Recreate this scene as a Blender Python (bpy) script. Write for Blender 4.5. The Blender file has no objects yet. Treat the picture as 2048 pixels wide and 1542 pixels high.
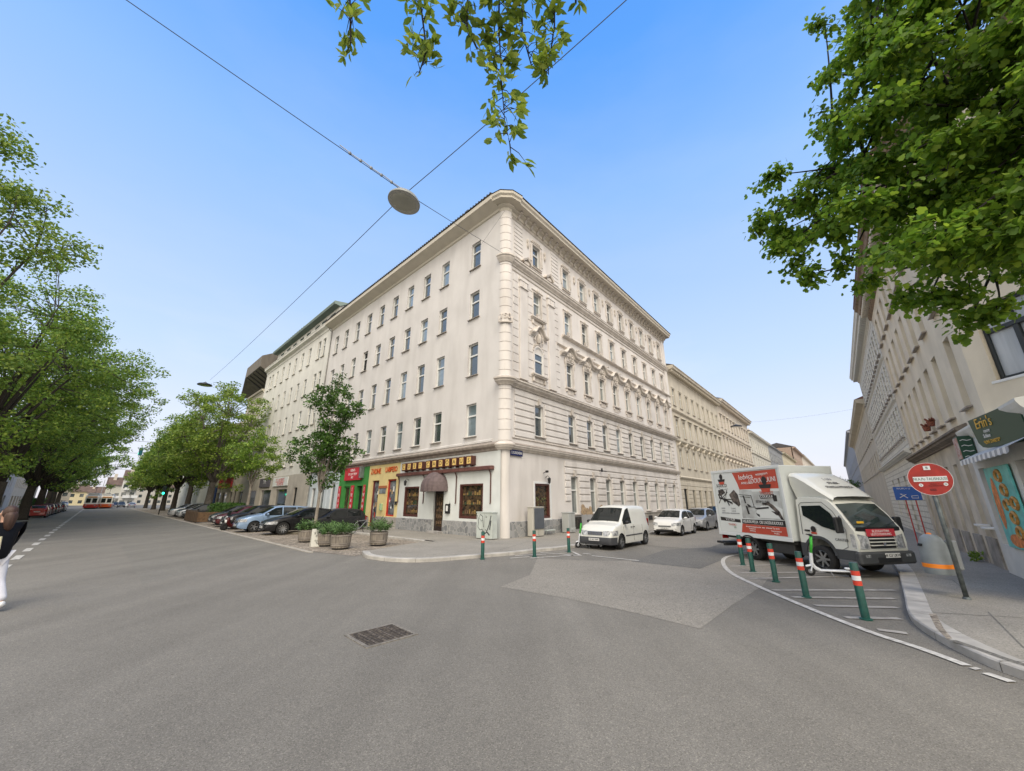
import bpy, math, random
import numpy as np
from mathutils import Vector, Matrix, Euler
random.seed(7); rng = np.random.default_rng(7)
R = math.radians; PI = math.pi
SC = bpy.context.scene
COL = SC.collection

# ------------------------------------------------------------------ camera
EYE = 2.1; PITCH = R(16.7); FPX = 765.0
cam_d = bpy.data.cameras.new('camera'); cam = bpy.data.objects.new('camera', cam_d); COL.objects.link(cam)
cam_d.sensor_fit = 'HORIZONTAL'; cam_d.sensor_width = 36.0; cam_d.lens = FPX / 2048 * 36.0
cam_d.clip_start = 0.05; cam_d.clip_end = 5000
cam.location = (0, 0, EYE); cam.rotation_euler = (R(90) + PITCH, 0, 0)
SC.camera = cam

# ------------------------------------------------------------------ sky and sun
SUN_AZ, SUN_EL = 170.0, 52.0       # azimuth clockwise from +Y, elevation
w = bpy.data.worlds.new('World'); SC.world = w; w.use_nodes = True
nt = w.node_tree
bg = nt.nodes['Background']; sky = nt.nodes.new('ShaderNodeTexSky'); sky.sky_type = 'NISHITA'
sky.sun_disc = False; sky.sun_elevation = R(SUN_EL); sky.sun_rotation = R(SUN_AZ)
sky.altitude = 200; sky.air_density = 1.0; sky.dust_density = 2.0; sky.ozone_density = 1.5
# pale haze towards the horizon, clear blue overhead, warm bright fill added to the unseen sky behind the camera
SKYSTR = 0.12
tcw = nt.nodes.new('ShaderNodeTexCoord'); sxw = nt.nodes.new('ShaderNodeSeparateXYZ'); nt.links.new(tcw.outputs['Generated'], sxw.inputs[0])
rampw = nt.nodes.new('ShaderNodeValToRGB'); nt.links.new(sxw.outputs[2], rampw.inputs[0]); el = rampw.color_ramp.elements
SKYC = [(0.0, (.65, .62, .66)), (.12, (.62, .65, .75)), (.30, (.46, .585, .78)), (.50, (.34, .50, .79)), (.66, (.235, .43, .79)), (.84, (.085, .295, .77)), (1.0, (.05, .22, .68))]
el[0].position = 0; el[0].color = (*SKYC[0][1], 1); el[1].position = 1; el[1].color = (*SKYC[-1][1], 1)
for p_, c_ in SKYC[1:-1]: q_ = el.new(p_); q_.color = (*c_, 1)
sky_fill = nt.nodes.new('ShaderNodeMapRange'); sky_fill.interpolation_type = 'SMOOTHSTEP'; nt.links.new(sxw.outputs[1], sky_fill.inputs[0])
sky_fill.inputs[1].default_value = .12; sky_fill.inputs[2].default_value = -.5; sky_fill.inputs[3].default_value = 0; sky_fill.inputs[4].default_value = 1
mixw = nt.nodes.new('ShaderNodeMix'); mixw.data_type = 'RGBA'; nt.links.new(sky_fill.outputs[0], mixw.inputs['Factor'])
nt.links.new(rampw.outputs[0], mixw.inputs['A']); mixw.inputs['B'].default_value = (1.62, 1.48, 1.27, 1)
cn = nt.nodes.new('ShaderNodeTexNoise'); cn.inputs['Scale'].default_value = 2.2; cn.inputs['Detail'].default_value = 7; cn.inputs['Roughness'].default_value = .55
cm = nt.nodes.new('ShaderNodeMapping'); cm.inputs['Scale'].default_value = (1, 1, 3.2); nt.links.new(tcw.outputs['Generated'], cm.inputs[0]); nt.links.new(cm.outputs[0], cn.inputs['Vector'])
cr_ = nt.nodes.new('ShaderNodeMapRange'); cr_.inputs[1].default_value = .46; cr_.inputs[2].default_value = .72; cr_.inputs[3].default_value = 0; cr_.inputs[4].default_value = .55; nt.links.new(cn.outputs['Fac'], cr_.inputs[0])
lo_ = nt.nodes.new('ShaderNodeMapRange'); lo_.inputs[1].default_value = .45; lo_.inputs[2].default_value = .12; lo_.inputs[3].default_value = .12; lo_.inputs[4].default_value = 1; nt.links.new(sxw.outputs[2], lo_.inputs[0])
mu_ = nt.nodes.new('ShaderNodeMath'); mu_.operation = 'MULTIPLY'; nt.links.new(cr_.outputs[0], mu_.inputs[0]); nt.links.new(lo_.outputs[0], mu_.inputs[1])
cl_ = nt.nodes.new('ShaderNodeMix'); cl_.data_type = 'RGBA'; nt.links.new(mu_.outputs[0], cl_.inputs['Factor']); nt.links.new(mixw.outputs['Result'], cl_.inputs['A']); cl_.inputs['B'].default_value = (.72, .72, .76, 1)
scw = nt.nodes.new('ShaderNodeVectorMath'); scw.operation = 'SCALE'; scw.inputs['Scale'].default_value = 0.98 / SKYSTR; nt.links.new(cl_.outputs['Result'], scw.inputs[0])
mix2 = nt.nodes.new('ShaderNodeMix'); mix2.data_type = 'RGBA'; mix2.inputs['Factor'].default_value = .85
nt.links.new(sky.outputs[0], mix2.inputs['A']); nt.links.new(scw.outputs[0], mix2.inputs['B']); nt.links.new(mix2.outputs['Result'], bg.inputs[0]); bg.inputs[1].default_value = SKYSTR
sun_d = bpy.data.lights.new('sun', 'SUN'); sun_d.energy = 1.5; sun_d.angle = R(30); sun_d.color = (1, .93, .82)
sun = bpy.data.objects.new('sun', sun_d); COL.objects.link(sun)
sdir = Vector((math.sin(R(SUN_AZ)) * math.cos(R(SUN_EL)), math.cos(R(SUN_AZ)) * math.cos(R(SUN_EL)), math.sin(R(SUN_EL))))
sun.rotation_euler = sdir.to_track_quat('Z', 'Y').to_euler()
sun.location = (20, -20, 60)
SC.view_settings.view_transform = 'Standard'; SC.view_settings.look = 'None'
SC.view_settings.exposure = 0.56; SC.view_settings.gamma = 1
SC.render.engine = 'CYCLES'
SC.cycles.max_bounces = 6; SC.cycles.diffuse_bounces = 3; SC.cycles.glossy_bounces = 3
SC.cycles.transmission_bounces = 4; SC.cycles.transparent_max_bounces = 6; SC.cycles.caustics_reflective = False
SC.cycles.caustics_refractive = False; SC.cycles.use_denoising = True

# ------------------------------------------------------------------ materials
MATS = {}
def mat(name, col, rough=.8, var=0.0, scale=3.0, bump=0.0, bscale=40.0, metal=0.0, col2=None, detail=4, spec=.5,
        emit=None, trans=0.0, stretch=None, dirt=0.0, coat=0.0):
    """plain principled material; var/col2 mix by a noise in object space, bump by a second one"""
    if name in MATS: return MATS[name]
    m = bpy.data.materials.new(name); m.use_nodes = True; MATS[name] = m
    n = m.node_tree.nodes; l = m.node_tree.links; b = n['Principled BSDF']
    col = tuple(col)
    b.inputs['Base Color'].default_value = (*col, 1); b.inputs['Roughness'].default_value = rough
    b.inputs['Metallic'].default_value = metal; b.inputs['Specular IOR Level'].default_value = spec
    if coat: b.inputs['Coat Weight'].default_value = coat; b.inputs['Coat Roughness'].default_value = .05
    if emit: b.inputs['Emission Color'].default_value = (*emit[:3], 1); b.inputs['Emission Strength'].default_value = emit[3]
    tc = None
    def coords():
        nonlocal tc
        if tc is None:
            tc = n.new('ShaderNodeTexCoord').outputs['Object']
            if stretch:
                mp = n.new('ShaderNodeMapping'); mp.inputs['Scale'].default_value = stretch; l.new(tc, mp.inputs[0]); tc = mp.outputs[0]
        return tc
    out = None
    if var or col2:
        c2 = col2 if col2 else tuple(max(0, c * (1 - var)) for c in col)
        c1 = col if col2 else tuple(min(1, c * (1 + var)) for c in col)
        t = n.new('ShaderNodeTexNoise'); t.inputs['Scale'].default_value = scale; t.inputs['Detail'].default_value = detail
        l.new(coords(), t.inputs['Vector'])
        cr = n.new('ShaderNodeValToRGB'); cr.color_ramp.elements[0].position = .35; cr.color_ramp.elements[1].position = .65
        cr.color_ramp.elements[0].color = (*c2, 1); cr.color_ramp.elements[1].color = (*c1, 1)
        l.new(t.outputs['Fac'], cr.inputs[0]); out = cr.outputs[0]
    if dirt:
        t = n.new('ShaderNodeTexNoise'); t.inputs['Scale'].default_value = 1.1; t.inputs['Detail'].default_value = 8
        mp = n.new('ShaderNodeMapping'); mp.inputs['Scale'].default_value = (1, 1, .22)
        l.new(n.new('ShaderNodeTexCoord').outputs['Object'], mp.inputs[0]); l.new(mp.outputs[0], t.inputs['Vector'])
        cr = n.new('ShaderNodeValToRGB'); cr.color_ramp.elements[0].position = .45; cr.color_ramp.elements[1].position = .8
        cr.color_ramp.elements[0].color = (0, 0, 0, 1); cr.color_ramp.elements[1].color = (dirt,) * 3 + (1,)
        l.new(t.outputs['Fac'], cr.inputs[0])
        mx = n.new('ShaderNodeMix'); mx.data_type = 'RGBA'; mx.inputs['B'].default_value = (col[0] * .45, col[1] * .42, col[2] * .38, 1)
        if out: l.new(out, mx.inputs['A'])
        else: mx.inputs['A'].default_value = (*col, 1)
        l.new(cr.outputs[0], mx.inputs['Factor']); out = mx.outputs['Result']
    if out: l.new(out, b.inputs['Base Color'])
    if bump:
        t = n.new('ShaderNodeTexNoise'); t.inputs['Scale'].default_value = bscale; t.inputs['Detail'].default_value = 6
        l.new(coords(), t.inputs['Vector'])
        bp = n.new('ShaderNodeBump'); bp.inputs['Strength'].default_value = bump; bp.inputs['Distance'].default_value = .02
        l.new(t.outputs['Fac'], bp.inputs['Height']); l.new(bp.outputs[0], b.inputs['Normal'])
    if trans:
        tr = n.new('ShaderNodeBsdfTranslucent'); mix = n.new('ShaderNodeMixShader'); mix.inputs[0].default_value = trans
        if out: l.new(out, tr.inputs[0])
        else: tr.inputs[0].default_value = (min(1, col[0] * 1.5), min(1, col[1] * 1.45), col[2], 1)
        l.new(b.outputs[0], mix.inputs[1]); l.new(tr.outputs[0], mix.inputs[2]); l.new(mix.outputs[0], n['Material Output'].inputs[0])
    return m

AZROT = -46.2
def speck_mat(name, base, light, dark, rough=.9, big=.12, tint=(1, 1, 1), scale=55.0, patch=.35, cracks=0.0):
    """stony ground: fine light and dark grains, broad stains, optional cracks"""
    m = bpy.data.materials.new(name); m.use_nodes = True; MATS[name] = m
    n = m.node_tree.nodes; l = m.node_tree.links; b = n['Principled BSDF']; b.inputs['Roughness'].default_value = rough
    b.inputs['Specular IOR Level'].default_value = .3
    tc = n.new('ShaderNodeTexCoord').outputs['Object']
    v = n.new('ShaderNodeTexVoronoi'); v.inputs['Scale'].default_value = scale; l.new(tc, v.inputs['Vector'])
    cr = n.new('ShaderNodeValToRGB'); e = cr.color_ramp.elements
    e[0].position = 0; e[0].color = (*dark, 1); e[1].position = 1; e[1].color = (*light, 1)
    for p, c in ((.3, base), (.72, base)): q = e.new(p); q.color = (*c, 1)
    sp = n.new('ShaderNodeSeparateColor'); l.new(v.outputs['Color'], sp.inputs[0]); l.new(sp.outputs[0], cr.inputs[0])
    t = n.new('ShaderNodeTexNoise'); t.inputs['Scale'].default_value = patch; t.inputs['Detail'].default_value = 9; t.inputs['Roughness'].default_value = .70
    l.new(tc, t.inputs['Vector'])
    r2 = n.new('ShaderNodeMapRange'); r2.inputs[1].default_value = .3; r2.inputs[2].default_value = .7
    r2.inputs[3].default_value = 1 - big; r2.inputs[4].default_value = 1 + big; l.new(t.outputs['Fac'], r2.inputs[0])
    mx = n.new('ShaderNodeVectorMath'); mx.operation = 'SCALE'; l.new(cr.outputs[0], mx.inputs[0]); l.new(r2.outputs[0], mx.inputs['Scale'])
    outc = mx.outputs[0]
    if cracks:
        vc = n.new('ShaderNodeTexVoronoi'); vc.feature = 'DISTANCE_TO_EDGE'; vc.inputs['Scale'].default_value = cracks
        ns = n.new('ShaderNodeTexNoise'); ns.inputs['Scale'].default_value = 1.5; ns.inputs['Detail'].default_value = 6; l.new(tc, ns.inputs['Vector'])
        av = n.new('ShaderNodeVectorMath'); av.operation = 'MULTIPLY_ADD'; av.inputs[1].default_value = (.9, .9, .9)
        l.new(ns.outputs['Color'], av.inputs[0]); l.new(tc, av.inputs[2]); l.new(av.outputs[0], vc.inputs['Vector'])
        mr = n.new('ShaderNodeMapRange'); mr.inputs[1].default_value = .0; mr.inputs[2].default_value = .005; mr.inputs[3].default_value = .87; mr.inputs[4].default_value = 1
        l.new(vc.outputs[0], mr.inputs[0])
        m3 = n.new('ShaderNodeVectorMath'); m3.operation = 'SCALE'; l.new(outc, m3.inputs[0]); l.new(mr.outputs[0], m3.inputs['Scale']); outc = m3.outputs[0]
    if scale > 80:      # worn road: coarse bright chips, oil spots and long stains along the lanes
        vv = n.new('ShaderNodeTexVoronoi'); vv.inputs['Scale'].default_value = 34; l.new(tc, vv.inputs['Vector'])
        a1 = n.new('ShaderNodeMapRange'); a1.inputs[1].default_value = .10; a1.inputs[2].default_value = .20; a1.inputs[3].default_value = 1.45; a1.inputs[4].default_value = 1; l.new(vv.outputs['Distance'], a1.inputs[0])
        mp = n.new('ShaderNodeMapping'); mp.inputs['Rotation'].default_value = (0, 0, R(AZROT)); mp.inputs['Scale'].default_value = (1.3, .10, 1); l.new(tc, mp.inputs[0])
        t4 = n.new('ShaderNodeTexNoise'); t4.inputs['Scale'].default_value = .8; t4.inputs['Detail'].default_value = 7; l.new(mp.outputs[0], t4.inputs['Vector'])
        a2 = n.new('ShaderNodeMapRange'); a2.inputs[1].default_value = .35; a2.inputs[2].default_value = .65; a2.inputs[3].default_value = .90; a2.inputs[4].default_value = 1.08; l.new(t4.outputs['Fac'], a2.inputs[0])
        t5 = n.new('ShaderNodeTexNoise'); t5.inputs['Scale'].default_value = 2.1; t5.inputs['Detail'].default_value = 3; l.new(tc, t5.inputs['Vector'])
        a3 = n.new('ShaderNodeMapRange'); a3.inputs[1].default_value = .70; a3.inputs[2].default_value = .80; a3.inputs[3].default_value = 1; a3.inputs[4].default_value = .80; l.new(t5.outputs['Fac'], a3.inputs[0])
        for q_ in (a1, a2, a3):
            m4 = n.new('ShaderNodeVectorMath'); m4.operation = 'SCALE'; l.new(outc, m4.inputs[0]); l.new(q_.outputs[0], m4.inputs['Scale']); outc = m4.outputs[0]
    l.new(outc, b.inputs['Base Color'])
    bp = n.new('ShaderNodeBump'); bp.inputs['Strength'].default_value = .5; bp.inputs['Distance'].default_value = .003
    l.new(sp.outputs[1], bp.inputs['Height']); l.new(bp.outputs[0], b.inputs['Normal'])
    return m

def brick_mat(name, c1, c2, mortar, w_=.5, h_=.25, msize=.02, rough=.85, bump=.5, var=.0, rot=0.0, vertical=True, offset=.5):
    """block / slab pattern in the surface; vertical walls read (x+y, z), ground reads (x, y)"""
    m = bpy.data.materials.new(name); m.use_nodes = True; MATS[name] = m
    n = m.node_tree.nodes; l = m.node_tree.links; b = n['Principled BSDF']; b.inputs['Roughness'].default_value = rough
    tc = n.new('ShaderNodeTexCoord').outputs['Object']
    if vertical:
        s = n.new('ShaderNodeSeparateXYZ'); l.new(tc, s.inputs[0]); c = n.new('ShaderNodeCombineXYZ')
        l.new(s.outputs[0], c.inputs[0]); l.new(s.outputs[2], c.inputs[1]); vec = c.outputs[0]
    else:
        mp = n.new('ShaderNodeMapping'); mp.inputs['Rotation'].default_value = (0, 0, rot); l.new(tc, mp.inputs[0]); vec = mp.outputs[0]
    k = n.new('ShaderNodeTexBrick'); k.inputs['Scale'].default_value = 1; k.inputs['Brick Width'].default_value = w_
    k.inputs['Row Height'].default_value = h_; k.inputs['Mortar Size'].default_value = msize; k.offset = offset
    k.inputs['Color1'].default_value = (*c1, 1); k.inputs['Color2'].default_value = (*c2, 1); k.inputs['Mortar'].default_value = (*mortar, 1)
    l.new(vec, k.inputs['Vector'])
    t = n.new('ShaderNodeTexNoise'); t.inputs['Scale'].default_value = 2.2; t.inputs['Detail'].default_value = 8; l.new(tc, t.inputs['Vector'])
    r2 = n.new('ShaderNodeMapRange'); r2.inputs[1].default_value = .3; r2.inputs[2].default_value = .7; r2.inputs[3].default_value = 1 - var; r2.inputs[4].default_value = 1 + var
    l.new(t.outputs['Fac'], r2.inputs[0])
    mx = n.new('ShaderNodeVectorMath'); mx.operation = 'SCALE'; l.new(k.outputs['Color'], mx.inputs[0]); l.new(r2.outputs[0], mx.inputs['Scale'])
    l.new(mx.outputs[0], b.inputs['Base Color'])
    bp = n.new('ShaderNodeBump'); bp.inputs['Strength'].default_value = bump; bp.inputs['Distance'].default_value = .01; bp.invert = True
    l.new(k.outputs['Fac'], bp.inputs['Height']); l.new(bp.outputs[0], b.inputs['Normal'])
    return m

# ------------------------------------------------------------------ mesh helpers
class MB:
    """collects faces and links them as one mesh object"""
    def __init__(s): s.v = []; s.f = []; s.mi = []; s.cur = 0; s.T = None
    def mat(s, i): s.cur = i; return s
    def add(s, vs, fs):
        o = len(s.v)
        if s.T is not None: vs = [tuple(s.T @ Vector(p)) for p in vs]
        s.v += [tuple(p) for p in vs]
        for f in fs: s.f.append(tuple(i + o for i in f)); s.mi.append(s.cur)
        return s
    def poly(s, *p): return s.add(p, [tuple(range(len(p)))])
    def box(s, x0, x1, y0, y1, z0, z1):
        return s.add([(x0,y0,z0),(x1,y0,z0),(x1,y1,z0),(x0,y1,z0),(x0,y0,z1),(x1,y0,z1),(x1,y1,z1),(x0,y1,z1)],
                     [(3,2,1,0),(4,5,6,7),(0,1,5,4),(1,2,6,5),(2,3,7,6),(3,0,4,7)])
    def bbox(s, x0, x1, y0, y1, z0, z1, b=.02):
        """box with bevelled edges"""
        xs = sorted((x0, x1)); ys = sorted((y0, y1)); zs = sorted((z0, z1)); b = min(b, (xs[1]-xs[0])*.45, (ys[1]-ys[0])*.45, (zs[1]-zs[0])*.45)
        vs = []; idx = {}
        for i in (0, 1):
            for j in (0, 1):
                for k in (0, 1):
                    sx, sy, sz = (b if i == 0 else -b), (b if j == 0 else -b), (b if k == 0 else -b)
                    X, Y, Z = xs[i], ys[j], zs[k]
                    idx[i,j,k] = len(vs); vs += [(X, Y+sy, Z+sz), (X+sx, Y, Z+sz), (X+sx, Y+sy, Z)]
        f = []
        for a in (0, 1):
            f.append([idx[a,0,0], idx[a,1,0], idx[a,1,1], idx[a,0,1]]); f.append([idx[0,a,0]+1, idx[1,a,0]+1, idx[1,a,1]+1, idx[0,a,1]+1])
            f.append([idx[0,0,a]+2, idx[1,0,a]+2, idx[1,1,a]+2, idx[0,1,a]+2])
            for c in (0, 1):
                f.append([idx[0,a,c]+1, idx[1,a,c]+1, idx[1,a,c]+2, idx[0,a,c]+2]); f.append([idx[a,0,c], idx[a,1,c], idx[a,1,c]+2, idx[a,0,c]+2])
                f.append([idx[a,c,0], idx[a,c,1], idx[a,c,1]+1, idx[a,c,0]+1])
                for d in (0, 1): f.append([idx[a,c,d], idx[a,c,d]+1, idx[a,c,d]+2])
        return s.add(vs, f)
    def prism(s, pts, y0, y1, axis='y'):
        """polygon of (a,b) pairs drawn out along an axis; 'y': (x,z), 'x': (y,z), 'z': (x,y)"""
        n = len(pts)
        mk = {'y': lambda p, t: (p[0], t, p[1]), 'x': lambda p, t: (t, p[0], p[1]), 'z': lambda p, t: (p[0], p[1], t)}[axis]
        return s.add([mk(p, y0) for p in pts] + [mk(p, y1) for p in pts],
                     [tuple(range(n)), tuple(range(2*n-1, n-1, -1))] + [(i, (i+1) % n, n+(i+1) % n, n+i) for i in range(n)])
    def tube(s, pts, r, seg=8, cap=True):
        pts = [Vector(p) for p in pts]; n = len(pts)
        rs = [r] * n if isinstance(r, (int, float)) else list(r)
        vs = []; prev = None
        for i, p in enumerate(pts):
            d = (pts[min(i+1, n-1)] - pts[max(i-1, 0)])
            if d.length < 1e-9: d = Vector((0, 0, 1))
            d.normalize()
            if prev is None: a = d.orthogonal().normalized()
            else:
                a = prev - d * prev.dot(d)
                a = a.normalized() if a.length > 1e-6 else d.orthogonal().normalized()
            prev = a; b = d.cross(a)
            for k in range(seg):
                t = 2 * PI * k / seg; vs.append(tuple(p + (a * math.cos(t) + b * math.sin(t)) * rs[i]))
        fs = [(i*seg+k, i*seg+(k+1) % seg, (i+1)*seg+(k+1) % seg, (i+1)*seg+k) for i in range(n-1) for k in range(seg)]
        if cap: fs += [tuple(range(seg-1, -1, -1)), tuple((n-1)*seg+k for k in range(seg))]
        return s.add(vs, fs)
    def lathe(s, prof, seg=24, c=(0, 0, 0), axis='z', a0=0, a1=2*PI):
        """profile of (radius, height)"""
        full = abs(a1 - a0 - 2*PI) < 1e-6; m = seg if full else seg + 1; vs = []
        for r, h in prof:
            for k in range(m):
                t = a0 + (a1 - a0) * k / seg; x, y = r * math.cos(t), r * math.sin(t)
                p = {'z': (x, y, h), 'y': (x, h, y), 'x': (h, x, y)}[axis]
                vs.append((p[0]+c[0], p[1]+c[1], p[2]+c[2]))
        fs = []
        for i in range(len(prof)-1):
            for k in range(seg):
                k2 = (k+1) % m if full else k+1
                fs.append((i*m+k, i*m+k2, (i+1)*m+k2, (i+1)*m+k))
        return s.add(vs, fs)
    def build(s, name, mats, parent=None, loc=None, rz=0.0, smooth=False, angle=None):
        me = bpy.data.meshes.new(name); me.from_pydata(s.v, [], s.f)
        if not isinstance(mats, (list, tuple)): mats = [mats]
        for m in mats: me.materials.append(m)
        if len(mats) > 1: me.polygons.foreach_set('material_index', s.mi)
        me.validate(); 
        bmf = getattr(s, 'fixn', True)
        if bmf and len(s.f) < 60000:
            import bmesh
            bm = bmesh.new(); bm.from_mesh(me); bmesh.ops.recalc_face_normals(bm, faces=bm.faces); bm.to_mesh(me); bm.free()
        if smooth:
            me.shade_smooth()
            if angle: me.set_sharp_from_angle(angle=R(angle))
        me.update()
        return link(name, me, parent, loc, rz)

def link(name, me, parent=None, loc=None, rz=0.0):
    o = bpy.data.objects.new(name, me); COL.objects.link(o)
    if loc is not None: o.location = loc
    if rz: o.rotation_euler = (0, 0, rz)
    if parent is not None: o.parent = parent
    return o
def tag(o, label, cat, group=None, kind=None):
    if label: o['label'] = label
    if cat: o['category'] = cat
    if group: o['group'] = group
    if kind: o['kind'] = kind
    return o
def thing(name, label, cat, loc=(0, 0, 0), rz=0.0, group=None):
    o = bpy.data.objects.new(name, None); COL.objects.link(o); o.empty_display_size = .3
    o.location = loc; o.rotation_euler = (0, 0, rz); return tag(o, label, cat, group)
def struct(o): o['kind'] = 'structure'; return o
KIDS = {}
def copy_tree(root, loc, rz=None, label=None, group=None, scale=None, parent=None, swap=None):
    """copy a thing with its parts and sub-parts (mesh data shared); swap maps a material name to another material"""
    c = root.copy(); COL.objects.link(c)
    if parent is None:
        c.location = loc
        if rz is not None: c.rotation_euler = (0, 0, rz)
        if label: c['label'] = label
        if group: c['group'] = group
        if scale: c.scale = scale if not isinstance(scale, (int, float)) else (scale,)*3
    else: c.parent = parent
    for ch in [o for o in root.children]:
        copy_tree(ch, None, parent=c)
    return c
_txt = {}
def text_mesh(name, s, size, mtl, parent, loc, rot, depth=.004, align='CENTER', xs=1.0, label=None):
    key = (s, round(size, 3), mtl.name, depth, align)
    if key not in _txt:
        cu = bpy.data.curves.new('t', 'FONT'); cu.body = s; cu.size = size; cu.extrude = depth; cu.align_x = align; cu.align_y = 'CENTER'
        cu.resolution_u = 3
        to = bpy.data.objects.new('t', cu); COL.objects.link(to)
        dg = bpy.context.evaluated_depsgraph_get(); me = bpy.data.meshes.new_from_object(to.evaluated_get(dg))
        me.materials.clear(); me.materials.append(mtl); me.name = 'lettering'
        bpy.data.objects.remove(to); bpy.data.curves.remove(cu); _txt[key] = me
    o = bpy.data.objects.new(name, _txt[key]); COL.objects.link(o); o.parent = parent; o.location = loc; o.rotation_euler = rot; o.scale = (xs, 1, 1)
    return o

# ------------------------------------------------------------------ site frames
def dirv(az): return Vector((math.sin(R(az)), math.cos(R(az)), 0))
AZL, AZR = -46.2, 40.25
UL, UR = dirv(AZL), dirv(AZR)
NL = Vector((-UL.y, UL.x, 0))            # out of the left facade, towards the wide street
NR = Vector((UR.y, -UR.x, 0))            # out of the right facade, towards the side street
CORNER = Vector((-.508, 21.955, 0))
def LP(s, d, z=0): return CORNER + UL * s + NL * d + Vector((0, 0, z))
def RP(s, d, z=0): return CORNER + UR * s + NR * d + Vector((0, 0, z))
def ray_ground(px, py, z=0.0):
    """spot on the ground under a measured point of the survey photograph"""
    cx, cy = (px - 1024) / FPX, (771 - py) / FPX
    y, zz = math.cos(PITCH) - math.sin(PITCH) * cy, math.sin(PITCH) + math.cos(PITCH) * cy
    t = (z - EYE) / zz; return Vector((cx * t, y * t, z))
G = ray_ground
# ------------------------------------------------------------------ common materials
M_asph = speck_mat('asphalt', (.18, .168, .145), (.275, .252, .212), (.12, .112, .095), big=.15, scale=105, patch=.16)
M_asph2 = speck_mat('asphalt_light', (.245, .225, .19), (.34, .31, .265), (.15, .14, .12), big=.10, scale=50, patch=.5)
M_asph3 = speck_mat('asphalt_dark', (.145, .138, .124), (.24, .23, .2), (.08, .08, .075), big=.10, scale=50, patch=.5)
M_pave = speck_mat('pavement_asphalt', (.27, .25, .215), (.35, .325, .28), (.18, .17, .145), big=.13, scale=60, patch=.5, cracks=.22)
M_gravel = speck_mat('gravel_strip', (.24, .205, .165), (.42, .37, .3), (.1, .085, .065), big=.3, scale=14, patch=.9)
M_kerb = brick_mat('kerb_granite', (.42, .40, .37), (.36, .345, .32), (.13, .12, .11), w_=1.1, h_=9, msize=.012, vertical=False, bump=.4, var=.18)
M_paint = mat('road_paint', (.62, .60, .55), rough=.7, col2=(.36, .34, .31), scale=9, detail=8)
M_paintworn = mat('road_paint_worn', (.40, .375, .335), rough=.8, col2=(.27, .25, .225), scale=6, detail=8)
M_black = mat('black_plastic', (.012, .012, .013), rough=.5)
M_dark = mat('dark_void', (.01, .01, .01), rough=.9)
M_metal = mat('grey_metal', (.30, .31, .32), rough=.45, metal=.7, var=.12, scale=6)
M_wire = mat('wire', (.03, .03, .035), rough=.6)
M_white = mat('white_paint', (.72, .72, .70), rough=.45, var=.03)
M_glass = mat('window_glass', (.06, .075, .08), rough=.04, spec=1.0, var=.5, scale=.5, coat=.8)
M_curt = mat('curtained_glass', (.20, .215, .205), rough=.12, spec=.7, var=.35, scale=9, stretch=(1, 1, .06))
M_curt2 = mat('light_curtained_glass', (.36, .37, .36), rough=.12, spec=.7, var=.25, scale=9, stretch=(1, 1, .06))
M_wframe = mat('white_window_frame', (.70, .70, .67), rough=.4)
M_sill = mat('window_sill_metal', (.33, .29, .25), rough=.6, var=.2)

# ------------------------------------------------------------------ the ground
def sheet(name, pts, z, m, res=None):
    mb = MB(); mb.poly(*[(p[0], p[1], 0) for p in pts]); o = mb.build(name, m, loc=(0, 0, z)); return struct(o)
sheet('ground', [(-1500, -700), (1500, -700), (1500, 1800), (-1500, 1800)], -.02, mat('far_ground', (.2, .19, .17), rough=.95, var=.2, scale=.05))
sheet('road', [(-420, -60), (60, -60), (200, 120), (330, 330), (40, 60), (-40, 60), (-330, 420), (-480, 330)], 0, M_asph)
# repaired areas of asphalt in the junction
a = [G(1075, 1117), G(1060, 1150), G(1000, 1174), G(1130, 1196), G(1270, 1226), G(1400, 1258), G(1465, 1210), G(1525, 1172), RP(3.2, 12.2), RP(3.6, 10.2), G(1240, 1122), G(1160, 1121)]
sheet('asphalt_patch', a, .004, M_asph2)
sheet('side_street', [RP(3.4, 4.4), RP(6, 4.4), RP(300, 4.4), RP(300, 15.3), RP(3.6, 15.3), RP(2.9, 10)], .005, M_asph2)
sheet('asphalt_repair', [G(1262, 1123), G(1330, 1100), G(1420, 1095), RP(20, 9.0), RP(18, 11.0), G(1470, 1110), G(1400, 1138)], .009, M_asph3)
sheet('asphalt_seam', [LP(-1, 14.2), LP(140, 14.2), LP(140, 8.75), LP(10, 8.75), LP(5, 9.0)], .004, speck_mat('asphalt_band', (.17, .16, .138), (.29, .27, .23), (.105, .1, .085), big=.12, scale=105, patch=.25))
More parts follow.
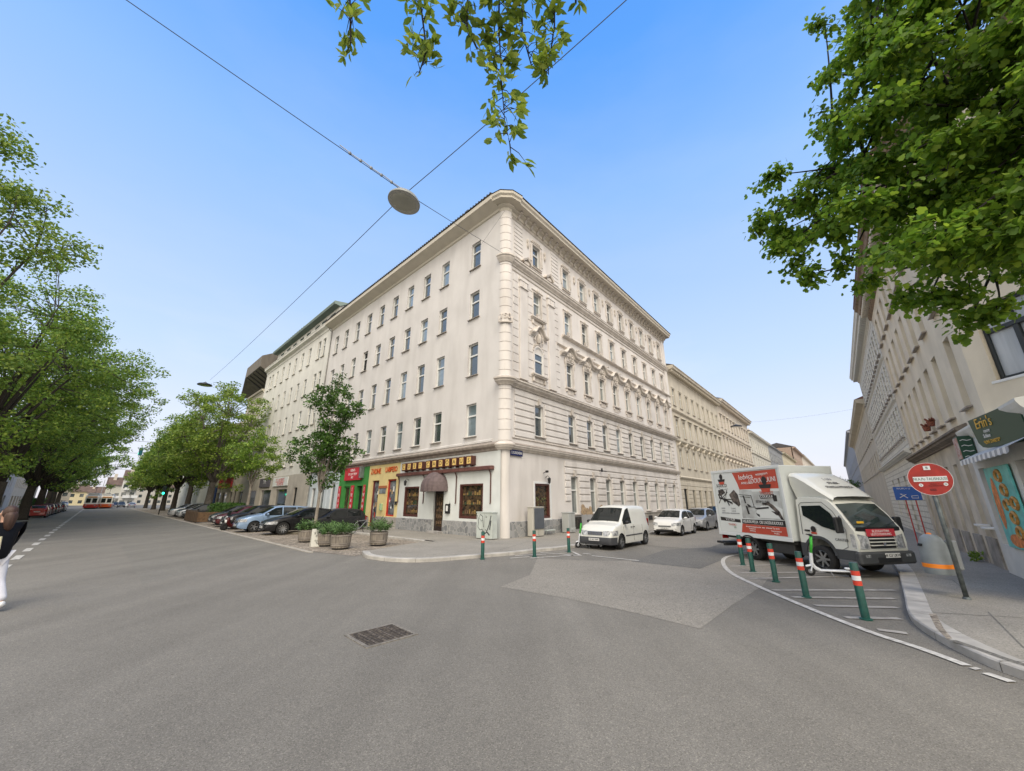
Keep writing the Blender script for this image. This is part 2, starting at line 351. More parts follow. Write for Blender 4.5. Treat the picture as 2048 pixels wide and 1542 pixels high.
# raised pavements with granite kerbs
def pavement(name, outer, inner, z=.12, kw=.28):
    """outer: kerb line points, inner: points closing the area behind it"""
    outer = [Vector((p[0], p[1], 0)) for p in outer]; n = len(outer)
    off = []
    ctr = sum((Vector((p[0], p[1], 0)) for p in inner), Vector()) / len(inner)
    for i, p in enumerate(outer):
        d = outer[min(i+1, n-1)] - outer[max(i-1, 0)]; nn = Vector((-d.y, d.x, 0)).normalized()
        if nn.dot(ctr - p) < 0: nn = -nn
        off.append(p + nn * kw)
    mb = MB(); mb.poly(*[(p.x, p.y, 0) for p in off], *[(p[0], p[1], 0) for p in inner])
    struct(mb.build(name, M_pave, loc=(0, 0, z)))
    kb = MB()
    for i in range(n-1):
        a, b, c, d = outer[i], outer[i+1], off[i+1], off[i]
        kb.add([(a.x, a.y, -.05), (b.x, b.y, -.05), (b.x, b.y, z-.015), (a.x, a.y, z-.015), (a.x*.93+d.x*.07, a.y*.93+d.y*.07, z+.004), (b.x*.93+c.x*.07, b.y*.93+c.y*.07, z+.004), (c.x, c.y, z+.004), (d.x, d.y, z+.004)],
               [(0, 1, 2, 3), (3, 2, 5, 4), (4, 5, 6, 7)])
    # joints between the stones
    L = 0
    for i in range(n-1):
        a, b, c, d = outer[i], outer[i+1], off[i+1], off[i]; ln = (b-a).length
        while L < ln:
            t = L / ln; p, q = a.lerp(b, t), d.lerp(c, t); u = (b-a).normalized() * .006
            kb.mat(1).add([(p.x-u.x, p.y-u.y, z+.007), (p.x+u.x, p.y+u.y, z+.007), (q.x+u.x, q.y+u.y, z+.007), (q.x-u.x, q.y-u.y, z+.007)], [(0, 1, 2, 3)])
            w_ = (p-q).normalized()*.004
            kb.add([(p.x+w_.x-u.x, p.y+w_.y-u.y, 0), (p.x+w_.x+u.x, p.y+w_.y+u.y, 0), (p.x+w_.x+u.x, p.y+w_.y+u.y, z-.01), (p.x+w_.x-u.x, p.y+w_.y-u.y, z-.01)], [(0, 1, 2, 3)]); kb.mat(0)
            L += 1.25
        L -= ln
    struct(kb.build(name + '_kerb', [mat('granite', (.40, .38, .345), rough=.8, var=.16, scale=3, bump=.3, bscale=80), M_asph3]))
def smooth_line(pts, n=6):
    pts = [Vector((p[0], p[1], 0)) for p in pts]; out = []
    for i in range(len(pts)-1):
        p0, p1, p2, p3 = pts[max(i-1, 0)], pts[i], pts[i+1], pts[min(i+2, len(pts)-1)]
        for k in range(n):
            t = k / n; out.append(.5 * ((2*p1) + (-p0+p2)*t + (2*p0-5*p1+4*p2-p3)*t*t + (-p0+3*p1-3*p2+p3)*t**3))
    out.append(pts[-1]); return out
k1 = smooth_line([G(724, 1108), G(735, 1117), G(790, 1124), G(860, 1124), G(960, 1116), G(1040, 1109), G(1085, 1103), G(1135, 1098), RP(4.6, 4.5), RP(6.5, 4.4)]) + [RP(40, 4.4), RP(300, 4.4)]
pavement('pavement', k1, [RP(300, -.5), RP(0, -.5), LP(0, -.5), LP(2.5, 3.2), LP(2.0, 3.6)], kw=.25)
pavement('left_pavement', [LP(1.6, 3.4), LP(12, 3.4), LP(130, 3.4)], [LP(130, -.5), LP(0, -.5), LP(0, 2.0)], z=.116, kw=.25)
k2 = smooth_line([Vector((6.6, 2.0, 0)), Vector((6.25, 4.2, 0)), G(2048, 1360), G(1960, 1325), G(1870, 1278), G(1822, 1240), G(1811, 1200), G(1799, 1150)]) + [RP(8.5, 15.3), RP(20, 15.3), RP(300, 15.3)]
pavement('right_pavement', k2, [RP(300, 19.5), RP(8, 19.5), Vector((13.6, 9, 0)), Vector((15, 2, 0)), Vector((9, 1.5, 0))], kw=.33)
# parking strip between road and left pavement: packed gravel
sheet('parking_strip', [LP(0.1, 8.0), LP(3.0, 8.72), LP(130, 8.72), LP(130, 3.4), LP(1.55, 3.4), G(1000, 1088), G(900, 1095), G(770, 1105), G(722, 1109)], .008, M_gravel)
mb = MB()
for i in range(70):
    s = 2.5 + i * 1.8; a, b, c, d = LP(s, 8.72), LP(s+1.77, 8.72), LP(s+1.77, 8.9), LP(s, 8.9)
    mb.add([(*p[:2], .0) for p in (a, b, c, d)] + [(*p[:2], .025) for p in (a, b, c, d)], [(4, 5, 6, 7), (0, 1, 5, 4), (2, 3, 7, 6), (1, 2, 6, 5), (3, 0, 4, 7)])
struct(mb.build('parking_edge_stones', mat('edge_stone', (.36, .33, .28), rough=.9, var=.2)))
# far side of the wide street
pavement('far_pavement', [LP(-14, 24.5), LP(200, 24.5)], [LP(200, 33), LP(-14, 33)], kw=.25)
# painted markings
def strip_path(mb, pts, w_, z=0):
    pts = [Vector((p[0], p[1], 0)) for p in pts]; n = len(pts); L, Rr = [], []
    for i, p in enumerate(pts):
        d = (pts[min(i+1, n-1)] - pts[max(i-1, 0)]).normalized(); nn = Vector((-d.y, d.x, 0)) * w_ / 2
        L.append((*(p+nn)[:2], z)); Rr.append((*(p-nn)[:2], z))
    mb.add(L + Rr, [(i, i+1, n+i+1, n+i) for i in range(n-1)])
mb = MB()
ln = smooth_line([G(1560, 1102), G(1490, 1108), G(1455, 1114), G(1446, 1125), G(1462, 1146), G(1520, 1175), G(1620, 1218), G(1740, 1265), G(1840, 1298), G(1935, 1333)])
strip_path(mb, ln, .13)
for p, q in (((1945, 1337), (1958, 1341)), ((1972, 1348), (2025, 1366))): strip_path(mb, [G(*p), G(*q)], .12)
for i in range(40):
    s = -2 + i * 3.4; strip_path(mb, [LP(s, 17.1), LP(s+1.7, 17.1)], .22)
for p, q in (((1020, 1117), (1060, 1114)), ((1060, 1117), (1150, 1111)), ((1150, 1111), (1162, 1112)), ((1162, 1112), (1145, 1104)), ((1080, 1106), (1118, 1108)), ((1118, 1108), (1150, 1112)), ((1030, 1112), (1092, 1109)), ((1165, 1107), (1182, 1109)), ((1184, 1112), (1278, 1122))):
    strip_path(mb, [G(*p), G(*q)], .11)
struct(mb.build('road_markings', M_paint, loc=(0, 0, .014)))
mb = MB()
for (x0, y0, x1, y1) in ((1470, 1121, 1545, 1117), (1462, 1133, 1640, 1127), (1480, 1146, 1680, 1145), (1500, 1158, 1740, 1152), (1545, 1181, 1790, 1181), (1585, 1195, 1790, 1198), (1630, 1212, 1795, 1216), (1690, 1236, 1800, 1238), (1755, 1260, 1815, 1268)):
    strip_path(mb, [G(x0, y0), G((x0+x1)/2, (y0+y1)/2), G(x1, y1)], .15)
struct(mb.build('hatched_markings', M_paintworn, loc=(0, 0, .012)))
# slab joints and seams on the right pavement
mb = MB()
for p, q in (((1842, 1224), (2048, 1236)), ((1976, 1224), (2048, 1296)), ((1830, 1150), (2000, 1172)), ((1905, 1160), (1930, 1180))):
    strip_path(mb, [G(*p, .12), G(*q, .12)], .018)
for p, q in (((860, 1068), (1000, 1088)), ((1000, 1100), (1060, 1082))):
    strip_path(mb, [G(*p, .12), G(*q, .12)], .02)
struct(mb.build('pavement_joints', M_asph3, loc=(0, 0, .1245)))
sheet('earth_patch', [G(1858, 1228, .12), G(1872, 1228, .12), G(1888, 1258, .12), G(1905, 1278, .12), G(1893, 1278, .12), G(1872, 1256, .12)], .126, M_gravel)
mb = MB()
strip_path(mb, smooth_line([G(1905, 1281, .12), G(1960, 1300, .12), G(2010, 1318, .12), G(2060, 1334, .12)]), .10)
struct(mb.build('pavement_gutter', M_asph3, loc=(0, 0, .128)))
# storm drain
g = thing('drain_grate', 'rusty iron storm drain grate set in the road asphalt', 'drain grate', (*G(762, 1270)[:2], .0), R(3))
M_iron = mat('rusted_iron', (.19, .16, .13), rough=.75, col2=(.06, .05, .045), scale=20, metal=.3)
fr = MB(); W, D = .62, .54
fr.T = Matrix.Rotation(R(45-3), 4, 'Z')
for (x0, x1, y0, y1) in ((-.44, .44, -.41, -.36), (-.44, .44, .36, .41), (-.44, -.38, -.36, .36), (.38, .44, -.36, .36)): fr.box(x0, x1, y0, y1, -.02, .013)
fr.build('frame', mat('drain_frame', (.19, .172, .145), rough=.8, var=.25, scale=14), g)
b_ = MB(); b_.T = fr.T
b_.mat(1).box(-.38, .38, -.36, .36, -.02, .0085); b_.mat(0)
for k in range(11): y = -.33 + k * .066; b_.box(-.38, .38, y-.012, y+.012, .009, .0165)
for k in range(4): x = -.24 + k * .16; b_.box(x-.014, x+.014, -.36, .36, .009, .0145)
b_.build('bars', [M_iron, M_dark], g)
# ------------------------------------------------------------------ buildings
class Face:
    """one facade plane of a building: x to the right seen from outside, -y outwards, z up"""
    def __init__(s, root, org, rz): s.root = root; s.org = Vector(org); s.rz = rz; s.M = Matrix.Rotation(rz, 4, 'Z')
    def put(s, mb, name, mats, x=0, y=0, z=0, parent=None, **k):
        p = s.org + s.M @ Vector((x, y, z)); return mb.build(name, mats, s.root, p, s.rz, **k)
    def inst(s, name, me, x, z, y=0, sx=1):
        p = s.org + s.M @ Vector((x, y, z)); o = link(name, me, s.root, p, s.rz)
        if sx != 1: o.scale = (sx, 1, 1)
        return o
    def text(s, name, t, size, m, x, y, z, depth=.01, xs=1.0, tilt=0.0):
        p = s.org + s.M @ Vector((x, y, z)); return text_mesh(name, t, size, m, s.root, p, (R(90), tilt, s.rz), depth=depth, xs=xs)
def holes(mb, x0, x1, z0, z1, ops, y=0.0, depth=.22, rev=None):
    """wall sheet with rectangular openings and reveals"""
    xs = sorted({x0, x1, *[v for o in ops for v in (o[0], o[1]) if x0 < v < x1]}); zs = sorted({z0, z1, *[v for o in ops for v in (o[2], o[3]) if z0 < v < z1]})
    for i in range(len(xs)-1):
        for j in range(len(zs)-1):
            cx, cz = (xs[i]+xs[i+1])/2, (zs[j]+zs[j+1])/2
            if any(o[0] < cx < o[1] and o[2] < cz < o[3] for o in ops): continue
            mb.poly((xs[i], y, zs[j]), (xs[i+1], y, zs[j]), (xs[i+1], y, zs[j+1]), (xs[i], y, zs[j+1]))
    for a, b, c, d in ops:
        Y = y + depth
        mb.poly((a, y, c), (a, Y, c), (a, Y, d), (a, y, d)); mb.poly((b, y, c), (b, y, d), (b, Y, d), (b, Y, c))
        mb.poly((a, y, d), (a, Y, d), (b, Y, d), (b, y, d)); mb.poly((a, y, c), (b, y, c), (b, Y, c), (a, Y, c))
def mould(mb, x0, x1, prof, ends=True):
    """horizontal moulding: profile of (out, z) pairs drawn along x"""
    n = len(prof); mb.add([(x0, -o, z) for o, z in prof] + [(x1, -o, z) for o, z in prof], [(i, i+1, n+i+1, n+i) for i in range(n-1)] + ([tuple(range(n)), tuple(range(2*n-1, n-1, -1))] if ends else []))
_win = {}
def window_meshes(w_, h, style='t', arch=False):
    k = (round(w_, 2), round(h, 2), style, arch)
    if k in _win: return _win[k]
    f = MB(); t = .07; y0, y1 = -.03, .04
    f.box(-w_/2, -w_/2+t, y0, y1, 0, h); f.box(w_/2-t, w_/2, y0, y1, 0, h); f.box(-w_/2+t, w_/2-t, y0, y1, 0, t); f.box(-w_/2+t, w_/2-t, y0, y1, h-t, h)
    zt = h * .63
    if style in ('t', 'tm'): f.box(-w_/2+t, w_/2-t, y0-.015, y1, zt-.05, zt+.05)
    if style == 'tm': f.box(-.03, .03, y0-.008, y1-.01, t, zt-.05)
    if style == 'm': f.box(-.04, .04, y0-.01, y1, t, h-t)
    if arch:
        r = w_/2
        for i in range(8):
            a0, a1 = PI*i/8, PI*(i+1)/8
            for (ra, rb) in ((r, r-t),):
                f.add([(ra*math.cos(a0), y0, h+ra*math.sin(a0)), (ra*math.cos(a1), y0, h+ra*math.sin(a1)), (rb*math.cos(a1), y0, h+rb*math.sin(a1)), (rb*math.cos(a0), y0, h+rb*math.sin(a0))], [(0, 1, 2, 3)])
    p = MB(); p.mat(0).poly((-w_/2+t*.8, .025, zt), (w_/2-t*.8, .025, zt), (w_/2-t*.8, .02, h-t*.8), (-w_/2+t*.8, .03, h-t*.8))
    p.mat(1).poly((-w_/2+t*.8, .025, t*.8), (w_/2-t*.8, .025, t*.8), (w_/2-t*.8, .022, zt), (-w_/2+t*.8, .028, zt))
    if arch: p.mat(0).add([(0, .025, h-t)] + [(r*.93*math.cos(PI*i/10), .025, h+r*.93*math.sin(PI*i/10)) for i in range(11)], [(0, i+1, i+2) for i in range(10)])
    s = MB(); s.add([(-w_/2-.1, .02, .0), (w_/2+.1, .02, .0), (w_/2+.1, -.30, -.05), (-w_/2-.1, -.30, -.05), (-w_/2-.1, .02, -.05), (w_/2+.1, .02, -.05), (w_/2+.1, -.30, -.09), (-w_/2-.1, -.30, -.09)],
                    [(0, 1, 2, 3), (7, 6, 5, 4), (2, 6, 7, 3), (0, 3, 7, 4), (1, 5, 6, 2)])
    out = []
    for mb, nm, ms in ((f, 'window', [M_wframe]), (p, 'pane', [M_glass, M_curt]), (s, 'sill', [M_sill])):
        me = bpy.data.meshes.new(nm); me.from_pydata(mb.v, [], mb.f)
        for m in ms: me.materials.append(m)
        me.polygons.foreach_set('material_index', mb.mi); me.update(); out.append(me)
    _win[k] = out; return out
PANES = {}
M_blind = mat('roller_blind', (.50, .49, .45), rough=.5, var=.06); M_gl2 = mat('sky_glass', (.20, .25, .28), rough=.05, spec=1.0, coat=1, var=.4, scale=.8); M_warm = mat('warm_curtain', (.33, .29, .23), rough=.2, spec=.6, var=.3, scale=8, stretch=(1, 1, .06))
PANEMIX = [(M_glass, M_glass), (M_glass, M_glass), (M_gl2, M_glass), (M_glass, M_curt), (M_glass, M_curt), (M_curt, M_curt), (M_gl2, M_curt), (M_glass, M_curt2), (M_glass, M_warm)]
def pane_var(me, top, bot):
    k = (me.name, top.name, bot.name)
    if k not in PANES:
        c = me.copy(); c.materials.clear(); c.materials.append(top); c.materials.append(bot); PANES[k] = c
    return PANES[k]
def put_window(F, x, z0, z1, w_, style='t', depth=.22, sill=True, arch=False, mats=None):
    fm, pm, sm = window_meshes(w_, z1-z0, style, arch)
    o = F.inst('window', fm, x, z0, y=depth-.05)
    r = random.random()
    top, bot = mats or (random.choice(PANEMIX))
    p = link('pane', pane_var(pm, top, bot), o)
    if sill: s = link('sill', sm, o); s.location = (0, -(depth-.05) + .17, 0)
    return o
def box_part(F, name, m, x0, x1, y0, y1, z0, z1, b=.01, parent=None):
    cx, cy, cz = (x0+x1)/2, (y0+y1)/2, (z0+z1)/2; mb = MB(); mb.bbox(x0-cx, x1-cx, y0-cy, y1-cy, z0-cz, z1-cz, b)
    if parent is None: return F.put(mb, name, m, cx, cy, cz)
    p = parent.matrix_basis.inverted() @ (Matrix.Translation(F.org + F.M @ Vector((cx, cy, cz))) @ F.M)
    o = mb.build(name, m, parent); o.matrix_basis = p; return o

M_plL = mat('cream_plaster', (.63, .60, .57), rough=.9, var=.05, scale=.5, dirt=.26, bump=.12, bscale=30)
M_plR = mat('rosy_plaster', (.67, .63, .59), rough=.9, var=.05, scale=.5, dirt=.45, bump=.12, bscale=30)
M_trim = mat('stucco_trim', (.60, .545, .485), rough=.9, var=.12, scale=3, dirt=.4)
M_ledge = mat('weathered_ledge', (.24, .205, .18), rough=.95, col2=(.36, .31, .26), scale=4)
M_eave = mat('eave_cream', (.60, .55, .46), rough=.85, var=.05, scale=1.5)
M_tile = mat('roof_tile_dark', (.07, .065, .065), rough=.85, var=.3, scale=9)
M_oldwood = mat('brown_lacquer', (.085, .03, .022), rough=.45, var=.2, scale=7)
M_stone = None

# ---- the corner house
CB = thing('corner_building', 'five storey cream corner house with stucco ornament, rounded corner and shops at its foot', 'building', CORNER)
FL = Face(CB, (0, 0, 0), math.atan2(-UL.y, -UL.x)); FR = Face(CB, (0, 0, 0), math.atan2(UR.y, UR.x))
LEN_L, LEN_R = 29.3, 30.6; TOP = 22.0
colsL = [2.93, 6.61, 9.16, 11.70, 14.27, 16.82, 19.37, 22.0, 24.75, 27.3]
rowsL = [(5.95, 8.05), (10.0, 12.25), (14.17, 16.2), (18.15, 20.3)]
opsL = [(-c-.5, -c+.5, a, b) for c in colsL for a, b in rowsL]
shop_ops = [(-3.78, -1.63, 1.05, 3.05), (-6.5, -5.4, .14, 2.75), (-10.15, -8.27, 1.0, 3.03), (-12.75, -11.45, .95, 3.66), (-15.2, -14.1, .14, 3.64),
            (-18.0, -16.95, .14, 3.3), (-20.6, -19.4, .5, 3.3), (-23.6, -22.6, 1.0, 3.7), (-26.2, -25.1, 1.0, 3.7), (-28.4, -27.4, .14, 3.3)]
mb = MB(); holes(mb, -LEN_L, -.36, 4.95, TOP, opsL); FL.put(mb, 'wall', M_plL)
M_shopw = mat('shop_white', (.66, .68, .65), rough=.85, var=.05, scale=1.2, dirt=.22)
M_shopy = mat('shop_yellow', (.72, .58, .27), rough=.85, var=.06, scale=1.5)
M_shopg = mat('shop_green', (.05, .24, .05), rough=.7, var=.12, scale=2)
M_shopb = mat('shop_pale_blue', (.50, .55, .58), rough=.85, var=.08, scale=1.5)
def shop_wall(name, m, s0, s1, z0=.1, z1=4.95):
    mb = MB(); holes(mb, -s1, -s0, z0, z1, [o for o in shop_ops if -s1 < o[0] < -s0], depth=.3); return FL.put(mb, name, m)
shop_wall('shop_wall', M_shopw, .2, 11.0); shop_wall('shop_wall', M_shopy, 11.0, 15.93); shop_wall('shop_wall', M_shopg, 15.93, 21.76); shop_wall('shop_wall', M_shopb, 21.76, LEN_L)
for o in shop_ops: pass
for c in colsL:
    for i, (a, b) in enumerate(rowsL):
        m = (M_dark, M_dark) if (i == 2 and c in (19.37,)) else None
        put_window(FL, -c, a, b, 1.0, mats=m)
# weathered string course and eave on the left face
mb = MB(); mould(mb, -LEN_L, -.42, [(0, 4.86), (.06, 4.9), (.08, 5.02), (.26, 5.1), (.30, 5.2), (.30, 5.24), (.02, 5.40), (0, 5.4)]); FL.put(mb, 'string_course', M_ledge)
mb = MB(); mould(mb, -LEN_L, -.9, [(0, 5.42), (.05, 5.44), (.05, 5.56), (0, 5.6)]); FL.put(mb, 'plaster_band', M_plL)
mb = MB(); mould(mb, -LEN_L, -.42, [(0, 21.55), (.10, 21.6), (.14, 21.75), (.75, 22.0), (.92, 22.05), (.95, 22.35), (.9, 22.38), (0, 22.36)]); FL.put(mb, 'eave', M_eave)
mb = MB(); mould(mb, -LEN_L, -.42, [(1.0, 22.385), (1.02, 22.44), (-4.5, 24.3), (-4.5, 22.4)])
for k in range(98): x = -LEN_L + .15 + k*.296; mb.tube([(x, -1.02, 22.46), (x, 1.2, 23.25)], .06, 5)
FL.put(mb, 'roof', M_tile)
# plinth of the cafe in polygonal stone
m = bpy.data.materials.new('polygonal_stone'); m.use_nodes = True; n = m.node_tree.nodes; l = m.node_tree.links; b = n['Principled BSDF']; b.inputs['Roughness'].default_value = .85
tc = n.new('ShaderNodeTexCoord'); sx = n.new('ShaderNodeSeparateXYZ'); cb = n.new('ShaderNodeCombineXYZ'); l.new(tc.outputs['Object'], sx.inputs[0]); l.new(sx.outputs[0], cb.inputs[0]); l.new(sx.outputs[2], cb.inputs[1])
v1 = n.new('ShaderNodeTexVoronoi'); v1.inputs['Scale'].default_value = 3.4; v2 = n.new('ShaderNodeTexVoronoi'); v2.feature = 'DISTANCE_TO_EDGE'; v2.inputs['Scale'].default_value = 3.4
for v in (v1, v2): l.new(cb.outputs[0], v.inputs['Vector'])
cr = n.new('ShaderNodeValToRGB'); cr.color_ramp.elements[0].color = (.17, .175, .18, 1); cr.color_ramp.elements[1].color = (.34, .34, .335, 1)
sc = n.new('ShaderNodeSeparateColor'); l.new(v1.outputs['Color'], sc.inputs[0]); l.new(sc.outputs[0], cr.inputs[0])
lt = n.new('ShaderNodeMath'); lt.operation = 'LESS_THAN'; lt.inputs[1].default_value = .045; l.new(v2.outputs[0], lt.inputs[0])
mx = n.new('ShaderNodeMix'); mx.data_type = 'RGBA'; l.new(lt.outputs[0], mx.inputs['Factor']); l.new(cr.outputs[0], mx.inputs['A']); mx.inputs['B'].default_value = (.36, .35, .33, 1); l.new(mx.outputs['Result'], b.inputs['Base Color'])
M_stone = m
for x0, x1 in ((-5.4, -.47), (-10.98, -6.5)):
    mb = MB(); mb.bbox(x0, x1, -.05, .12, .1, .9, .02); FL.put(mb, 'plinth', M_stone)
mb = MB(); mb.bbox(.47, 6.1, -.05, .1, .1, .95, .02); FR.put(mb, 'plinth', M_stone)
mb = MB(); mb.bbox(-14.1, -11.0, -.04, .1, .1, .9, .01); mb.bbox(-15.93, -15.25, -.04, .1, .1, .7, .01); FL.put(mb, 'plinth', mat('grey_render', (.36, .33, .30), rough=.9, var=.15, scale=2))
mb = MB(); mb.bbox(-6.6, -5.3, -.35, .2, .1, .22, .01); FL.put(mb, 'door_step', mat('concrete_step', (.34, .32, .3), rough=.9, var=.15))
# cafe windows with brown frames, shelves seen behind the glass
M_disp = mat('display_glass', (.02, .018, .015), rough=.08, spec=.8, col2=(.10, .065, .035), scale=5, detail=3)
M_gold = mat('gilt', (.26, .17, .06), rough=.4, var=.25, scale=8)
M_shelf = mat('display_goods', (.20, .12, .06), rough=.6, col2=(.05, .03, .02), scale=11)
def cafe_window(F, x0, x1, z0, z1, goods=True):
    cx, cz = (x0+x1)/2, z0; w2, h = (x1-x0)/2, z1-z0
    f = MB(); t = .11
    f.bbox(-w2, -w2+t, .0, .24, 0, h, .01); f.bbox(w2-t, w2, .0, .24, 0, h, .01); f.bbox(-w2+t, w2-t, .0, .24, 0, t, .01); f.bbox(-w2+t, w2-t, .0, .24, h-t, h, .01)
    f.box(-w2+t, -w2+t+.05, .08, .16, t, h-t); f.box(w2-t-.05, w2-t, .08, .16, t, h-t); f.box(-w2+t, w2-t, .08, .16, t, t+.05)
    o = F.put(f, 'window', M_oldwood, cx, 0, cz)
    p = MB(); p.poly((-w2+t, .13, t), (w2-t, .13, t), (w2-t, .13, h-t), (-w2+t, .13, h-t)); q = p.build('pane', M_disp, o)
    if goods:
        g_ = MB(); rr = random.Random(int(x0*10))
        for k in range(3):
            z = t + .15 + k * (h-.4) / 3; g_.box(-w2+t+.05, w2-t-.05, .115, .126, z, z+.02); x = -w2+t+.1
            while x < w2-t-.2:
                ww = rr.uniform(.06, .16); hh = rr.uniform(.1, .3); g_.mat(rr.randint(0, 2)).box(x, x+ww, .112, .124, z+.02, z+.02+hh); x += ww + rr.uniform(.02, .1)
        g_.build('display', [M_shelf, M_gold, mat('display_dark', (.04, .06, .03), rough=.5)], o)
    return o
cafe_window(FL, -3.78, -1.63, 1.05, 3.05); cafe_window(FL, -10.15, -8.27, 1.0, 3.03)
o = cafe_window(FR, 2.92, 4.5, 1.04, 3.08, goods=False)
g_ = MB(); rr = random.Random(5)
for k in range(26): x, z = rr.uniform(-.55, .45), rr.uniform(.3, 1.2); a = rr.uniform(0, 3); g_.add([(x, .12, z), (x+.12*math.cos(a), .118, z+.12*math.sin(a)), (x+.05*math.cos(a+1), .119, z+.09*math.sin(a+1))], [(0, 1, 2)])
g_.build('display', mat('window_plant', (.13, .17, .05), rough=.7, var=.4), o)
mb = MB(); mb.box(-.93, -.79, -.02, .02, -.14, 2.18); mb.box(.79, .93, -.02, .02, -.14, 2.18); mb.box(-.79, .79, -.02, .02, 2.05, 2.18); mb.box(-.79, .79, -.02, .02, -.14, 0); FR.put(mb, 'window_surround', M_white, 3.71, -.02, 1.04)
# door of the cafe
d = MB(); d.bbox(-.55, .55, 0, .08, 0, 2.56, .01); dr = FL.put(d, 'door', mat('door_dark_wood', (.022, .012, .01), rough=.4), -5.95, .12, .19)
p = MB(); p.poly((-.36, -.006, .3), (.36, -.006, .3), (.36, -.006, 2.3), (-.36, -.006, 2.3)); p.build('pane', M_disp, dr)
p = MB(); rr = random.Random(3)
for k in range(4):
    for j in range(3): x = -.3 + j*.22; p.bbox(x, x+.15, -.02, -.008, .45+k*.38, .45+k*.38+rr.uniform(.12, .26), .004)
p.build('display', M_shelf, dr); p = MB(); p.tube([(.44, -.05, 1.0), (.44, -.07, 1.05), (.44, -.07, 1.25), (.44, -.05, 1.3)], .015, 6); p.build('handle', M_gold, dr)
# brown beam with brackets, and the dome awning
b = MB(); b.bbox(-5.2, 5.2, -.28, .0, -.13, .10, .03); bm_ = FL.put(b, 'shutter_beam', mat('beam_brown', (.13, .055, .045), rough=.5, var=.3, scale=5), -5.9, 0, 3.92)
for x in (-10.95, -7.65, -4.1, -.95):
    b = MB(); b.tube([(x, -.22, 3.85), (x, -.12, 3.7), (x, -.05, 3.5), (x, -.05, 1.95), (x, -.09, 1.9)], .035, 6); FL.put(b, 'awning_arm', M_oldwood)
dm = MB(); NS = 10
for i in range(NS*2):
    a0, a1 = PI*i/(NS*2), PI*(i+1)/(NS*2)
    prev = None
    for k in range(9):
        t = k/8*PI/2; h = 1.1*math.sin(t); r = 1.22*math.cos(t)
        q = [(-r*math.cos(a)*(1+.0), -r*math.sin(a)*.8*(1 - .04*(j % 2)), h) for j, a in ((i, a0), (i+1, a1))]
        if prev: dm.add([prev[0], prev[1], q[1], q[0]], [(0, 1, 2, 3)])
        else: dm.add([(q[0][0], q[0][1], -.2), (q[1][0], q[1][1], -.2), q[1], q[0]], [(0, 1, 2, 3)])
        prev = q
FL.put(dm, 'dome_awning', mat('awning_cloth', (.125, .092, .09), rough=.8, var=.15, scale=5), -6.2, -.02, 2.85)
# letter boxes above the beam
M_letter = mat('letter_gold', (.75, .52, .17), rough=.5)
for i, ch in enumerate('CUSY' + 'CADOAUS'):
    s = 9.95 - i*.715 - (.22 if i > 3 else 0); b = MB(); b.bbox(-.26, .26, -.36, 0, -.27, .27, .01); b.mat(1).bbox(-.17, .19, -.375, -.355, -.2, .2, .004); b.mat(0).box(-.05, .05, -.2, 0, -.33, -.27)
    o = FL.put(b, 'letter_box', [M_oldwood, M_letter], -s, 0, 4.42); o.name = 'letter_box'
    text_mesh('letter', ch, .38, mat('letter_dark', (.06, .02, .01)), o, (.01, -.38, 0), (R(90), 0, 0), depth=.006)
b = MB(); b.bbox(-.2, .2, -.12, 0, -.45, .15, .01); b.mat(1).bbox(-.1, .1, -.13, -.115, -.3, .02, .003); b.mat(2).bbox(-.19, .16, -.16, -.1, .12, .3, .01); FL.put(b, 'menu_case', [M_black, M_white, M_shopw], -4.85, 0, 1.75)
# wall lamps
def wall_lamp(F, x, z, s=1.0):
    b = MB(); b.tube([(0, 0, .2), (0, -.18, .3), (0, -.28, .2)], .015, 6); b.lathe([(.01, .2), (.1, .13), (.11, .1), (.08, -.15), (.03, -.2)], 8, (0, -.28, 0)); b.lathe([(.07, .0), (.07, .02)], 8, (0, -.02, .2), 'z')
    return F.put(b, 'wall_lantern', M_black, x, 0, z)
wall_lamp(FL, -9.7, 3.3); wall_lamp(FR, 4.1, 3.3)
b = MB(); b.tube([(0, 0, 0), (0, -.25, .08)], .02, 6); b.bbox(-.07, .07, -.4, -.2, .02, .16, .03); FR.put(b, 'spotlight', M_black, 3.85, 0, 3.75)
b = MB(); b.tube([(0, 0, 0), (0, -.2, .0)], .02, 6); b.bbox(-.06, .06, -.3, -.18, -.1, .2, .03); b.tube([(0,-.05,.05),(1.2,-.05,.02)], .01, 5); FR.put(b, 'spotlight', M_black, 11.35, 0, 4.3)
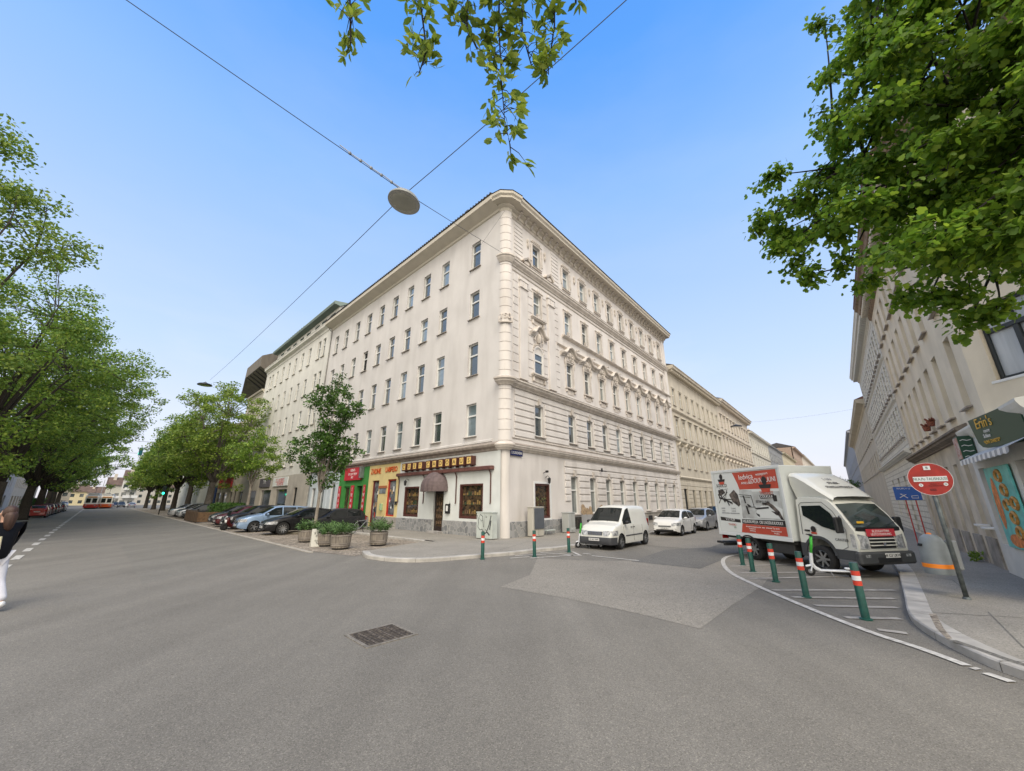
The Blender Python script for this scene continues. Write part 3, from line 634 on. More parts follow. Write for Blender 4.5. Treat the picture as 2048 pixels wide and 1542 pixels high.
# yellow shop
FL.text('shop_sign', 'ZADNE', .62, mat('sign_orange', (.60, .10, .02), rough=.6), -14.75, -.03, 4.35, depth=.02, xs=.8)
FL.text('shop_sign', 'LABPESO', .56, MATS['sign_orange'], -12.3, -.03, 4.4, depth=.02, xs=.8)
M_red = mat('red_frame', (.48, .03, .015), rough=.45); M_maroon = mat('maroon_frame', (.16, .03, .03), rough=.5)
def tall_window(F, x0, x1, z0, z1, fm, gm, extra=None, name='window'):
    w2, h, t = (x1-x0)/2, z1-z0, .1; f = MB(); f.bbox(-w2, -w2+t, 0, .14, 0, h, .01); f.bbox(w2-t, w2, 0, .14, 0, h, .01); f.bbox(-w2+t, w2-t, 0, .14, 0, t, .01); f.bbox(-w2+t, w2-t, 0, .14, h-t, h, .01)
    o = F.put(f, name, fm, (x0+x1)/2, .08, z0); p = MB(); p.poly((-w2+t, .1, t), (w2-t, .1, t), (w2-t, .1, h-t), (-w2+t, .1, h-t)); p.build('pane', gm, o)
    if extra:
        rr = random.Random(int(abs(x0)*7)); e = MB()
        for k in range(extra): x, z = rr.uniform(-w2+t, w2-t-.2), rr.uniform(.3, h*.75); e.mat(rr.randint(0, 3)).bbox(x, x+rr.uniform(.1, .25), .08, .095, z, z+rr.uniform(.1, .4), .004)
        e.build('display', [M_white, M_red, M_black, mat('goods_tan', (.45, .3, .15))], o)
    return o
tall_window(FL, -12.75, -11.45, .95, 3.66, M_red, mat('bright_glass', (.30, .33, .35), rough=.1, col2=(.08, .08, .09), scale=1.5), 9)
tall_window(FL, -15.2, -14.1, .14, 3.64, M_maroon, MATS['bright_glass'], 9)
b = MB(); b.bbox(-.65, .65, -.05, 0, -.1, .1, .01); b.mat(1).bbox(-.5, .5, -.03, 0, -.5, -.1, .01); FL.put(b, 'wall_board', [mat('terracotta_board', (.4, .13, .05)), MATS['bright_glass']], -13.4, 0, 3.1)
b = MB(); b.bbox(-.12, .12, -.16, 0, -.25, .25, .01); FL.put(b, 'wall_dispenser', mat('dispenser_green', (.35, .5, .3)), -13.3, 0, 1.6)
b = MB(); b.bbox(-.1, .1, -.08, 0, -.12, .12, .01); FL.put(b, 'electric_box', M_black, -11.2, 0, 1.9)
# green shop
M_signred = mat('sign_red', (.50, .035, .05), rough=.5, var=.1)
b = MB(); b.bbox(-1.62, 1.62, -.1, 0, -.55, .52, .01); o = FL.put(b, 'shop_sign', M_signred, -18.75, -.08, 4.34)
b = MB(); b.bbox(1.63, 1.86, -.3, .08, -.42, .55, .01); b.build('sign_side', M_metal, o)
for t_, z, s in (("I BIN'S", .3, .34), ('OF LUTTIUM', -.03, .30), ('INT', -.33, .28)): text_mesh('lettering', t_, s, M_white, o, (0, -.105, z), (R(90), 0, 0), depth=.006)
for x, w_ in ((-21.35, .55), (-18.7, .62), (-16.45, .4)):
    b = MB(); b.bbox(-w_/2, w_/2, -.03, .0, -1.4, 1.35, .008); o = FL.put(b, 'banner', M_signred, x, -.05, 2.0)
    for k, ch in enumerate('INAHE'): text_mesh('lettering', ch, .44, M_white, o, (0, -.034, 1.0-k*.47), (R(90), 0, 0), depth=.004, xs=.9)
tall_window(FL, -20.6, -19.4, .5, 3.3, M_shopg, M_disp); 
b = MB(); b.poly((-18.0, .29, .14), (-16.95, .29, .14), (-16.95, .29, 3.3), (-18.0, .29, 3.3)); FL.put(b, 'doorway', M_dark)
for x0, x1 in ((-23.6, -22.6), (-26.2, -25.1)): tall_window(FL, x0, x1, 1.0, 3.7, M_white, M_glass)
tall_window(FL, -28.4, -27.4, .14, 3.3, M_white, M_glass, name='door')
for x in (-21.9, -24.4, -26.8): b = MB(); b.bbox(-.16, .16, -.06, 0, .12, 4.86, .01); FL.put(b, 'pilaster', M_shopb, x, 0, 0)
# street name plate
b = MB(); b.bbox(-.56, .56, -.02, .01, -.17, .17, .006); o = FR.put(b, 'street_name_plate', mat('enamel_blue', (.01, .015, .09), rough=.25), 1.1, -.08, 4.77); text_mesh('lettering', 'E.KUOOVENI', .23, M_white, o, (0, -.024, -.005), (R(90), 0, 0), depth=.003, xs=.72)

for s_ in (29.12, 15.4):
    b = MB(); b.tube([(-s_, -.09, .3), (-s_, -.09, 21.4), (-s_, -.6, 21.9)], .05, 8)
    for z_ in (3, 6.5, 10, 13.5, 17, 20.5): b.lathe([(.062, z_), (.062, z_+.06)], 8, (-s_, -.09, 0))
    if s_ > 20: FL.put(b, 'downpipe', mat('zinc_pipe', (.34, .33, .30), rough=.6, metal=.3, var=.2))
# ---- right face of the corner house
colsR = [3.58] + [7.63, 10.3, 12.85, 15.4, 18.0, 20.65, 23.27, 25.9, 28.55]
rowsR = [(6.05, 8.08), (10.25, 12.15), (14.45, 16.4), (18.6, 20.4)]
opsR = [(c-.47, c+.47, a, b) for c in colsR for a, b in rowsR]; opsR[1] = (3.11, 4.05, 10.25, 11.75)
gopsR = [(c-.47, c+.47, 1.2, 3.7) for c in colsR[1:]]
mb = MB(); holes(mb, .36, LEN_R, .1, TOP, [o for o in opsR if o[:2] != (3.11, 4.05) or o[2] != 10.25] + gopsR + [(2.92, 4.5, 1.04, 3.08), (3.11, 4.05, 10.25, 11.75)], depth=.24); FR.put(mb, 'wall', M_plR)
for c in colsR:
    for i, (a, b) in enumerate(rowsR):
        if c == 3.58 and i == 1: put_window(FR, c, a, 11.75, .94, arch=True, depth=.06, mats=(M_glass, M_glass)); continue
        put_window(FR, c, a, b, .94, depth=.24)
for c in colsR[1:]: put_window(FR, c, 1.2, 3.7, .94, depth=.24, mats=(M_curt, M_curt))
# rusticated bands: courses of projecting blocks cut round the openings
def courses(F, name, m, x0, x1, z0, z1, n, ops, gap=.10, out=.06):
    mb = MB(); h = (z1-z0)/n
    for k in range(n):
        a, b = z0+k*h+gap/2, z0+(k+1)*h-gap/2; cuts = sorted((o[0]-.13, o[1]+.13) for o in ops if o[2] < b+.1 and o[3] > a-.02); x = x0
        for c0, c1 in cuts + [(x1, x1)]:
            if c0 > x+.05: mb.bbox(x, c0, -out, .02, a, b, .022)
            x = max(x, c1)
    return F.put(mb, name, m)
courses(FR, 'rustication', M_plR, 1.0, LEN_R, 5.75, 8.75, 7, opsR)
courses(FR, 'rustication', M_plR, 6.35, LEN_R, 2.0, 4.75, 6, gopsR)
# keystones of the lower windows
key = MB(); key.add([(-.11, -.10, 0), (.11, -.10, 0), (.16, -.12, .42), (-.16, -.12, .42), (-.11, 0, 0), (.11, 0, 0), (.16, 0, .42), (-.16, 0, .42)], [(0, 1, 2, 3), (0, 3, 7, 4), (1, 5, 6, 2), (3, 2, 6, 7), (0, 4, 5, 1)])
kme = None
for c in colsR:
    for z in ([8.12, 3.72] if c > 5 else [8.12]):
        if kme is None: o = FR.put(key, 'keystone', M_trim, c, 0, z); kme = o.data
        else: FR.inst('keystone', kme, c, z)
# cornices that run round the corner drum
def ringprof(z, out, h):
    return [(0, z-.16*h), (out*.25, z-.10*h), (out*.3, z), (out*.75, z+.22*h), (out*.8, z+.40*h), (out, z+.48*h), (out, z+.66*h), (out*.1, z+h), (0, z+h)]
RC = .62; DR = FR.M @ Vector((.95, RC-.07, 0)) ; 
# drum axis: tangent to both faces
bis = (NL + NR).normalized(); ang = math.acos(max(-1, min(1, NL.dot(NR)))); DRUM = CORNER - CORNER + (-bis) * 0
DRUM = UL * .33 + UR * .47
def drum_ring(mb, prof, r0, seg=20):
    a_l = math.atan2(NL.y, NL.x) - .12; a_r = math.atan2(NR.y, NR.x) + .12
    if a_r < a_l: a_r += 2*PI
    mb.lathe([(r0+o, z) for o, z in prof], seg, (DRUM.x, DRUM.y, 0), 'z', a_l, a_r)
RD = .49
for z, out, h, nm in ((4.95, .28, .42, 'string_course'), (8.86, .42, .55, 'main_string_course'), (17.45, .34, .62, 'upper_string_course')):
    pr = ringprof(z, out, h)
    mb = MB(); mould(mb, .42, LEN_R+.05, pr, ends=True); FR.put(mb, nm, M_trim)
    mb = MB(); drum_ring(mb, pr, RD-.02); mb.build('corner_' + nm, M_trim, CB, smooth=True, angle=40)
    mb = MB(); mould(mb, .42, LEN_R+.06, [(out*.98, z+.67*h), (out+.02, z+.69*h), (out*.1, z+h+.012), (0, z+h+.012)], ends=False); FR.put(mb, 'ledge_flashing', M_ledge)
mb = MB(); mould(mb, 5.9, LEN_R, ringprof(13.25, .16, .16)); mould(mb, 6.7, LEN_R, ringprof(14.12, .26, .22)); FR.put(mb, 'sill_course', M_trim)
mb = MB(); mould(mb, .8, LEN_R, ringprof(17.05, .07, .1)); mould(mb, .8, LEN_R, ringprof(21.2, .1, .16)); mould(mb, .8, LEN_R, ringprof(5.62, .06, .1)); FR.put(mb, 'thin_mouldings', M_trim)
# drum body with course rings
mb = MB(); prof = [(RD-.05, .1), (RD-.05, 4.9)]; 
mb2 = MB(); drum_ring(mb2, [(-.10, .1), (-.10, 4.95)], RD); mb2.build('corner_foot', M_plR, CB, smooth=True)
pr = [(0, 5.3)]; z = 5.4
while z < 21.6:
    h = .62
    if 8.7 < z < 9.5: pr += [(0, z)]; z += .3; continue
    pr += [(.0, z), (-.03, z+.012), (-.03, z+.04), (0, z+.052)]; z += h
pr += [(0, 21.9)]; mb = MB(); drum_ring(mb, pr, RD, 24); mb.build('corner_drum', M_plR, CB, smooth=True, angle=30)
# year-like ornament on the drum
bisa = math.atan2(bis.y, bis.x); pp = DRUM + bis * (RD+.0)
o = text_mesh('house_number_relief', '150', .52, M_trim, CB, (pp.x, pp.y, 13.35), (R(90), 0, bisa+PI/2), depth=.05)
b = MB(); b.bbox(-.45, .45, -.10, .04, -.42, -.34, .01); b.bbox(-.45, -.38, -.08, .1, -.34, .0, .01); b.bbox(.38, .45, -.08, .1, -.34, .0, .01); b.build('relief_frame', M_trim, CB, (pp.x, pp.y, 13.3), bisa+PI/2)
# main cornice of the right face with brackets
CPR = [(0, 21.45), (.08, 21.5), (.1, 21.7), (.3, 21.8), (.32, 21.92), (.82, 21.95), (.84, 22.1), (.95, 22.2), (.98, 22.36), (.9, 22.4), (0, 22.4)]
mb = MB(); mould(mb, .42, LEN_R+.3, CPR); FR.put(mb, 'main_cornice', M_eave)
mb = MB(); drum_ring(mb, [(o_-.04, z_) for o_, z_ in CPR], RD, 3); mb.build('corner_cornice', M_eave, CB, smooth=True, angle=30)
mb = MB(); mould(mb, .42, LEN_R+.35, [(1.02, 22.4), (1.03, 22.45), (-4.5, 24.2), (-4.5, 22.42)]); FR.put(mb, 'roof', M_tile)
mb = MB(); drum_ring(mb, [(.9, 22.4), (.95, 22.45), (-.4, 23.1)], RD, 3); mb.build('corner_roof', M_tile, CB)
br = MB(); br.prism([(0, 0), (-.42, .0), (-.5, -.06), (-.5, -.14), (-.3, -.2), (-.16, -.42), (0, -.46)], -.09, .09, 'x'); br.bbox(-.12, .12, -.56, 0, .0, .05, .01)
bme = None; x = 1.35
mod = []
while x < LEN_R-.2:
    if bme is None: o = FR.put(br, 'cornice_bracket', M_trim, x, 0, 21.9); bme = o.data
    else: FR.inst('cornice_bracket', bme, x, 21.9)
    x += .76
# flat pilaster strips, frames and ornament
def ellips(mb, c, r, seg=8, rows=5):
    mb.add(*_ell(c, r, seg, rows))
def _ell(c, r, seg, rows):
    vs = []; fs = []
    for i in range(rows+1):
        t = -PI/2 + PI*i/rows
        for k in range(seg): a = 2*PI*k/seg; vs.append((c[0]+r[0]*math.cos(t)*math.cos(a), c[1]+r[1]*math.cos(t)*math.sin(a), c[2]+r[2]*math.sin(t)))
    for i in range(rows):
        for k in range(seg): fs.append((i*seg+k, i*seg+(k+1) % seg, (i+1)*seg+(k+1) % seg, (i+1)*seg+k))
    return vs, fs
def curve_mould(mb, pts, prof, yb=0.0):
    """moulding following a line of (x,z); profile of (out, up)"""
    n = len(prof); m_ = len(pts); vs = []
    for i, p in enumerate(pts):
        a = pts[max(i-1, 0)]; b = pts[min(i+1, m_-1)]; dx, dz = b[0]-a[0], b[1]-a[1]; l_ = math.hypot(dx, dz); nx, nz = -dz/l_, dx/l_
        for o_, u2 in prof: vs.append((p[0]+nx*u2, yb-o_, p[1]+nz*u2))
    mb.add(vs, [(i*n+k, i*n+k+1, (i+1)*n+k+1, (i+1)*n+k) for i in range(m_-1) for k in range(n-1)] + [tuple(range(n)), tuple((m_-1)*n+k for k in range(n))])
PP = [(0, -.12), (.10, -.10), (.14, 0), (.30, .04), (.34, .12), (.30, .17), (0, .2)]
def scurve(hw, hgt, flat=.3):
    pts = []
    for k in range(33):
        t = -1 + 2*k/32; a = abs(t)*1.22
        z = hgt*(.52 + .48*math.cos(PI*a/.95)) if a < .42 else hgt*(.58*max(0, 1-(a-.42)/.42)**1.7) - .05*max(0, a-.9)/.32; pts.append((t*hw, z))
    return pts
ped = MB(); curve_mould(ped, scurve(1.24, .58), PP)
rr = random.Random(11)
ellips(ped, (0, -.06, .12), (.20, .16, .24)); 
for sx in (-1, 1):
    ellips(ped, (sx*.30, -.05, .0), (.12, .12, .12)); ellips(ped, (sx*.42, -.04, -.22), (.08, .09, .16)); ped.tube([(sx*.25, -.1, .25), (sx*.42, -.12, .1), (sx*.5, -.1, -.1), (sx*.4, -.09, -.2)], [.05, .05, .04, .02], 6)
    ped.tube([(sx*.62, -.05, -.2), (sx*.66, -.07, -.45), (sx*.60, -.06, -.75), (sx*.66, -.05, -.95)], [.05, .07, .05, .02], 6)
ped.bbox(-.62, .62, -.10, 0, -.42, -.34, .015); ellips(ped, (0, -.12, -.26), (.12, .08, .12))
pme = None
for c in colsR[1:]:
    if pme is None: o = FR.put(ped, 'window_pediment', M_trim, c, 0, 12.72, smooth=True, angle=35); pme = o.data
    else: FR.inst('window_pediment', pme, c, 12.72)
# bay pediment: larger, over the arched window
bp_ = MB(); curve_mould(bp_, [(x*.72, z*1.15+.1) for x, z in scurve(1.3, .5)], PP); ellips(bp_, (0, -.1, -.1), (.2, .2, .4)); 
for k in range(9): a = PI*(k+.5)/9; bp_.bbox(.62*math.cos(a)-.06, .62*math.cos(a)+.06, -.1, 0, -1.15+.62*math.sin(a)-.06, -1.15+.62*math.sin(a)+.08, .02)
for sx in (-1, 1): bp_.tube([(sx*.35, -.1, .1), (sx*.5, -.1, -.25), (sx*.3, -.12, -.4)], [.06, .06, .03], 6)
FR.put(bp_, 'bay_pediment', M_trim, 3.58, 0, 12.95, smooth=True, angle=35)
arch_fr = MB()
for i in range(12):
    a0, a1 = PI*i/12, PI*(i+1)/12
    arch_fr.add([(r_*math.cos(a), y_, r_*math.sin(a)) for a in (a0, a1) for r_, y_ in ((.47, 0), (.47, -.07), (.6, -.07), (.6, 0))], [(0, 1, 5, 4), (1, 2, 6, 5), (2, 3, 7, 6)])
arch_fr.bbox(-.6, -.47, -.07, 0, -1.5, 0, .01); arch_fr.bbox(.47, .6, -.07, 0, -1.5, 0, .01)
FR.put(arch_fr, 'arch_surround', M_plR, 3.58, 0, 11.75)
# window surrounds rows 2, 3, 4 and aprons
def surround(w2, h, t=.13, out=.05, ears=True):
    s_ = MB(); s_.bbox(-w2-t, -w2, -out, 0, -.02, h+t, .01); s_.bbox(w2, w2+t, -out, 0, -.02, h+t, .01); s_.bbox(-w2, w2, -out, 0, h, h+t, .01)
    if ears: s_.bbox(-w2-t-.08, w2+t+.08, -out-.05, 0, h+t, h+t+.06, .01)
    return s_
smes = {}
for c in colsR:
    for i, (a, b) in enumerate(rowsR):
        if i == 0 or (i == 1 and c < 5): continue
        k = i
        if k not in smes:
            s_ = surround(.47, b-a)
            if i == 2: ellips(s_, (0, -.08, b-a+.2), (.16, .12, .16)); s_.prism([(-.12, 0), (.12, 0), (.16, .3), (-.16, .3)], -.14, 0)
            if i == 3:
                for q in range(5): ellips(s_, (-.4+q*.2, -.05, b-a+.33), (.08, .07, .10)); 
                s_.bbox(-.75, -.62, -.07, 0, .3, 1.7, .01); s_.bbox(.62, .75, -.07, 0, .3, 1.7, .01)
                s_.bbox(-.62, .62, -.10, 0, -.2, -.1, .02)
            if i == 1: s_.bbox(-.72, .72, -.16, 0, -.18, -.08, .02); s_.bbox(-.66, -.5, -.10, 0, -.42, -.18, .02); s_.bbox(.5, .66, -.10, 0, -.42, -.18, .02); s_.bbox(-.4, .4, -.03, 0, -.6, -.25, .02)
            o = FR.put(s_, 'window_surround', M_trim, c, 0, a, smooth=True, angle=35); smes[k] = o.data
        else: FR.inst('window_surround', smes[k], c, a)
s_ = MB(); s_.bbox(-.85, .85, -.26, 0, -.12, .0, .02); s_.bbox(-.8, .8, -.2, 0, -.2, -.12, .02); s_.bbox(-.72, -.55, -.14, 0, -.55, -.2, .02); s_.bbox(.55, .72, -.14, 0, -.55, -.2, .02); s_.bbox(-.5, .5, -.05, 0, -.55, -.24, .02)
FR.put(s_, 'bay_sill', M_trim, 3.58, 0, 10.2); FR.put(s_, 'bay_sill', M_trim, 3.58, 0, 14.4)
# giant pilasters either side of the bay
for x in (1.95, 5.25):
    p = MB(); p.bbox(-.42, .42, -.10, .02, 9.5, 16.9, .02)
    for k in range(10): p.bbox(-.42, .42, -.13, -.08, 9.9+k*.62, 10.38+k*.62, .015) if False else None
    p.bbox(-.5, .5, -.16, 0, 16.6, 16.75, .02); p.bbox(-.46, .46, -.2, 0, 16.05, 16.1, .01)
    for k in range(3): p.bbox(-.34+k*.25, -.18+k*.25, -.15, 0, 16.12, 16.58, .03)
    FR.put(p, 'pilaster', M_plR, x, 0, 0)
for x0, x1 in ((.98, 1.95), (5.55, 6.5)): courses(FR, 'upper_rustication', M_plR, x0, x1, 18.3, 21.2, 9, [], gap=.05, out=.04)
for x in (1.15, 2.75, 4.4, 5.95): courses(FR, 'bay_rustication', M_plR, x-.28, x+.28, 9.9, 16.9, 12, [], gap=.05, out=.035)
for x in (2.2, 4.95):
    o = MB(); curve_mould(o, [(-.5, 0), (-.4, .18), (-.15, .3), (0, .46), (.15, .3), (.4, .18), (.5, 0)], [(0, -.1), (.3, -.08), (.34, .05), (0, .08)]); o.bbox(-.3, .3, -.22, 0, -.1, .2, .03); FR.put(o, 'scroll_ornament', M_trim, x, 0, 18.15)
# consoles between row 4 windows
cn = MB(); ellips(cn, (0, -.05, .2), (.13, .10, .2)); ellips(cn, (0, -.05, -.15), (.1, .08, .2)); cn.tube([(0, -.05, .4), (0, -.08, 0), (0, -.05, -.45)], [.05, .07, .02], 6); cme = None
xs_ = [2.55, 4.65] + [(colsR[i]+colsR[i+1])/2 for i in range(1, 9)]
for x in xs_:
    if cme is None: o = FR.put(cn, 'wall_console', M_trim, x, 0, 20.1, smooth=True); cme = o.data
    else: FR.inst('wall_console', cme, x, 20.1)
# stucco sprigs between row 2 pediments and sill course
sp_ = MB(); rr = random.Random(4)
for q in range(9): ellips(sp_, (rr.uniform(-.28, .28), -.03, rr.uniform(-.22, .25)), (rr.uniform(.04, .1), .05, rr.uniform(.04, .1)), 6, 4)
sme = None
for i in range(1, 9):
    x = (colsR[i]+colsR[i+1])/2
    if sme is None: o = FR.put(sp_, 'stucco_sprig', M_trim, x, 0, 13.55, smooth=True); sme = o.data
    else: FR.inst('stucco_sprig', sme, x, 13.55)
# base of the right face: grey render plinth with grille, flaking patches
b = MB(); b.bbox(6.1, 12.6, -.07, .05, .1, 1.12, .02); FR.put(b, 'plinth', mat('plinth_render', (.34, .335, .33), rough=.9, var=.15, scale=1.5, dirt=.3))
b = MB(); b.bbox(12.6, LEN_R, -.10, .05, .1, .95, .02); b.bbox(12.5, LEN_R, -.14, .02, .95, 1.05, .02); FR.put(b, 'plinth', mat('plinth_stone', (.30, .275, .24), rough=.9, var=.15, scale=1.5, dirt=.3))
b = MB(); b.box(-.55, .55, -.01, .01, -.38, .38)
for k in range(6): x = -.45 + k*.18; b.mat(1).tube([(x, -.03, -.38), (x, -.03, .38)], .014, 5)
FR.put(b, 'cellar_grille', [M_dark, M_iron], 7.65, -.075, .62)
for c in colsR[4:]: b = MB(); b.bbox(-.45, .45, -.01, .03, -.2, .2, .01); FR.put(b, 'cellar_window', M_black, c, -.115, .55)
b = MB()
for (x, z, s) in ((8.6, 1.45, .42), (9.1, 1.3, .3), (9.5, 1.35, .36), (10.95, 1.35, .3), (11.2, 1.6, .22)):
    b.add([(x, -.004, z)] + [(x+s*(1+.35*math.sin(3*a+x*9))*math.cos(a)*1.0, -.004, z+s*.75*(1+.3*math.cos(2*a+x))*math.sin(a)) for a in [2*PI*k/14 for k in range(14)]], [(0, 1+k, 1+(k+1) % 14) for k in range(14)])
    b.v = [(vx, -.004-.0007*int(x*3 % 5), vz) if False else (vx, vy, vz) for vx, vy, vz in b.v]
ys = iter([-.003, -.005, -.007, -.009, -.011]); k = 0
b2 = MB()
for i in range(5): 
    y = next(ys); b2.add([(v[0], y-.05, v[2]) for v in b.v[i*15:(i+1)*15]], [(0, 1+k, 1+(k+1) % 14) for k in range(14)])
FR.put(b2, 'bare_plaster_patch', mat('bare_plaster', (.36, .26, .16), rough=.95, var=.3, scale=7, bump=.6))
# flank and back so that the block is solid
b = MB(); b.box(-LEN_L, -LEN_L+.3, .0, 13, .1, 22.3); FL.put(b, 'party_wall', M_plL); b = MB(); b.box(LEN_R-.3, LEN_R, .0, 13, .1, 22.35); FR.put(b, 'party_wall', M_plR)
b = MB(); b.bbox(LEN_R-.85, LEN_R+.02, -.09, .05, .1, 21.4, .02); FR.put(b, 'end_pilaster', M_plR)
# ------------------------------------------------------------------ the other buildings
def simple_house(name, label, org, rz, x0, x1, z1, rows, cols, wallm, win_w=.95, cornice=(.7, .6), eavem=None, ground=None, gops=(), depthb=12, roofm=None,
                 style='t', bands=(), roofh=2.2, pilasters=(), surr=None, sillc=None, frame=None, winmat=None, gwall=None, dep=.2, cover=0, gz=4.5, part_windows=True, cat='building', grooves=None, brackets=0):
    B = thing(name, label, cat, org); F = Face(B, (0, 0, 0), rz); gops = list(gops)
    ops = [(c-win_w/2, c+win_w/2, a, b) for c in cols for a, b in rows]
    mb = MB()
    if gwall: holes(mb, x0, x1, gz, z1, ops, depth=dep); F.put(mb, 'wall', wallm); mb = MB(); holes(mb, x0, x1, .1, gz, gops, depth=dep); F.put(mb, 'ground_floor_wall', gwall)
    else: holes(mb, x0, x1, .1, z1, ops + gops, depth=dep); F.put(mb, 'wall', wallm)
    b = MB(); b.box(x0, x1, .35, depthb, .1, z1-.05); F.put(b, 'rear_block', wallm)
    for c in cols:
        for a, b_ in rows:
            if style == 'pane': 
                continue
            put_window(F, c, a, b_, win_w, style=style, depth=dep, sill=True, mats=winmat)
    for g_ in gops:
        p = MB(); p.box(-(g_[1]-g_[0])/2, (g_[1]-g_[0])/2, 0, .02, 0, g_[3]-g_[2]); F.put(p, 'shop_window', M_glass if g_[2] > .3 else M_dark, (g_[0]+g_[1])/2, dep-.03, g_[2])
    out, h = cornice
    mb = MB(); mould(mb, x0, x1, [(0, z1-h), (.08, z1-h*.9), (.1, z1-h*.6), (out*.85, z1-h*.35), (out*.9, z1-.08), (out, z1), (out, z1+.06), (0, z1+.08)]); F.put(mb, 'cornice', eavem or wallm)
    if brackets:
        b = MB(); b.bbox(-.1, .1, -out*.7, 0, -h*.45, 0, .02); me = None; x = x0 + .3
        while x < x1-.1:
            if me is None: me = F.put(b, 'cornice_bracket', eavem or wallm, x, 0, z1-h*.35).data
            else: F.inst('cornice_bracket', me, x, z1-h*.35)
            x += brackets
    mb = MB(); mb.add([(x0, -out, z1+.07), (x1, -out, z1+.07), (x1, 5, z1+roofh), (x0, 5, z1+roofh), (x0, depthb, z1+.1), (x1, depthb, z1+.1)], [(0, 1, 2, 3), (3, 2, 5, 4), (0, 3, 4), (1, 5, 2)]); F.put(mb, 'roof', roofm or M_tile)
    for z, o_, h_ in bands: mb = MB(); mould(mb, x0, x1, ringprof(z, o_, h_)); F.put(mb, 'string_course', eavem or wallm)
    if surr:
        for i, (a, b_) in enumerate(rows):
            me = None
            for c in cols:
                if me is None:
                    s_ = surround(win_w/2, b_-a, .12, .05)
                    if surr[i] == 'p': curve_mould(s_, [(x, z+b_-a+.45) for x, z in scurve(.9, .35)], [(p_[0]*.8, p_[1]*.7) for p_ in PP])
                    if surr[i] == 'f': s_.bbox(-win_w/2-.35, win_w/2+.35, -.22, 0, b_-a+.3, b_-a+.45, .02)
                    me = F.put(s_, 'window_surround', eavem or wallm, c, 0, a).data
                else: F.inst('window_surround', me, c, a)
    if grooves:
        z, top, step = grooves; courses(F, 'rustication', gwall or wallm, x0+.05, x1-.05, z, top, max(1, int((top-z)/step)), [g_ for g_ in gops], gap=.07, out=.045)
    return B, F
rzL = math.atan2(-UL.y, -UL.x); rzR = math.atan2(UR.y, UR.x)
M_b2 = mat('pale_grey_plaster', (.66, .64, .58), rough=.9, var=.06, scale=.35, dirt=.35, bump=.1)
M_b2g = mat('shopfront_render', (.46, .42, .36), rough=.9, var=.08, scale=1, dirt=.3)
M_green = mat('copper_green', (.22, .28, .25), rough=.7)
c2 = [31.3, 32.85, 36.1, 38.75, 41.5, 44.2, 46.9, 49.75, 52.1, 53.75]
g2 = [(-34.0, -32.9, .14, 3.5), (-40.5, -36.3, .6, 3.4), (-47.0, -42.6, .6, 3.4), (-53.5, -49.5, .6, 3.4)]
B2, F2 = simple_house('apartment_building', 'tall pale grey apartment house left of the cream corner house, with a set-back attic storey', CORNER, rzL, -55.8, -LEN_L-.01, 22.9,
    [(6.1, 8.35), (10.5, 12.8), (14.7, 17.0), (18.9, 21.3)], [-c for c in c2], M_b2, win_w=.9, cornice=(.55, .9), gops=g2, gwall=M_b2g, gz=5.0, roofh=.3)
for sg, (x, z, w_, h, m_, tx, tm) in enumerate(((-39.1, 4.3, 5.6, 1.05, M_shopw, 'Z-LAUBIES', M_signred), (-45.7, 4.35, 4.6, 1.15, mat('sign_slate', (.09, .085, .10)), 'T.V.I', M_white))):
    b = MB(); b.bbox(-w_/2, w_/2, -.12, 0, -h/2, h/2, .01); o = F2.put(b, 'shop_sign', m_, x, -.02, z); text_mesh('lettering', tx, .7, tm, o, (0, -.125, .12), (R(90), 0, 0), depth=.004)
    if sg == 0: text_mesh('lettering', 'KOSMETIK', .5, tm, o, (.2, -.125, -.3), (R(90), 0, 0), depth=.004)
b = MB(); b.bbox(-55.3, -30.5, .9, 8, 22.9, 26.0, .03); F2.put(b, 'attic_storey', M_b2)
b = MB(); mould(b, -55.5, -30.3, [(-.9, 25.7), (-.2, 25.8), (-.1, 26.05), (-.15, 26.2), (-2, 26.5)]); F2.put(b, 'attic_eave', M_green)
for c in (32.4, 35.2, 37.6, 40.9, 43.6, 46.6, 49.5, 52.6): box_part(F2, 'attic_window', M_glass, -c-.75, -c+.75, .86, .98, 23.6, 25.3, .01)
b = MB(); b.prism([(2, 26.4), (3.5, 29.2), (9, 29.2), (10, 26.4)], -56, -45, 'x'); F2.put(b, 'roof_superstructure', mat('dark_sheet_metal', (.07, .065, .065), rough=.6, var=.3, scale=3))
b = MB()
for k in range(10): b.box(-55+k, -54.6+k, 1.4, 1.6, 26.4, 28.2)
F2.put(b, 'roof_railing', M_black)
# third house and the concrete slab building with the overhanging storeys
M_b3 = mat('dull_cream_plaster', (.44, .40, .33), rough=.9, var=.08, scale=.6, dirt=.35)
B3, F3 = simple_house('low_apartment_building', 'dull cream house with shops, half hidden behind street trees under the concrete overhang', CORNER, rzL, -66, -55.81, 19.6,
    [(6.1, 8.3), (10.5, 12.7), (14.7, 16.9)], [-57.5, -59.3, -61.8, -64.3], M_b3, win_w=.95, gops=[(-59.5, -57, .5, 3.4), (-62.6, -61.2, .14, 3.6), (-65.5, -63.6, .5, 3.4)], cornice=(.4, .5), roofh=1)
B4, F4 = simple_house('shop_building', 'lower house with a wide red shop sign beyond the concrete overhang', CORNER, rzL, -84, -66.01, 15.5,
    [(6.4, 8.4), (10.2, 12.2)], [-68-2.6*k for k in range(6)], M_b3, win_w=.95, gops=[(-71, -67.5, .5, 3.4), (-75.5, -72.5, .5, 3.4), (-79, -77, .5, 3.4)], cornice=(.4, .5))
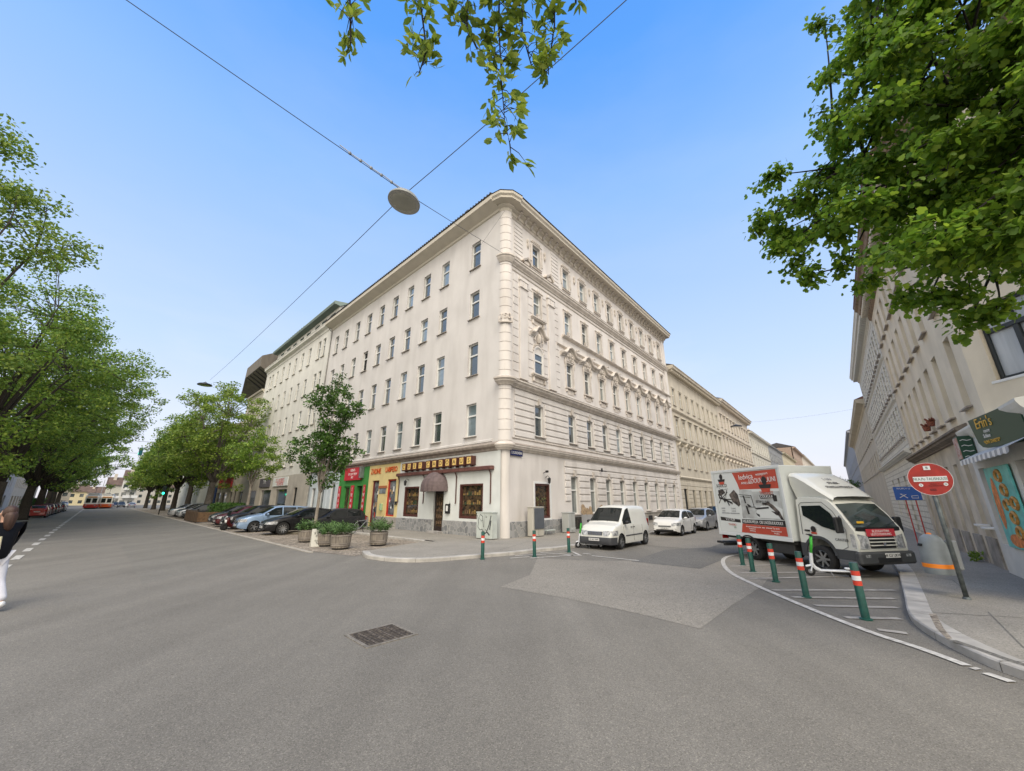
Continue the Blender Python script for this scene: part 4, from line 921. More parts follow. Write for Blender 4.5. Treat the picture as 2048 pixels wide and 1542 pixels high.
b = MB(); b.bbox(-5.2, 5.2, -.15, 0, -.9, .85, .02); o = F4.put(b, 'shop_sign', M_signred, -70, -.05, 5.1); text_mesh('lettering', 'J A N K U', .6, mat('sign_pink', (.6, .3, .25)), o, (0, -.155, .35), (R(90), 0, 0)); text_mesh('lettering', 'W. KYSUH', .8, M_white, o, (0, -.155, -.35), (R(90), 0, 0))
b = MB(); b.bbox(-4, 4, -.1, 0, -2.2, 2.2, .02); F4.put(b, 'blue_hoarding', mat('hoarding_blue', (.02, .05, .16), var=.3), -80, -.05, 2.5)
B5, F5 = simple_house('white_end_building', 'white house glimpsed between the trunks at the end of the tree row', CORNER, rzL, -130, -84.01, 17, [(6.4, 8.6), (10.4, 12.6)], [-87-3.2*k for k in range(13)], M_shopw, win_w=1.0, cornice=(.4, .5))
M_conc = mat('board_marked_concrete', (.17, .15, .125), rough=.95, var=.16, scale=2.2, stretch=(1, 1, .25), dirt=.3, bump=.3)
CBL = thing('concrete_building', 'brutalist concrete building jutting out over the roofs with dark ribbed soffit', 'building', CORNER); FC = Face(CBL, (0, 0, 0), rzL)
b = MB()
A = [(-57.5, -.9, 23.9), (-57.5, -.9, 25.8), (-67.2, -.9, 25.8), (-67.2, -.9, 23.9), (-76.5, .6, 22.6), (-76.5, .6, 21.9), (-57.5, 3.2, 21.4), (-69, 3.2, 21.4), (-57.5, 3, 28.0), (-66, 3, 28.0), (-77, 4, 24)]
b.add(A, [(0, 1, 2, 3), (3, 2, 4, 5), (0, 3, 7, 6), (3, 5, 7), (1, 8, 9, 2), (2, 9, 10, 4), (4, 10, 5), (0, 6, 8, 1), (5, 10, 7), (7, 10, 9), (6, 7, 9, 8)])
FC.put(b, 'overhang', M_conc)
b = MB(); b.box(-69, -57, 3.2, 14, 12, 27.5); FC.put(b, 'tower_block', M_conc)
for k in range(5): b = MB(); x = -59-1.9*k; b.add([(x, -.8, 23.75), (x+.35, -.8, 23.75), (x+.35, 3.1, 21.2), (x, 3.1, 21.2), (x, -.8, 24.1), (x+.35, -.8, 24.1), (x+.35, 3.1, 21.6), (x, 3.1, 21.6)], [(0, 1, 2, 3), (0, 3, 7, 4), (1, 5, 6, 2), (0, 4, 5, 1)]); FC.put(b, 'soffit_rib', mat('dark_rib', (.04, .038, .035)))
b = MB(); b.add([(-68, -.83, 24.6), (-75.8, .45, 22.75), (-75.8, .45, 22.45), (-68, -.83, 24.0)], [(0, 1, 2, 3)]); FC.put(b, 'ribbon_window', M_glass)

# ---- the row along the right side of the block, going away
M_c1 = mat('cream_stone', (.54, .49, .40), rough=.9, var=.07, scale=.7, dirt=.4); M_c2 = mat('ochre_stone', (.56, .50, .42), rough=.9, var=.08, scale=.7, dirt=.4)
M_c3 = mat('yellow_cream', (.59, .56, .48), rough=.9, var=.06, dirt=.25); M_c4 = mat('blue_grey_render', (.26, .265, .27), rough=.9, var=.15, scale=1); M_c5 = mat('pale_yellow', (.57, .51, .37), rough=.9, var=.06)
M_c6 = mat('red_brown_render', (.36, .27, .21), rough=.9, var=.15)
simple_house('ornate_building', 'cream ornate four storey house next to the corner house on the side street', CORNER, rzR, LEN_R+.02, 55.2, 18.2,
    [(5.9, 8.0), (9.6, 11.7), (13.5, 15.6)], [32.3+2.68*k for k in range(9)], M_c1, win_w=.95, cornice=(.95, .9), bands=[(4.5, .2, .35), (8.85, .25, .35), (12.6, .25, .35)], surr=['p', 'f', ' '],
    gops=[(31.9, 33.2, .14, 3.4)] + [(35.2+2.68*k, 36.2+2.68*k, 1.2, 3.3) for k in range(7)], grooves=(.8, 4.2, .45), brackets=.7, eavem=M_c1)
simple_house('ochre_building', 'ochre ornate house with a deep bracketed cornice, third along the side street', CORNER, rzR, 55.22, 82, 18.8,
    [(5.9, 8.0), (10.0, 12.4), (14.2, 16.2)], [57+2.6*k for k in range(10)], M_c2, win_w=.95, cornice=(1.1, 1.0), bands=[(4.6, .2, .35), (9.1, .3, .4), (13.1, .25, .35)], surr=['p', 'f', 'f'],
    gops=[(56.6+2.6*k, 57.4+2.6*k, 1.2, 3.4) for k in range(10)], brackets=.9, eavem=M_c2)
simple_house('low_cream_building', 'yellow cream house with arched upper windows, fourth along the side street', CORNER, rzR, 82.02, 110, 16.8,
    [(5.6, 7.6), (9.2, 11.4), (12.8, 15.2)], [84+3.1*k for k in range(9)], M_c3, win_w=1.1, cornice=(.8, .8), bands=[(8.3, .25, .4), (12.0, .25, .35)])
simple_house('grey_building', 'dark blue grey house far along the side street', CORNER, rzR, 110.02, 140, 17.0, [(5.6, 7.8), (9.2, 11.4), (12.8, 15)], [112+3*k for k in range(9)], M_c4, win_w=1.4, cornice=(.5, .6))
simple_house('yellow_building', 'pale yellow house far along the side street', CORNER, rzR, 140.02, 182, 17.4, [(9.2, 11.4), (12.8, 15)], [143+3.4*k for k in range(11)], M_c5, win_w=1.2, cornice=(.9, .8))
simple_house('brown_building', 'red brown house at the far end of the side street', CORNER, rzR, 182.02, 225, 23.5, [(9.2, 11.4), (13, 15.4), (17.2, 19.6)], [186+3.8*k for k in range(10)], M_c6, win_w=1.4, cornice=(1.2, 1.2))
simple_house('distant_building', 'brown roofed house where the side street ends', CORNER, rzR, 225.02, 320, 24, [(9.2, 11.4), (13, 15.4), (17.2, 19.6)], [230+5*k for k in range(17)], M_c2, win_w=1.6, cornice=(1.2, 1.2))
# bare gable with chimneys rising behind the low house
FG = thing('gable_building', 'bare plaster firewall and chimney stacks rising behind the low cream house', 'building', CORNER); Fg = Face(FG, (0, 0, 0), rzR)
b = MB(); b.prism([(7, 12), (7, 22.5), (9, 24.5), (30, 24.5), (30, 12)], 88, 89, 'x'); b.add([(89, 7, 22.4), (180, 7, 22.4), (180, 12, 25.5), (89, 12, 25.5)], [(0, 1, 2, 3)]); b.box(89, 180, 7.2, 18, 12, 22.4); Fg.put(b, 'firewall', mat('firewall_plaster', (.42, .38, .335), rough=.95, var=.12, scale=.6, dirt=.3))
for x in (89.5, 93.5, 120, 141): b = MB(); b.bbox(x, x+2.2, 8, 9.2, 22.5, 26.0, .03); b.box(x+.2, x+.6, 8.3, 8.7, 26, 26.6); b.box(x+1.3, x+1.7, 8.3, 8.7, 26, 26.6); Fg.put(b, 'chimney', M_c2)

# ---- right hand side of the side street
AZD = 39.5; UD = dirv(AZD); ND = Vector((-UD.y, UD.x, 0)); CD = Vector((12.8, 10.13, 0))
rzD = math.atan2(-UD.y, -UD.x)          # x to the right seen from the street = back towards the camera
M_beige = mat('beige_render', (.72, .64, .50), rough=.92, var=.08, scale=.8, dirt=.35, bump=.25, bscale=25)
M_beige2 = mat('stained_render', (.56, .50, .40), rough=.95, var=.18, scale=1.2, dirt=.6, bump=.3)
BR = thing('beige_building', 'beige rendered corner house on the right with a white snack shop at its foot', 'building', CD); FD = Face(BR, (0, 0, 0), rzD)
cD = [1.25, 3.45, 5.15, 6.75, 8.35, 9.95, 11.55, 13.1]
opsD = [(-c-.36, -c+.36, a, b) for c in cD for a, b in ((4.78, 6.95), (7.9, 9.8), (10.6, 12.1))]
mb = MB(); holes(mb, -14.2, 0, 4.3, 13.6, opsD, depth=.28); FD.put(mb, 'wall', M_beige)
for c in cD:
    for a, b in ((4.78, 6.95), (7.9, 9.8), (10.6, 12.1)): put_window(FD, -c, a, b, .72, style='t', depth=.28, mats=(M_glass, M_curt2) if c > 3 else (M_glass, M_glass))
gD = [(-4.1, -3.5, .95, 3.35), (-5.6, -5.0, .95, 3.35), (-7.2, -6.6, .95, 3.35), (-8.8, -8.2, .95, 3.35), (-10.4, -9.8, .95, 3.35), (-12.0, -11.4, .95, 3.35), (-13.4, -12.8, .14, 3.2)]
mb = MB(); holes(mb, -14.2, -2.35, .1, 4.3, gD, depth=.3); FD.put(mb, 'ground_floor_wall', M_beige2)
for g_ in gD: put_window(FD, (g_[0]+g_[1])/2, g_[2], g_[3], .6, style='m', depth=.3, sill=False, mats=(M_curt, M_curt))
mb = MB(); mould(mb, -14.2, -2.0, ringprof(4.05, .3, .35)); FD.put(mb, 'ledge', mat('ledge_brown', (.2, .165, .13), rough=.9, var=.2))
mb = MB(); mould(mb, -14.5, .0, [(0, 12.6), (.1, 12.7), (.12, 12.95), (.45, 13.15), (.5, 13.35), (.62, 13.42), (.62, 13.55), (0, 13.6)]); FD.put(mb, 'eave', mat('eave_brown', (.22, .16, .11), rough=.85, var=.2))
b = MB(); x = -14.3
while x < 0: b.bbox(x, x+.14, -.42, -.1, 12.85, 13.06, .01); x += .3
FD.put(b, 'eave_dentils', MATS['eave_cream'])
mb = MB(); mould(mb, -14.5, .0, [(.63, 13.56), (.66, 13.66), (-4, 15.5)]); FD.put(mb, 'roof', mat('roof_red_brown', (.14, .06, .05), rough=.85, var=.3, scale=5))
for k, s in enumerate((3.55, 5.2, 6.9, 8.5)):
    b = MB(); b.bbox(-.55, .55, -.045, .03, 0, .88, .01); FD.put(b, 'plinth_panel', mat('plinth_slab', (.28, .26, .23), rough=.9, var=.25, scale=2.5, dirt=.5), -s, 0, .1)
for s, z in ((3.3, 1.0), (2.55, .95)):
    b = MB(); b.bbox(-.22, .22, -.28, 0, -.03, .03, .01); FD.put(b, 'ledge_slab', M_white, -s, -.02, z+.35)
for s, z in ((5.7, 4.75), (6.75, 4.7)):
    b = MB(); b.lathe([(.0, -.1), (.1, -.1), (.13, .08), (.0, .08)], 10)
    for q in range(16): a_ = q*2.4; b.tube([(0, 0, .05), (.14*math.cos(a_), .14*math.sin(a_), .16+.05*math.sin(q))], .03, 4)
    FD.put(b, 'flower_pot', mat('terracotta_flowers', (.22, .07, .04), var=.5, scale=20), -s, -.2, z+.2)
b = MB(); b.box(-14.2, -13.9, 0, 12, .1, 13.5); b.box(-14.2, 0, 5, 12, .1, 13.5); FD.put(b, 'rear_block', M_beige)
# chamfered corner facing the junction, with the shop
AZC = 183.5; UC = dirv(AZC); rzC = math.atan2(UC.y, UC.x); FE = Face(BR, (0, 0, 0), rzC)
mb = MB(); holes(mb, 0, 4.2, 4.3, 13.6, [(.52, 1.95, 5.12, 7.15), (.52, 1.95, 8.4, 10.4), (2.7, 3.9, 5.12, 7.15)], depth=.22); FE.put(mb, 'corner_wall', M_beige)
M_anth = mat('anthracite_frame', (.022, .028, .032), rough=.35)
for (x0, x1, z0, z1) in ((.52, 1.95, 5.12, 7.15), (.52, 1.95, 8.4, 10.4), (2.7, 3.9, 5.12, 7.15)):
    w2, h = (x1-x0)/2, z1-z0; f = MB(); t = .085; f.bbox(-w2, -w2+t, 0, .1, 0, h, .01); f.bbox(w2-t, w2, 0, .1, 0, h, .01); f.bbox(-w2+t, w2-t, 0, .1, 0, t, .01); f.bbox(-w2+t, w2-t, 0, .1, h-t, h, .01)
    f.bbox(-w2+t, w2-t, -.02, .1, h*.66-.06, h*.66+.06, .01); f.bbox(-.06, .06, -.015, .1, t, h*.66-.06, .01); f.bbox(-.035, .035, -.01, .1, h*.66+.06, h-t, .01)
    o = FE.put(f, 'window', M_anth, (x0+x1)/2, .1, z0); p = MB(); p.poly((-w2+t, .06, t), (w2-t, .06, t), (w2-t, .06, h-t), (-w2+t, .06, h-t)); p.build('pane', mat('net_curtain_glass', (.42, .44, .45), rough=.15, spec=.8, var=.15, scale=5, stretch=(1, 1, .1)), o)
    b = MB(); b.bbox(-w2-.12, w2+.12, -.12, .1, -.07, 0, .01); b.build('sill', M_white, o); b = MB(); b.bbox(-w2-.13, -w2, -.03, 0, -.05, h+.05, .01); b.build('surround', MATS['stucco_trim'], o)
mb = MB(); mould(mb, 0, 4.2, [(0, 12.6), (.1, 12.7), (.12, 12.95), (.45, 13.15), (.5, 13.35), (.62, 13.42), (.62, 13.55), (0, 13.6)]); FE.put(mb, 'eave', MATS['eave_brown'])
mb = MB(); mb.box(3.9, 4.2, .3, 8, .1, 13.5); FE.put(mb, 'side_block', M_beige)
# snack shop: a projecting white bay that runs on past the chamfered corner
M_snow = mat('shopfront_white', (.66, .66, .62), rough=.6, var=.05, dirt=.2)
mb = MB(); holes(mb, -2.35, 3.2, .1, 4.0, [(-1.95, -1.32, .9, 3.0), (1.3, 2.2, .14, 3.0)], y=-.10, depth=.3); FD.put(mb, 'shopfront', M_snow)
b = MB(); b.box(-2.35, 3.2, -.095, 1.6, 3.98, 4.12); b.box(3.1, 3.2, -.09, 1.6, .1, 3.98); FD.put(b, 'bay_roof', M_snow)
b = MB(); b.box(-.315, .315, 0, .02, 0, 2.1); FD.put(b, 'poster_window', mat('poster_door', (.34, .22, .19), col2=(.08, .10, .06), scale=3, detail=6), -1.635, .12, .9)
b = MB(); b.box(-.45, .45, 0, .02, 0, 2.86); FD.put(b, 'shop_door', M_dark, 1.75, .12, .14)
mb = MB(); mould(mb, -2.35, 3.25, [(.10, 3.85), (.14, 3.9), (.20, 4.0), (.24, 4.1), (.24, 4.16), (0, 4.2)]); FD.put(mb, 'fascia', M_snow)
mb = MB(); mb.box(0, 4.2, .0, .25, .1, 4.3); FE.put(mb, 'ground_floor_wall', M_beige2)
M_signg = mat('sign_bottle_green', (.012, .055, .03), rough=.45); M_gold2 = mat('sign_gold', (.70, .42, .06), rough=.5)
b = MB(); b.prism([(-.02, .36), (2.2, .42), (2.2, -.42), (.5, -.40), (.28, -.36), (.14, -.24)], -.5, -.455); o = FD.put(b, 'shop_sign', M_signg, .58, .02, 3.74); o.rotation_euler = (0, 0, FD.rz + R(9)) 
text_mesh('lettering', "Erin's", .36, M_gold2, o, (.68, -.51, .20), (R(90), 0, 0)); text_mesh('lettering', 'more', .13, M_white, o, (.72, -.51, .0), (R(90), 0, 0)); text_mesh('lettering', 'Sclüse', .13, M_white, o, (.66, -.51, -.12), (R(90), 0, 0)); text_mesh('lettering', '*LIVE DARTS*', .12, M_gold2, o, (.80, -.51, -.27), (R(90), 0, 0))
b = MB(); b.tube([(1.0, -.1, 4.1), (1.0, -.42, 4.08)], .015, 6); FD.put(b, 'sign_bracket', M_black)
b = MB(); N_ = 22
for i in range(N_):
    xa, xb = -1.3+i*.2, -1.3+(i+1)*.2; b.mat(i % 2).add([(xa, -.12, 3.42), (xb, -.12, 3.42), (xb, -.52, 3.2), (xa, -.52, 3.2), (xb, -.53, 3.05+.03*(i % 2)), (xa, -.53, 3.05+.03*(1-i % 2))], [(0, 1, 2, 3), (3, 2, 4, 5)])
FD.put(b, 'striped_awning', [M_white, mat('awning_grey', (.38, .38, .38), rough=.8)])
b = MB(); b.bbox(-.45, .1, -.42, -.12, -.34, .36, .01); b.mat(1).bbox(-.42, .07, -.435, -.42, -.3, .32, .004)
o = FD.put(b, 'projecting_sign', [M_signg, mat('menu_card', (.55, .5, .45), col2=(.4, .15, .1), scale=9, detail=6)], -1.45, 0, 3.58)
b = MB()
for k in range(4): b.tube([(.105, -.38, .22-.16*k), (.105, -.32, .25-.16*k), (.105, -.24, .22-.16*k), (.105, -.16, .24-.16*k)], .012, 4)
b.build('chalk_lines', M_white, o)
M_turq = mat('board_turquoise', (.13, .50, .46), rough=.55, var=.15, scale=3); M_sausage = mat('painted_orange', (.66, .20, .05), rough=.6, var=.3, scale=9); M_pretz = mat('painted_brown', (.52, .25, .06), rough=.6, var=.25, scale=9)
b = MB(); b.bbox(-1.11, .95, -.04, 0, -1.02, 1.02, .008); o = FD.put(b, 'painted_board', M_turq, 0, -.13, 1.93)
b = MB(); b.T = Matrix.Translation((-.72, -.045, .1)) @ Matrix.Rotation(R(8), 4, 'Y')
b.add([(.22*math.cos(2*PI*k/16)*(1+.2*math.sin(k)), 0, .68*math.sin(2*PI*k/16)) for k in range(16)], [tuple(range(16))]); b.build('painted_sausage', M_sausage, o)
for x_, z_, n_ in ((.1, .78, 13), (.2, .42, 13), (.05, .05, 9), (.25, -.25, 13), (.3, -.6, 13), (.65, .1, 13)):
    b = MB(); b.tube([(x_+.2*math.cos(2*PI*k/12), -.05, z_+.13*math.sin(2*PI*k/12)) for k in range(n_)], .045, 5); b.build('painted_pretzel', M_pretz, o)
b = MB(); b.T = Matrix.Translation((-.2, -.046, -.82)); b.add([(.55*math.cos(2*PI*k/12), 0, .16*math.sin(2*PI*k/12)) for k in range(12)], [tuple(range(12))]); b.build('painted_plate', M_sausage, o)
b = MB(); b.bbox(-.5, .5, -.01, .0, -.22, .22, .004); FD.put(b, 'cellar_window', mat('bare_plaster_dark', (.16, .13, .1)), .1, -.105, .5)
# white building beyond, and the cream one after it
M_wht = brick_mat('white_clinker', (.70, .68, .61), (.64, .62, .55), (.42, .40, .35), w_=.6, h_=.3, msize=.03, var=.08)
BW, FW = simple_house('white_building', 'white block faced building beyond the beige house, with close rows of tall windows', CD + UD * 0, rzD, -33, -14.21, 13.6,
    [(5.6, 7.3), (8.1, 9.8), (10.6, 12.2)], [-15.2-1.3*k for k in range(14)], M_wht, win_w=.65, cornice=(.6, .6), eavem=M_snow, gops=[(-20.4, -19.5, .14, 3.6), (-24, -23, 1, 3.6), (-28, -27, 1, 3.6)], roofm=MATS['roof_red_brown'], brackets=.35, bands=[(4.6, .3, .3), (7.6, .1, .15), (10.1, .1, .15)])
BY, FY = simple_house('cream_courtyard_building', 'cream building far down the right side of the side street', CD, rzD, -75, -33.01, 11.4, [(4.8, 6.6), (7.8, 9.6)], [-35-2.4*k for k in range(16)], M_c1, win_w=.9, cornice=(.7, .7), roofm=MATS['roof_red_brown'])
simple_house('far_grey_building', 'grey blue building at the far right end of the side street', CD, rzD, -170, -75.01, 14, [(4.8, 6.6), (8, 10)], [-78-4*k for k in range(20)], mat('grey_blue_render', (.3, .32, .36), var=.1), win_w=1.2, cornice=(.5, .5))
# ---- far side of the wide street, glimpsed through the trunks
cols = ((.50, .42, .34), (.18, .30, .30), (.55, .40, .12), (.5, .47, .42), (.40, .36, .32), (.48, .40, .30))
labs = ('grey beige house behind the tree trunks at the left edge', 'teal fronted house behind the left tree row', 'house with an ochre shopfront behind the left tree row', 'pale house behind the left tree row', 'greyish house further up behind the left tree row', 'cream house at the far end of the left tree row')
rzF = math.atan2(UL.y, UL.x); s = 20
for i, c in enumerate(cols):
    L_ = (26, 24, 22, 28, 30, 60)[i]
    simple_house('street_building', labs[i], LP(s, 31), rzF, 0, L_, (16, 18, 15, 17, 16, 18)[i], [(5.5, 7.6), (9, 11.1), (12.4, 14.4)], [2+3.1*k for k in range(int((L_-3)/3.1))], mat('far_wall_%s' % 'abcdef'[i], c, var=.08, scale=.5, rough=.9, dirt=.3), win_w=1.1, cornice=(.5, .6), gops=[(2+5.5*k, 5.5+5.5*k, .4, 3.2) for k in range(int((L_-4)/5.5))], roofm=MATS['roof_red_brown'])
    s += L_ + .05
# ---- houses closing the wide street
def far_house(px0, px1, dist, h, c, label, roofc=(.12, .08, .06), flat=False, nm='distant_house'):
    a0, a1 = math.atan2(px0-1024, 798.5), math.atan2(px1-1024, 798.5)
    p0, p1 = Vector((math.sin(a0)*dist, math.cos(a0)*dist, 0)), Vector((math.sin(a1)*dist, math.cos(a1)*dist, 0)); u = (p1-p0); W_ = u.length; u.normalize()
    B = thing(nm, label, 'house', p0); F = Face(B, (0, 0, 0), math.atan2(u.y, u.x)); n_ = max(2, int(W_/3.4)); rows = [(2.6*k+.8, 2.6*k+2.1) for k in range(int(h/2.6))]
    ops = [((i+.5)*W_/n_-.6, (i+.5)*W_/n_+.6, a, b) for i in range(n_) for a, b in rows]
    m_ = mat('far_%d' % px0, c, rough=.9, var=.06); mb = MB(); holes(mb, 0, W_, 0, h, ops, depth=.25); F.put(mb, 'wall', m_)
    b = MB(); b.box(0, W_, .3, 10, 0, h); F.put(b, 'rear_block', m_)
    wm = MB(); wm.box(-.6, .6, 0, .03, 0, 1.3); wme = None
    for o_ in ops:
        if wme is None: wme = F.put(wm, 'window', M_glass, (o_[0]+o_[1])/2, .2, o_[2]).data
        else: F.inst('window', wme, (o_[0]+o_[1])/2, o_[2], y=.2)
    b = MB(); b.prism([(-.5, h), (5, h+(3.2 if not flat else .4)), (10.5, h)], -.3, W_+.3, 'x'); F.put(b, 'roof', mat('far_roof_%d' % px0, roofc, rough=.9, var=.2, scale=1))
    b = MB(); b.box(W_*.3, W_*.3+.9, 3, 3.8, h+1, h+4.4); F.put(b, 'chimney', MATS['ochre_stone'])
    return F, W_, h
far_house(92, 138, 210, 7.8, (.45, .40, .32), 'cream house with brown roof at the far left end of the wide street')
far_house(132, 170, 250, 5.6, (.60, .52, .32), 'low yellow house with brown roof above the tram')
far_house(166, 206, 300, 5.8, (.50, .45, .38), 'small brown roofed house between the trams and the balconied block')
F_, W_, h_ = far_house(205, 238, 215, 7.6, (.52, .50, .42), 'cream four storey block with balconies behind the second tram')
F_2, W_2, h_2 = far_house(236, 268, 190, 9.2, (.60, .59, .55), 'white balconied block with a red brown roof, tallest at the end of the street')
for F0, W0, h0 in ((F_, W_, h_), (F_2, W_2, h_2)):
    for r_ in range(int(h0/2.6)):
        for k in range(2): box_part(F0, 'balcony', M_white, W0*(.2+.4*k), W0*(.2+.4*k)+2.2, -1.2, 0, 2.6*r_+.2, 2.6*r_+1.1, .02)
far_house(268, 420, 260, 8, (.42, .40, .36), 'pale block behind the tree row on the right of the wide street')
# ------------------------------------------------------------------ vehicles
M_tyre = mat('tyre_rubber', (.014, .014, .014), rough=.85, bump=.2, bscale=60); M_rim = mat('alloy_rim', (.42, .43, .44), rough=.3, metal=.9)
M_carglass = mat('car_glass', (.012, .016, .017), rough=.03, spec=.5); M_lamp = mat('headlamp', (.50, .51, .52), rough=.12, spec=.8, coat=1, col2=(.14, .15, .16), scale=9)
M_tail = mat('tail_lamp', (.35, .01, .008), rough=.2, coat=.8); M_plate = mat('number_plate', (.65, .65, .63), rough=.5); M_chrome = mat('chrome', (.6, .6, .6), rough=.12, metal=1)
def paint(name, c, metal=0.0): return mat('car_paint_' + name, c, rough=.4, metal=metal, coat=.3 if max(c) < .1 else .8, var=.02, scale=2, spec=.2 if max(c) < .1 else .45)
def ip(pts, x):
    if x <= pts[0][0]: return pts[0][1]
    for (a, b), (c, d) in zip(pts, pts[1:]):
        if x <= c: return b + (d-b)*(x-a)/(c-a) if c > a else d
    return pts[-1][1]
_wheel = {}
def wheel_meshes(r, w_, spokes):
    k = (r, w_, spokes)
    if k not in _wheel:
        t = MB(); t.lathe([(r*.64, -w_/2), (r*.93, -w_/2), (r, -w_*.36), (r, w_*.36), (r*.93, w_/2), (r*.64, w_/2), (r*.62, 0)], 26, axis='y')
        m = MB(); m.lathe([(r*.66, -w_*.45), (r*.62, -w_*.47), (r*.60, -w_*.2), (r*.60, w_*.3)], 26, axis='y'); m.lathe([(0, -w_*.36), (r*.13, -w_*.36), (r*.15, -w_*.28)], 12, axis='y')
        m.mat(1).lathe([(0, -w_*.02), (r*.6, -w_*.02)], 20, axis='y'); m.mat(0)
        for i in range(spokes):
            a = 2*PI*i/spokes; c, s_ = math.cos(a), math.sin(a); hw = r*(.075 if spokes > 5 else .11)
            P = []
            for (rr, h_, y) in ((.12, hw*1.2, -w_*.34), (.62, hw*.8, -w_*.42)):
                for sg in (-1, 1): P.append((c*rr*r - s_*h_*sg, y, s_*rr*r + c*h_*sg)); P.append((c*rr*r - s_*h_*sg, y+w_*.16, s_*rr*r + c*h_*sg))
            m.add(P, [(0, 2, 6, 4), (0, 4, 5, 1), (2, 3, 7, 6)])
        _wheel[k] = (t, m)
        tm = t.build('wheel', M_tyre, smooth=True, angle=50); rm = m.build('rim', [M_rim, M_black], smooth=True, angle=40); _wheel[k] = (tm.data, rm.data)
        bpy.data.objects.remove(tm); bpy.data.objects.remove(rm)
    return _wheel[k]
def add_wheel(root, x, y, r, w_, spokes=5, side=-1):
    tm, rm = wheel_meshes(r, w_, spokes); o = link('wheel', tm, root, (x, y, r), 0 if side < 0 else PI); link('rim', rm, o); return o
def panel(vs_fn, us, vs, th=None):
    """grid surface from a function of (u, v)"""
    mb = MB(); nu, nv = len(us), len(vs); mb.add([vs_fn(u, v) for u in us for v in vs], [(i*nv+j, (i+1)*nv+j, (i+1)*nv+j+1, i*nv+j+1) for i in range(nu-1) for j in range(nv-1)]); mb.fixn = True; return mb
def lin(a, b, n): return [a + (b-a)*i/(n-1) for i in range(n)]
def make_car(name, label, cat, spec, pm, group=None, detail=True, plate='W-4K 28'):
    S = spec; L, W, hw = S['L'], S['W'], S['W']/2; top, belt = S['top'], S['belt']; wr = S['wr']; ax = S['axles']; zf = .2
    root = thing(name, label, cat, group=group)
    xs = set([p[0] for p in top] + [p[0] for p in belt] + lin(-L/2, L/2, 34))
    ra = wr + .055
    for a in ax: xs |= set(a + ra*math.cos(t) for t in lin(0, PI, 13))
    xs = sorted(xs); xs = [x for i, x in enumerate(xs) if i == 0 or x - xs[i-1] > .012]
    k_end = S.get('taper', .2)
    def wp(x):
        t = max(0, (abs(x) - L/2*.62) / (L/2*.38)); return hw * (1 - k_end * t**2.6)
    def zt(x): return ip(top, x)
    def zs(x): return min(ip(belt, x), zt(x) - .035)
    def wt(x):
        d = zt(x) - zs(x); return wp(x) * .985 - .05 - d * S.get('tumble', .36)
    def arch(x):
        z = 0
        for a in ax:
            if abs(x-a) < ra: z = max(z, wr + math.sqrt(max(0, ra*ra-(x-a)**2)))
        return z
    def zbot(x): t = max(0, (abs(x) - L/2*.82)/(L/2*.18)); return zf + .10*t*t
    def crown(x): return S.get('crown', .03) * (1 if zt(x) - zs(x) > .15 else .8)
    def sect(x):
        w_, z0, a, s_, t_, tw = wp(x), zbot(x), arch(x), zs(x), zt(x), wt(x); aa = max(z0, a); lo = w_*.975
        zm = max(aa+.01, z0+(s_-z0)*.55); pts = [(0, z0), (w_-.27, z0), (w_-.27, aa), (lo if not a else w_*.995, aa if a else z0+.015), (w_*.995 if not a else w_, max(aa+.004, z0+.12)), (w_, zm), (w_*.985, max(zm+.003, s_-.05)), (w_*.965, max(zm+.006, s_))]
        d = t_-s_
        if d > .15: pts += [(w_*.965*.35+tw*.65+.01, s_+d*.62), (tw+.015, t_-.07), (tw-.04, t_-.018), (tw-.16, t_+crown(x)*.4), (0, t_+crown(x))]
        else: pts += [(w_*.955, s_+d*.35), (w_*.93, s_+d*.7), (w_*.86, t_-.002), (w_*.6, t_+crown(x)*.5), (0, t_+crown(x))]
        return pts
    b = MB(); secs = [sect(x) for x in xs]; n = len(secs[0])
    for sg in (1, -1):
        o = len(b.v)
        for x, sc_ in zip(xs, secs):
            for (y, z) in sc_: b.v.append((x, y*sg, z))
        for i in range(len(xs)-1):
            for j in range(n-1):
                b.f.append((o+i*n+j, o+i*n+j+1, o+(i+1)*n+j+1, o+(i+1)*n+j)); b.mi.append(1 if j < 3 else (1 if (j == 3 and S.get('sillblack')) else 0))
        for e in (0, len(xs)-1): b.f.append(tuple(o+e*n+j for j in range(n))); b.mi.append(0)
    body = b.build('body', [pm, M_black], root, smooth=True, angle=38)
    import bmesh
    bm = bmesh.new(); bm.from_mesh(body.data); bmesh.ops.remove_doubles(bm, verts=bm.verts, dist=.002); bmesh.ops.recalc_face_normals(bm, faces=bm.faces); bm.to_mesh(body.data); bm.free()
    body.data.shade_smooth(); body.data.set_sharp_from_angle(angle=R(38))
    # side glass
    def sy(x, f): # half width on the glass band at fraction f of the height between belt and roof edge
        w_, tw = wp(x)*.965, wt(x); 
        md = w_*.35+tw*.65+.01; d_ = zt(x)-zs(x); fb = min(.95, .62*d_/max(.08, d_-.07)); return (w_ + (md - w_) * f/fb) if f < fb else md + ((tw+.015) - md)*(f-fb)/(1-fb)
    for xa, xb in S['side']:
        for sg in (1, -1):
            def fn(x, v):
                s_, t_ = zs(x), zt(x)-.07; lo, hi = s_+.035, t_-.01; z = lo + (max(hi, lo+.01)-lo)*v; f = (z-s_)/max(.05, (zt(x)-.07-s_)); return (x, sg*(sy(x, min(1, f))+.008), z)
            panel(fn, lin(xa, xb, 12), lin(0, 1, 6)).build('side_window', M_carglass, root, smooth=True)
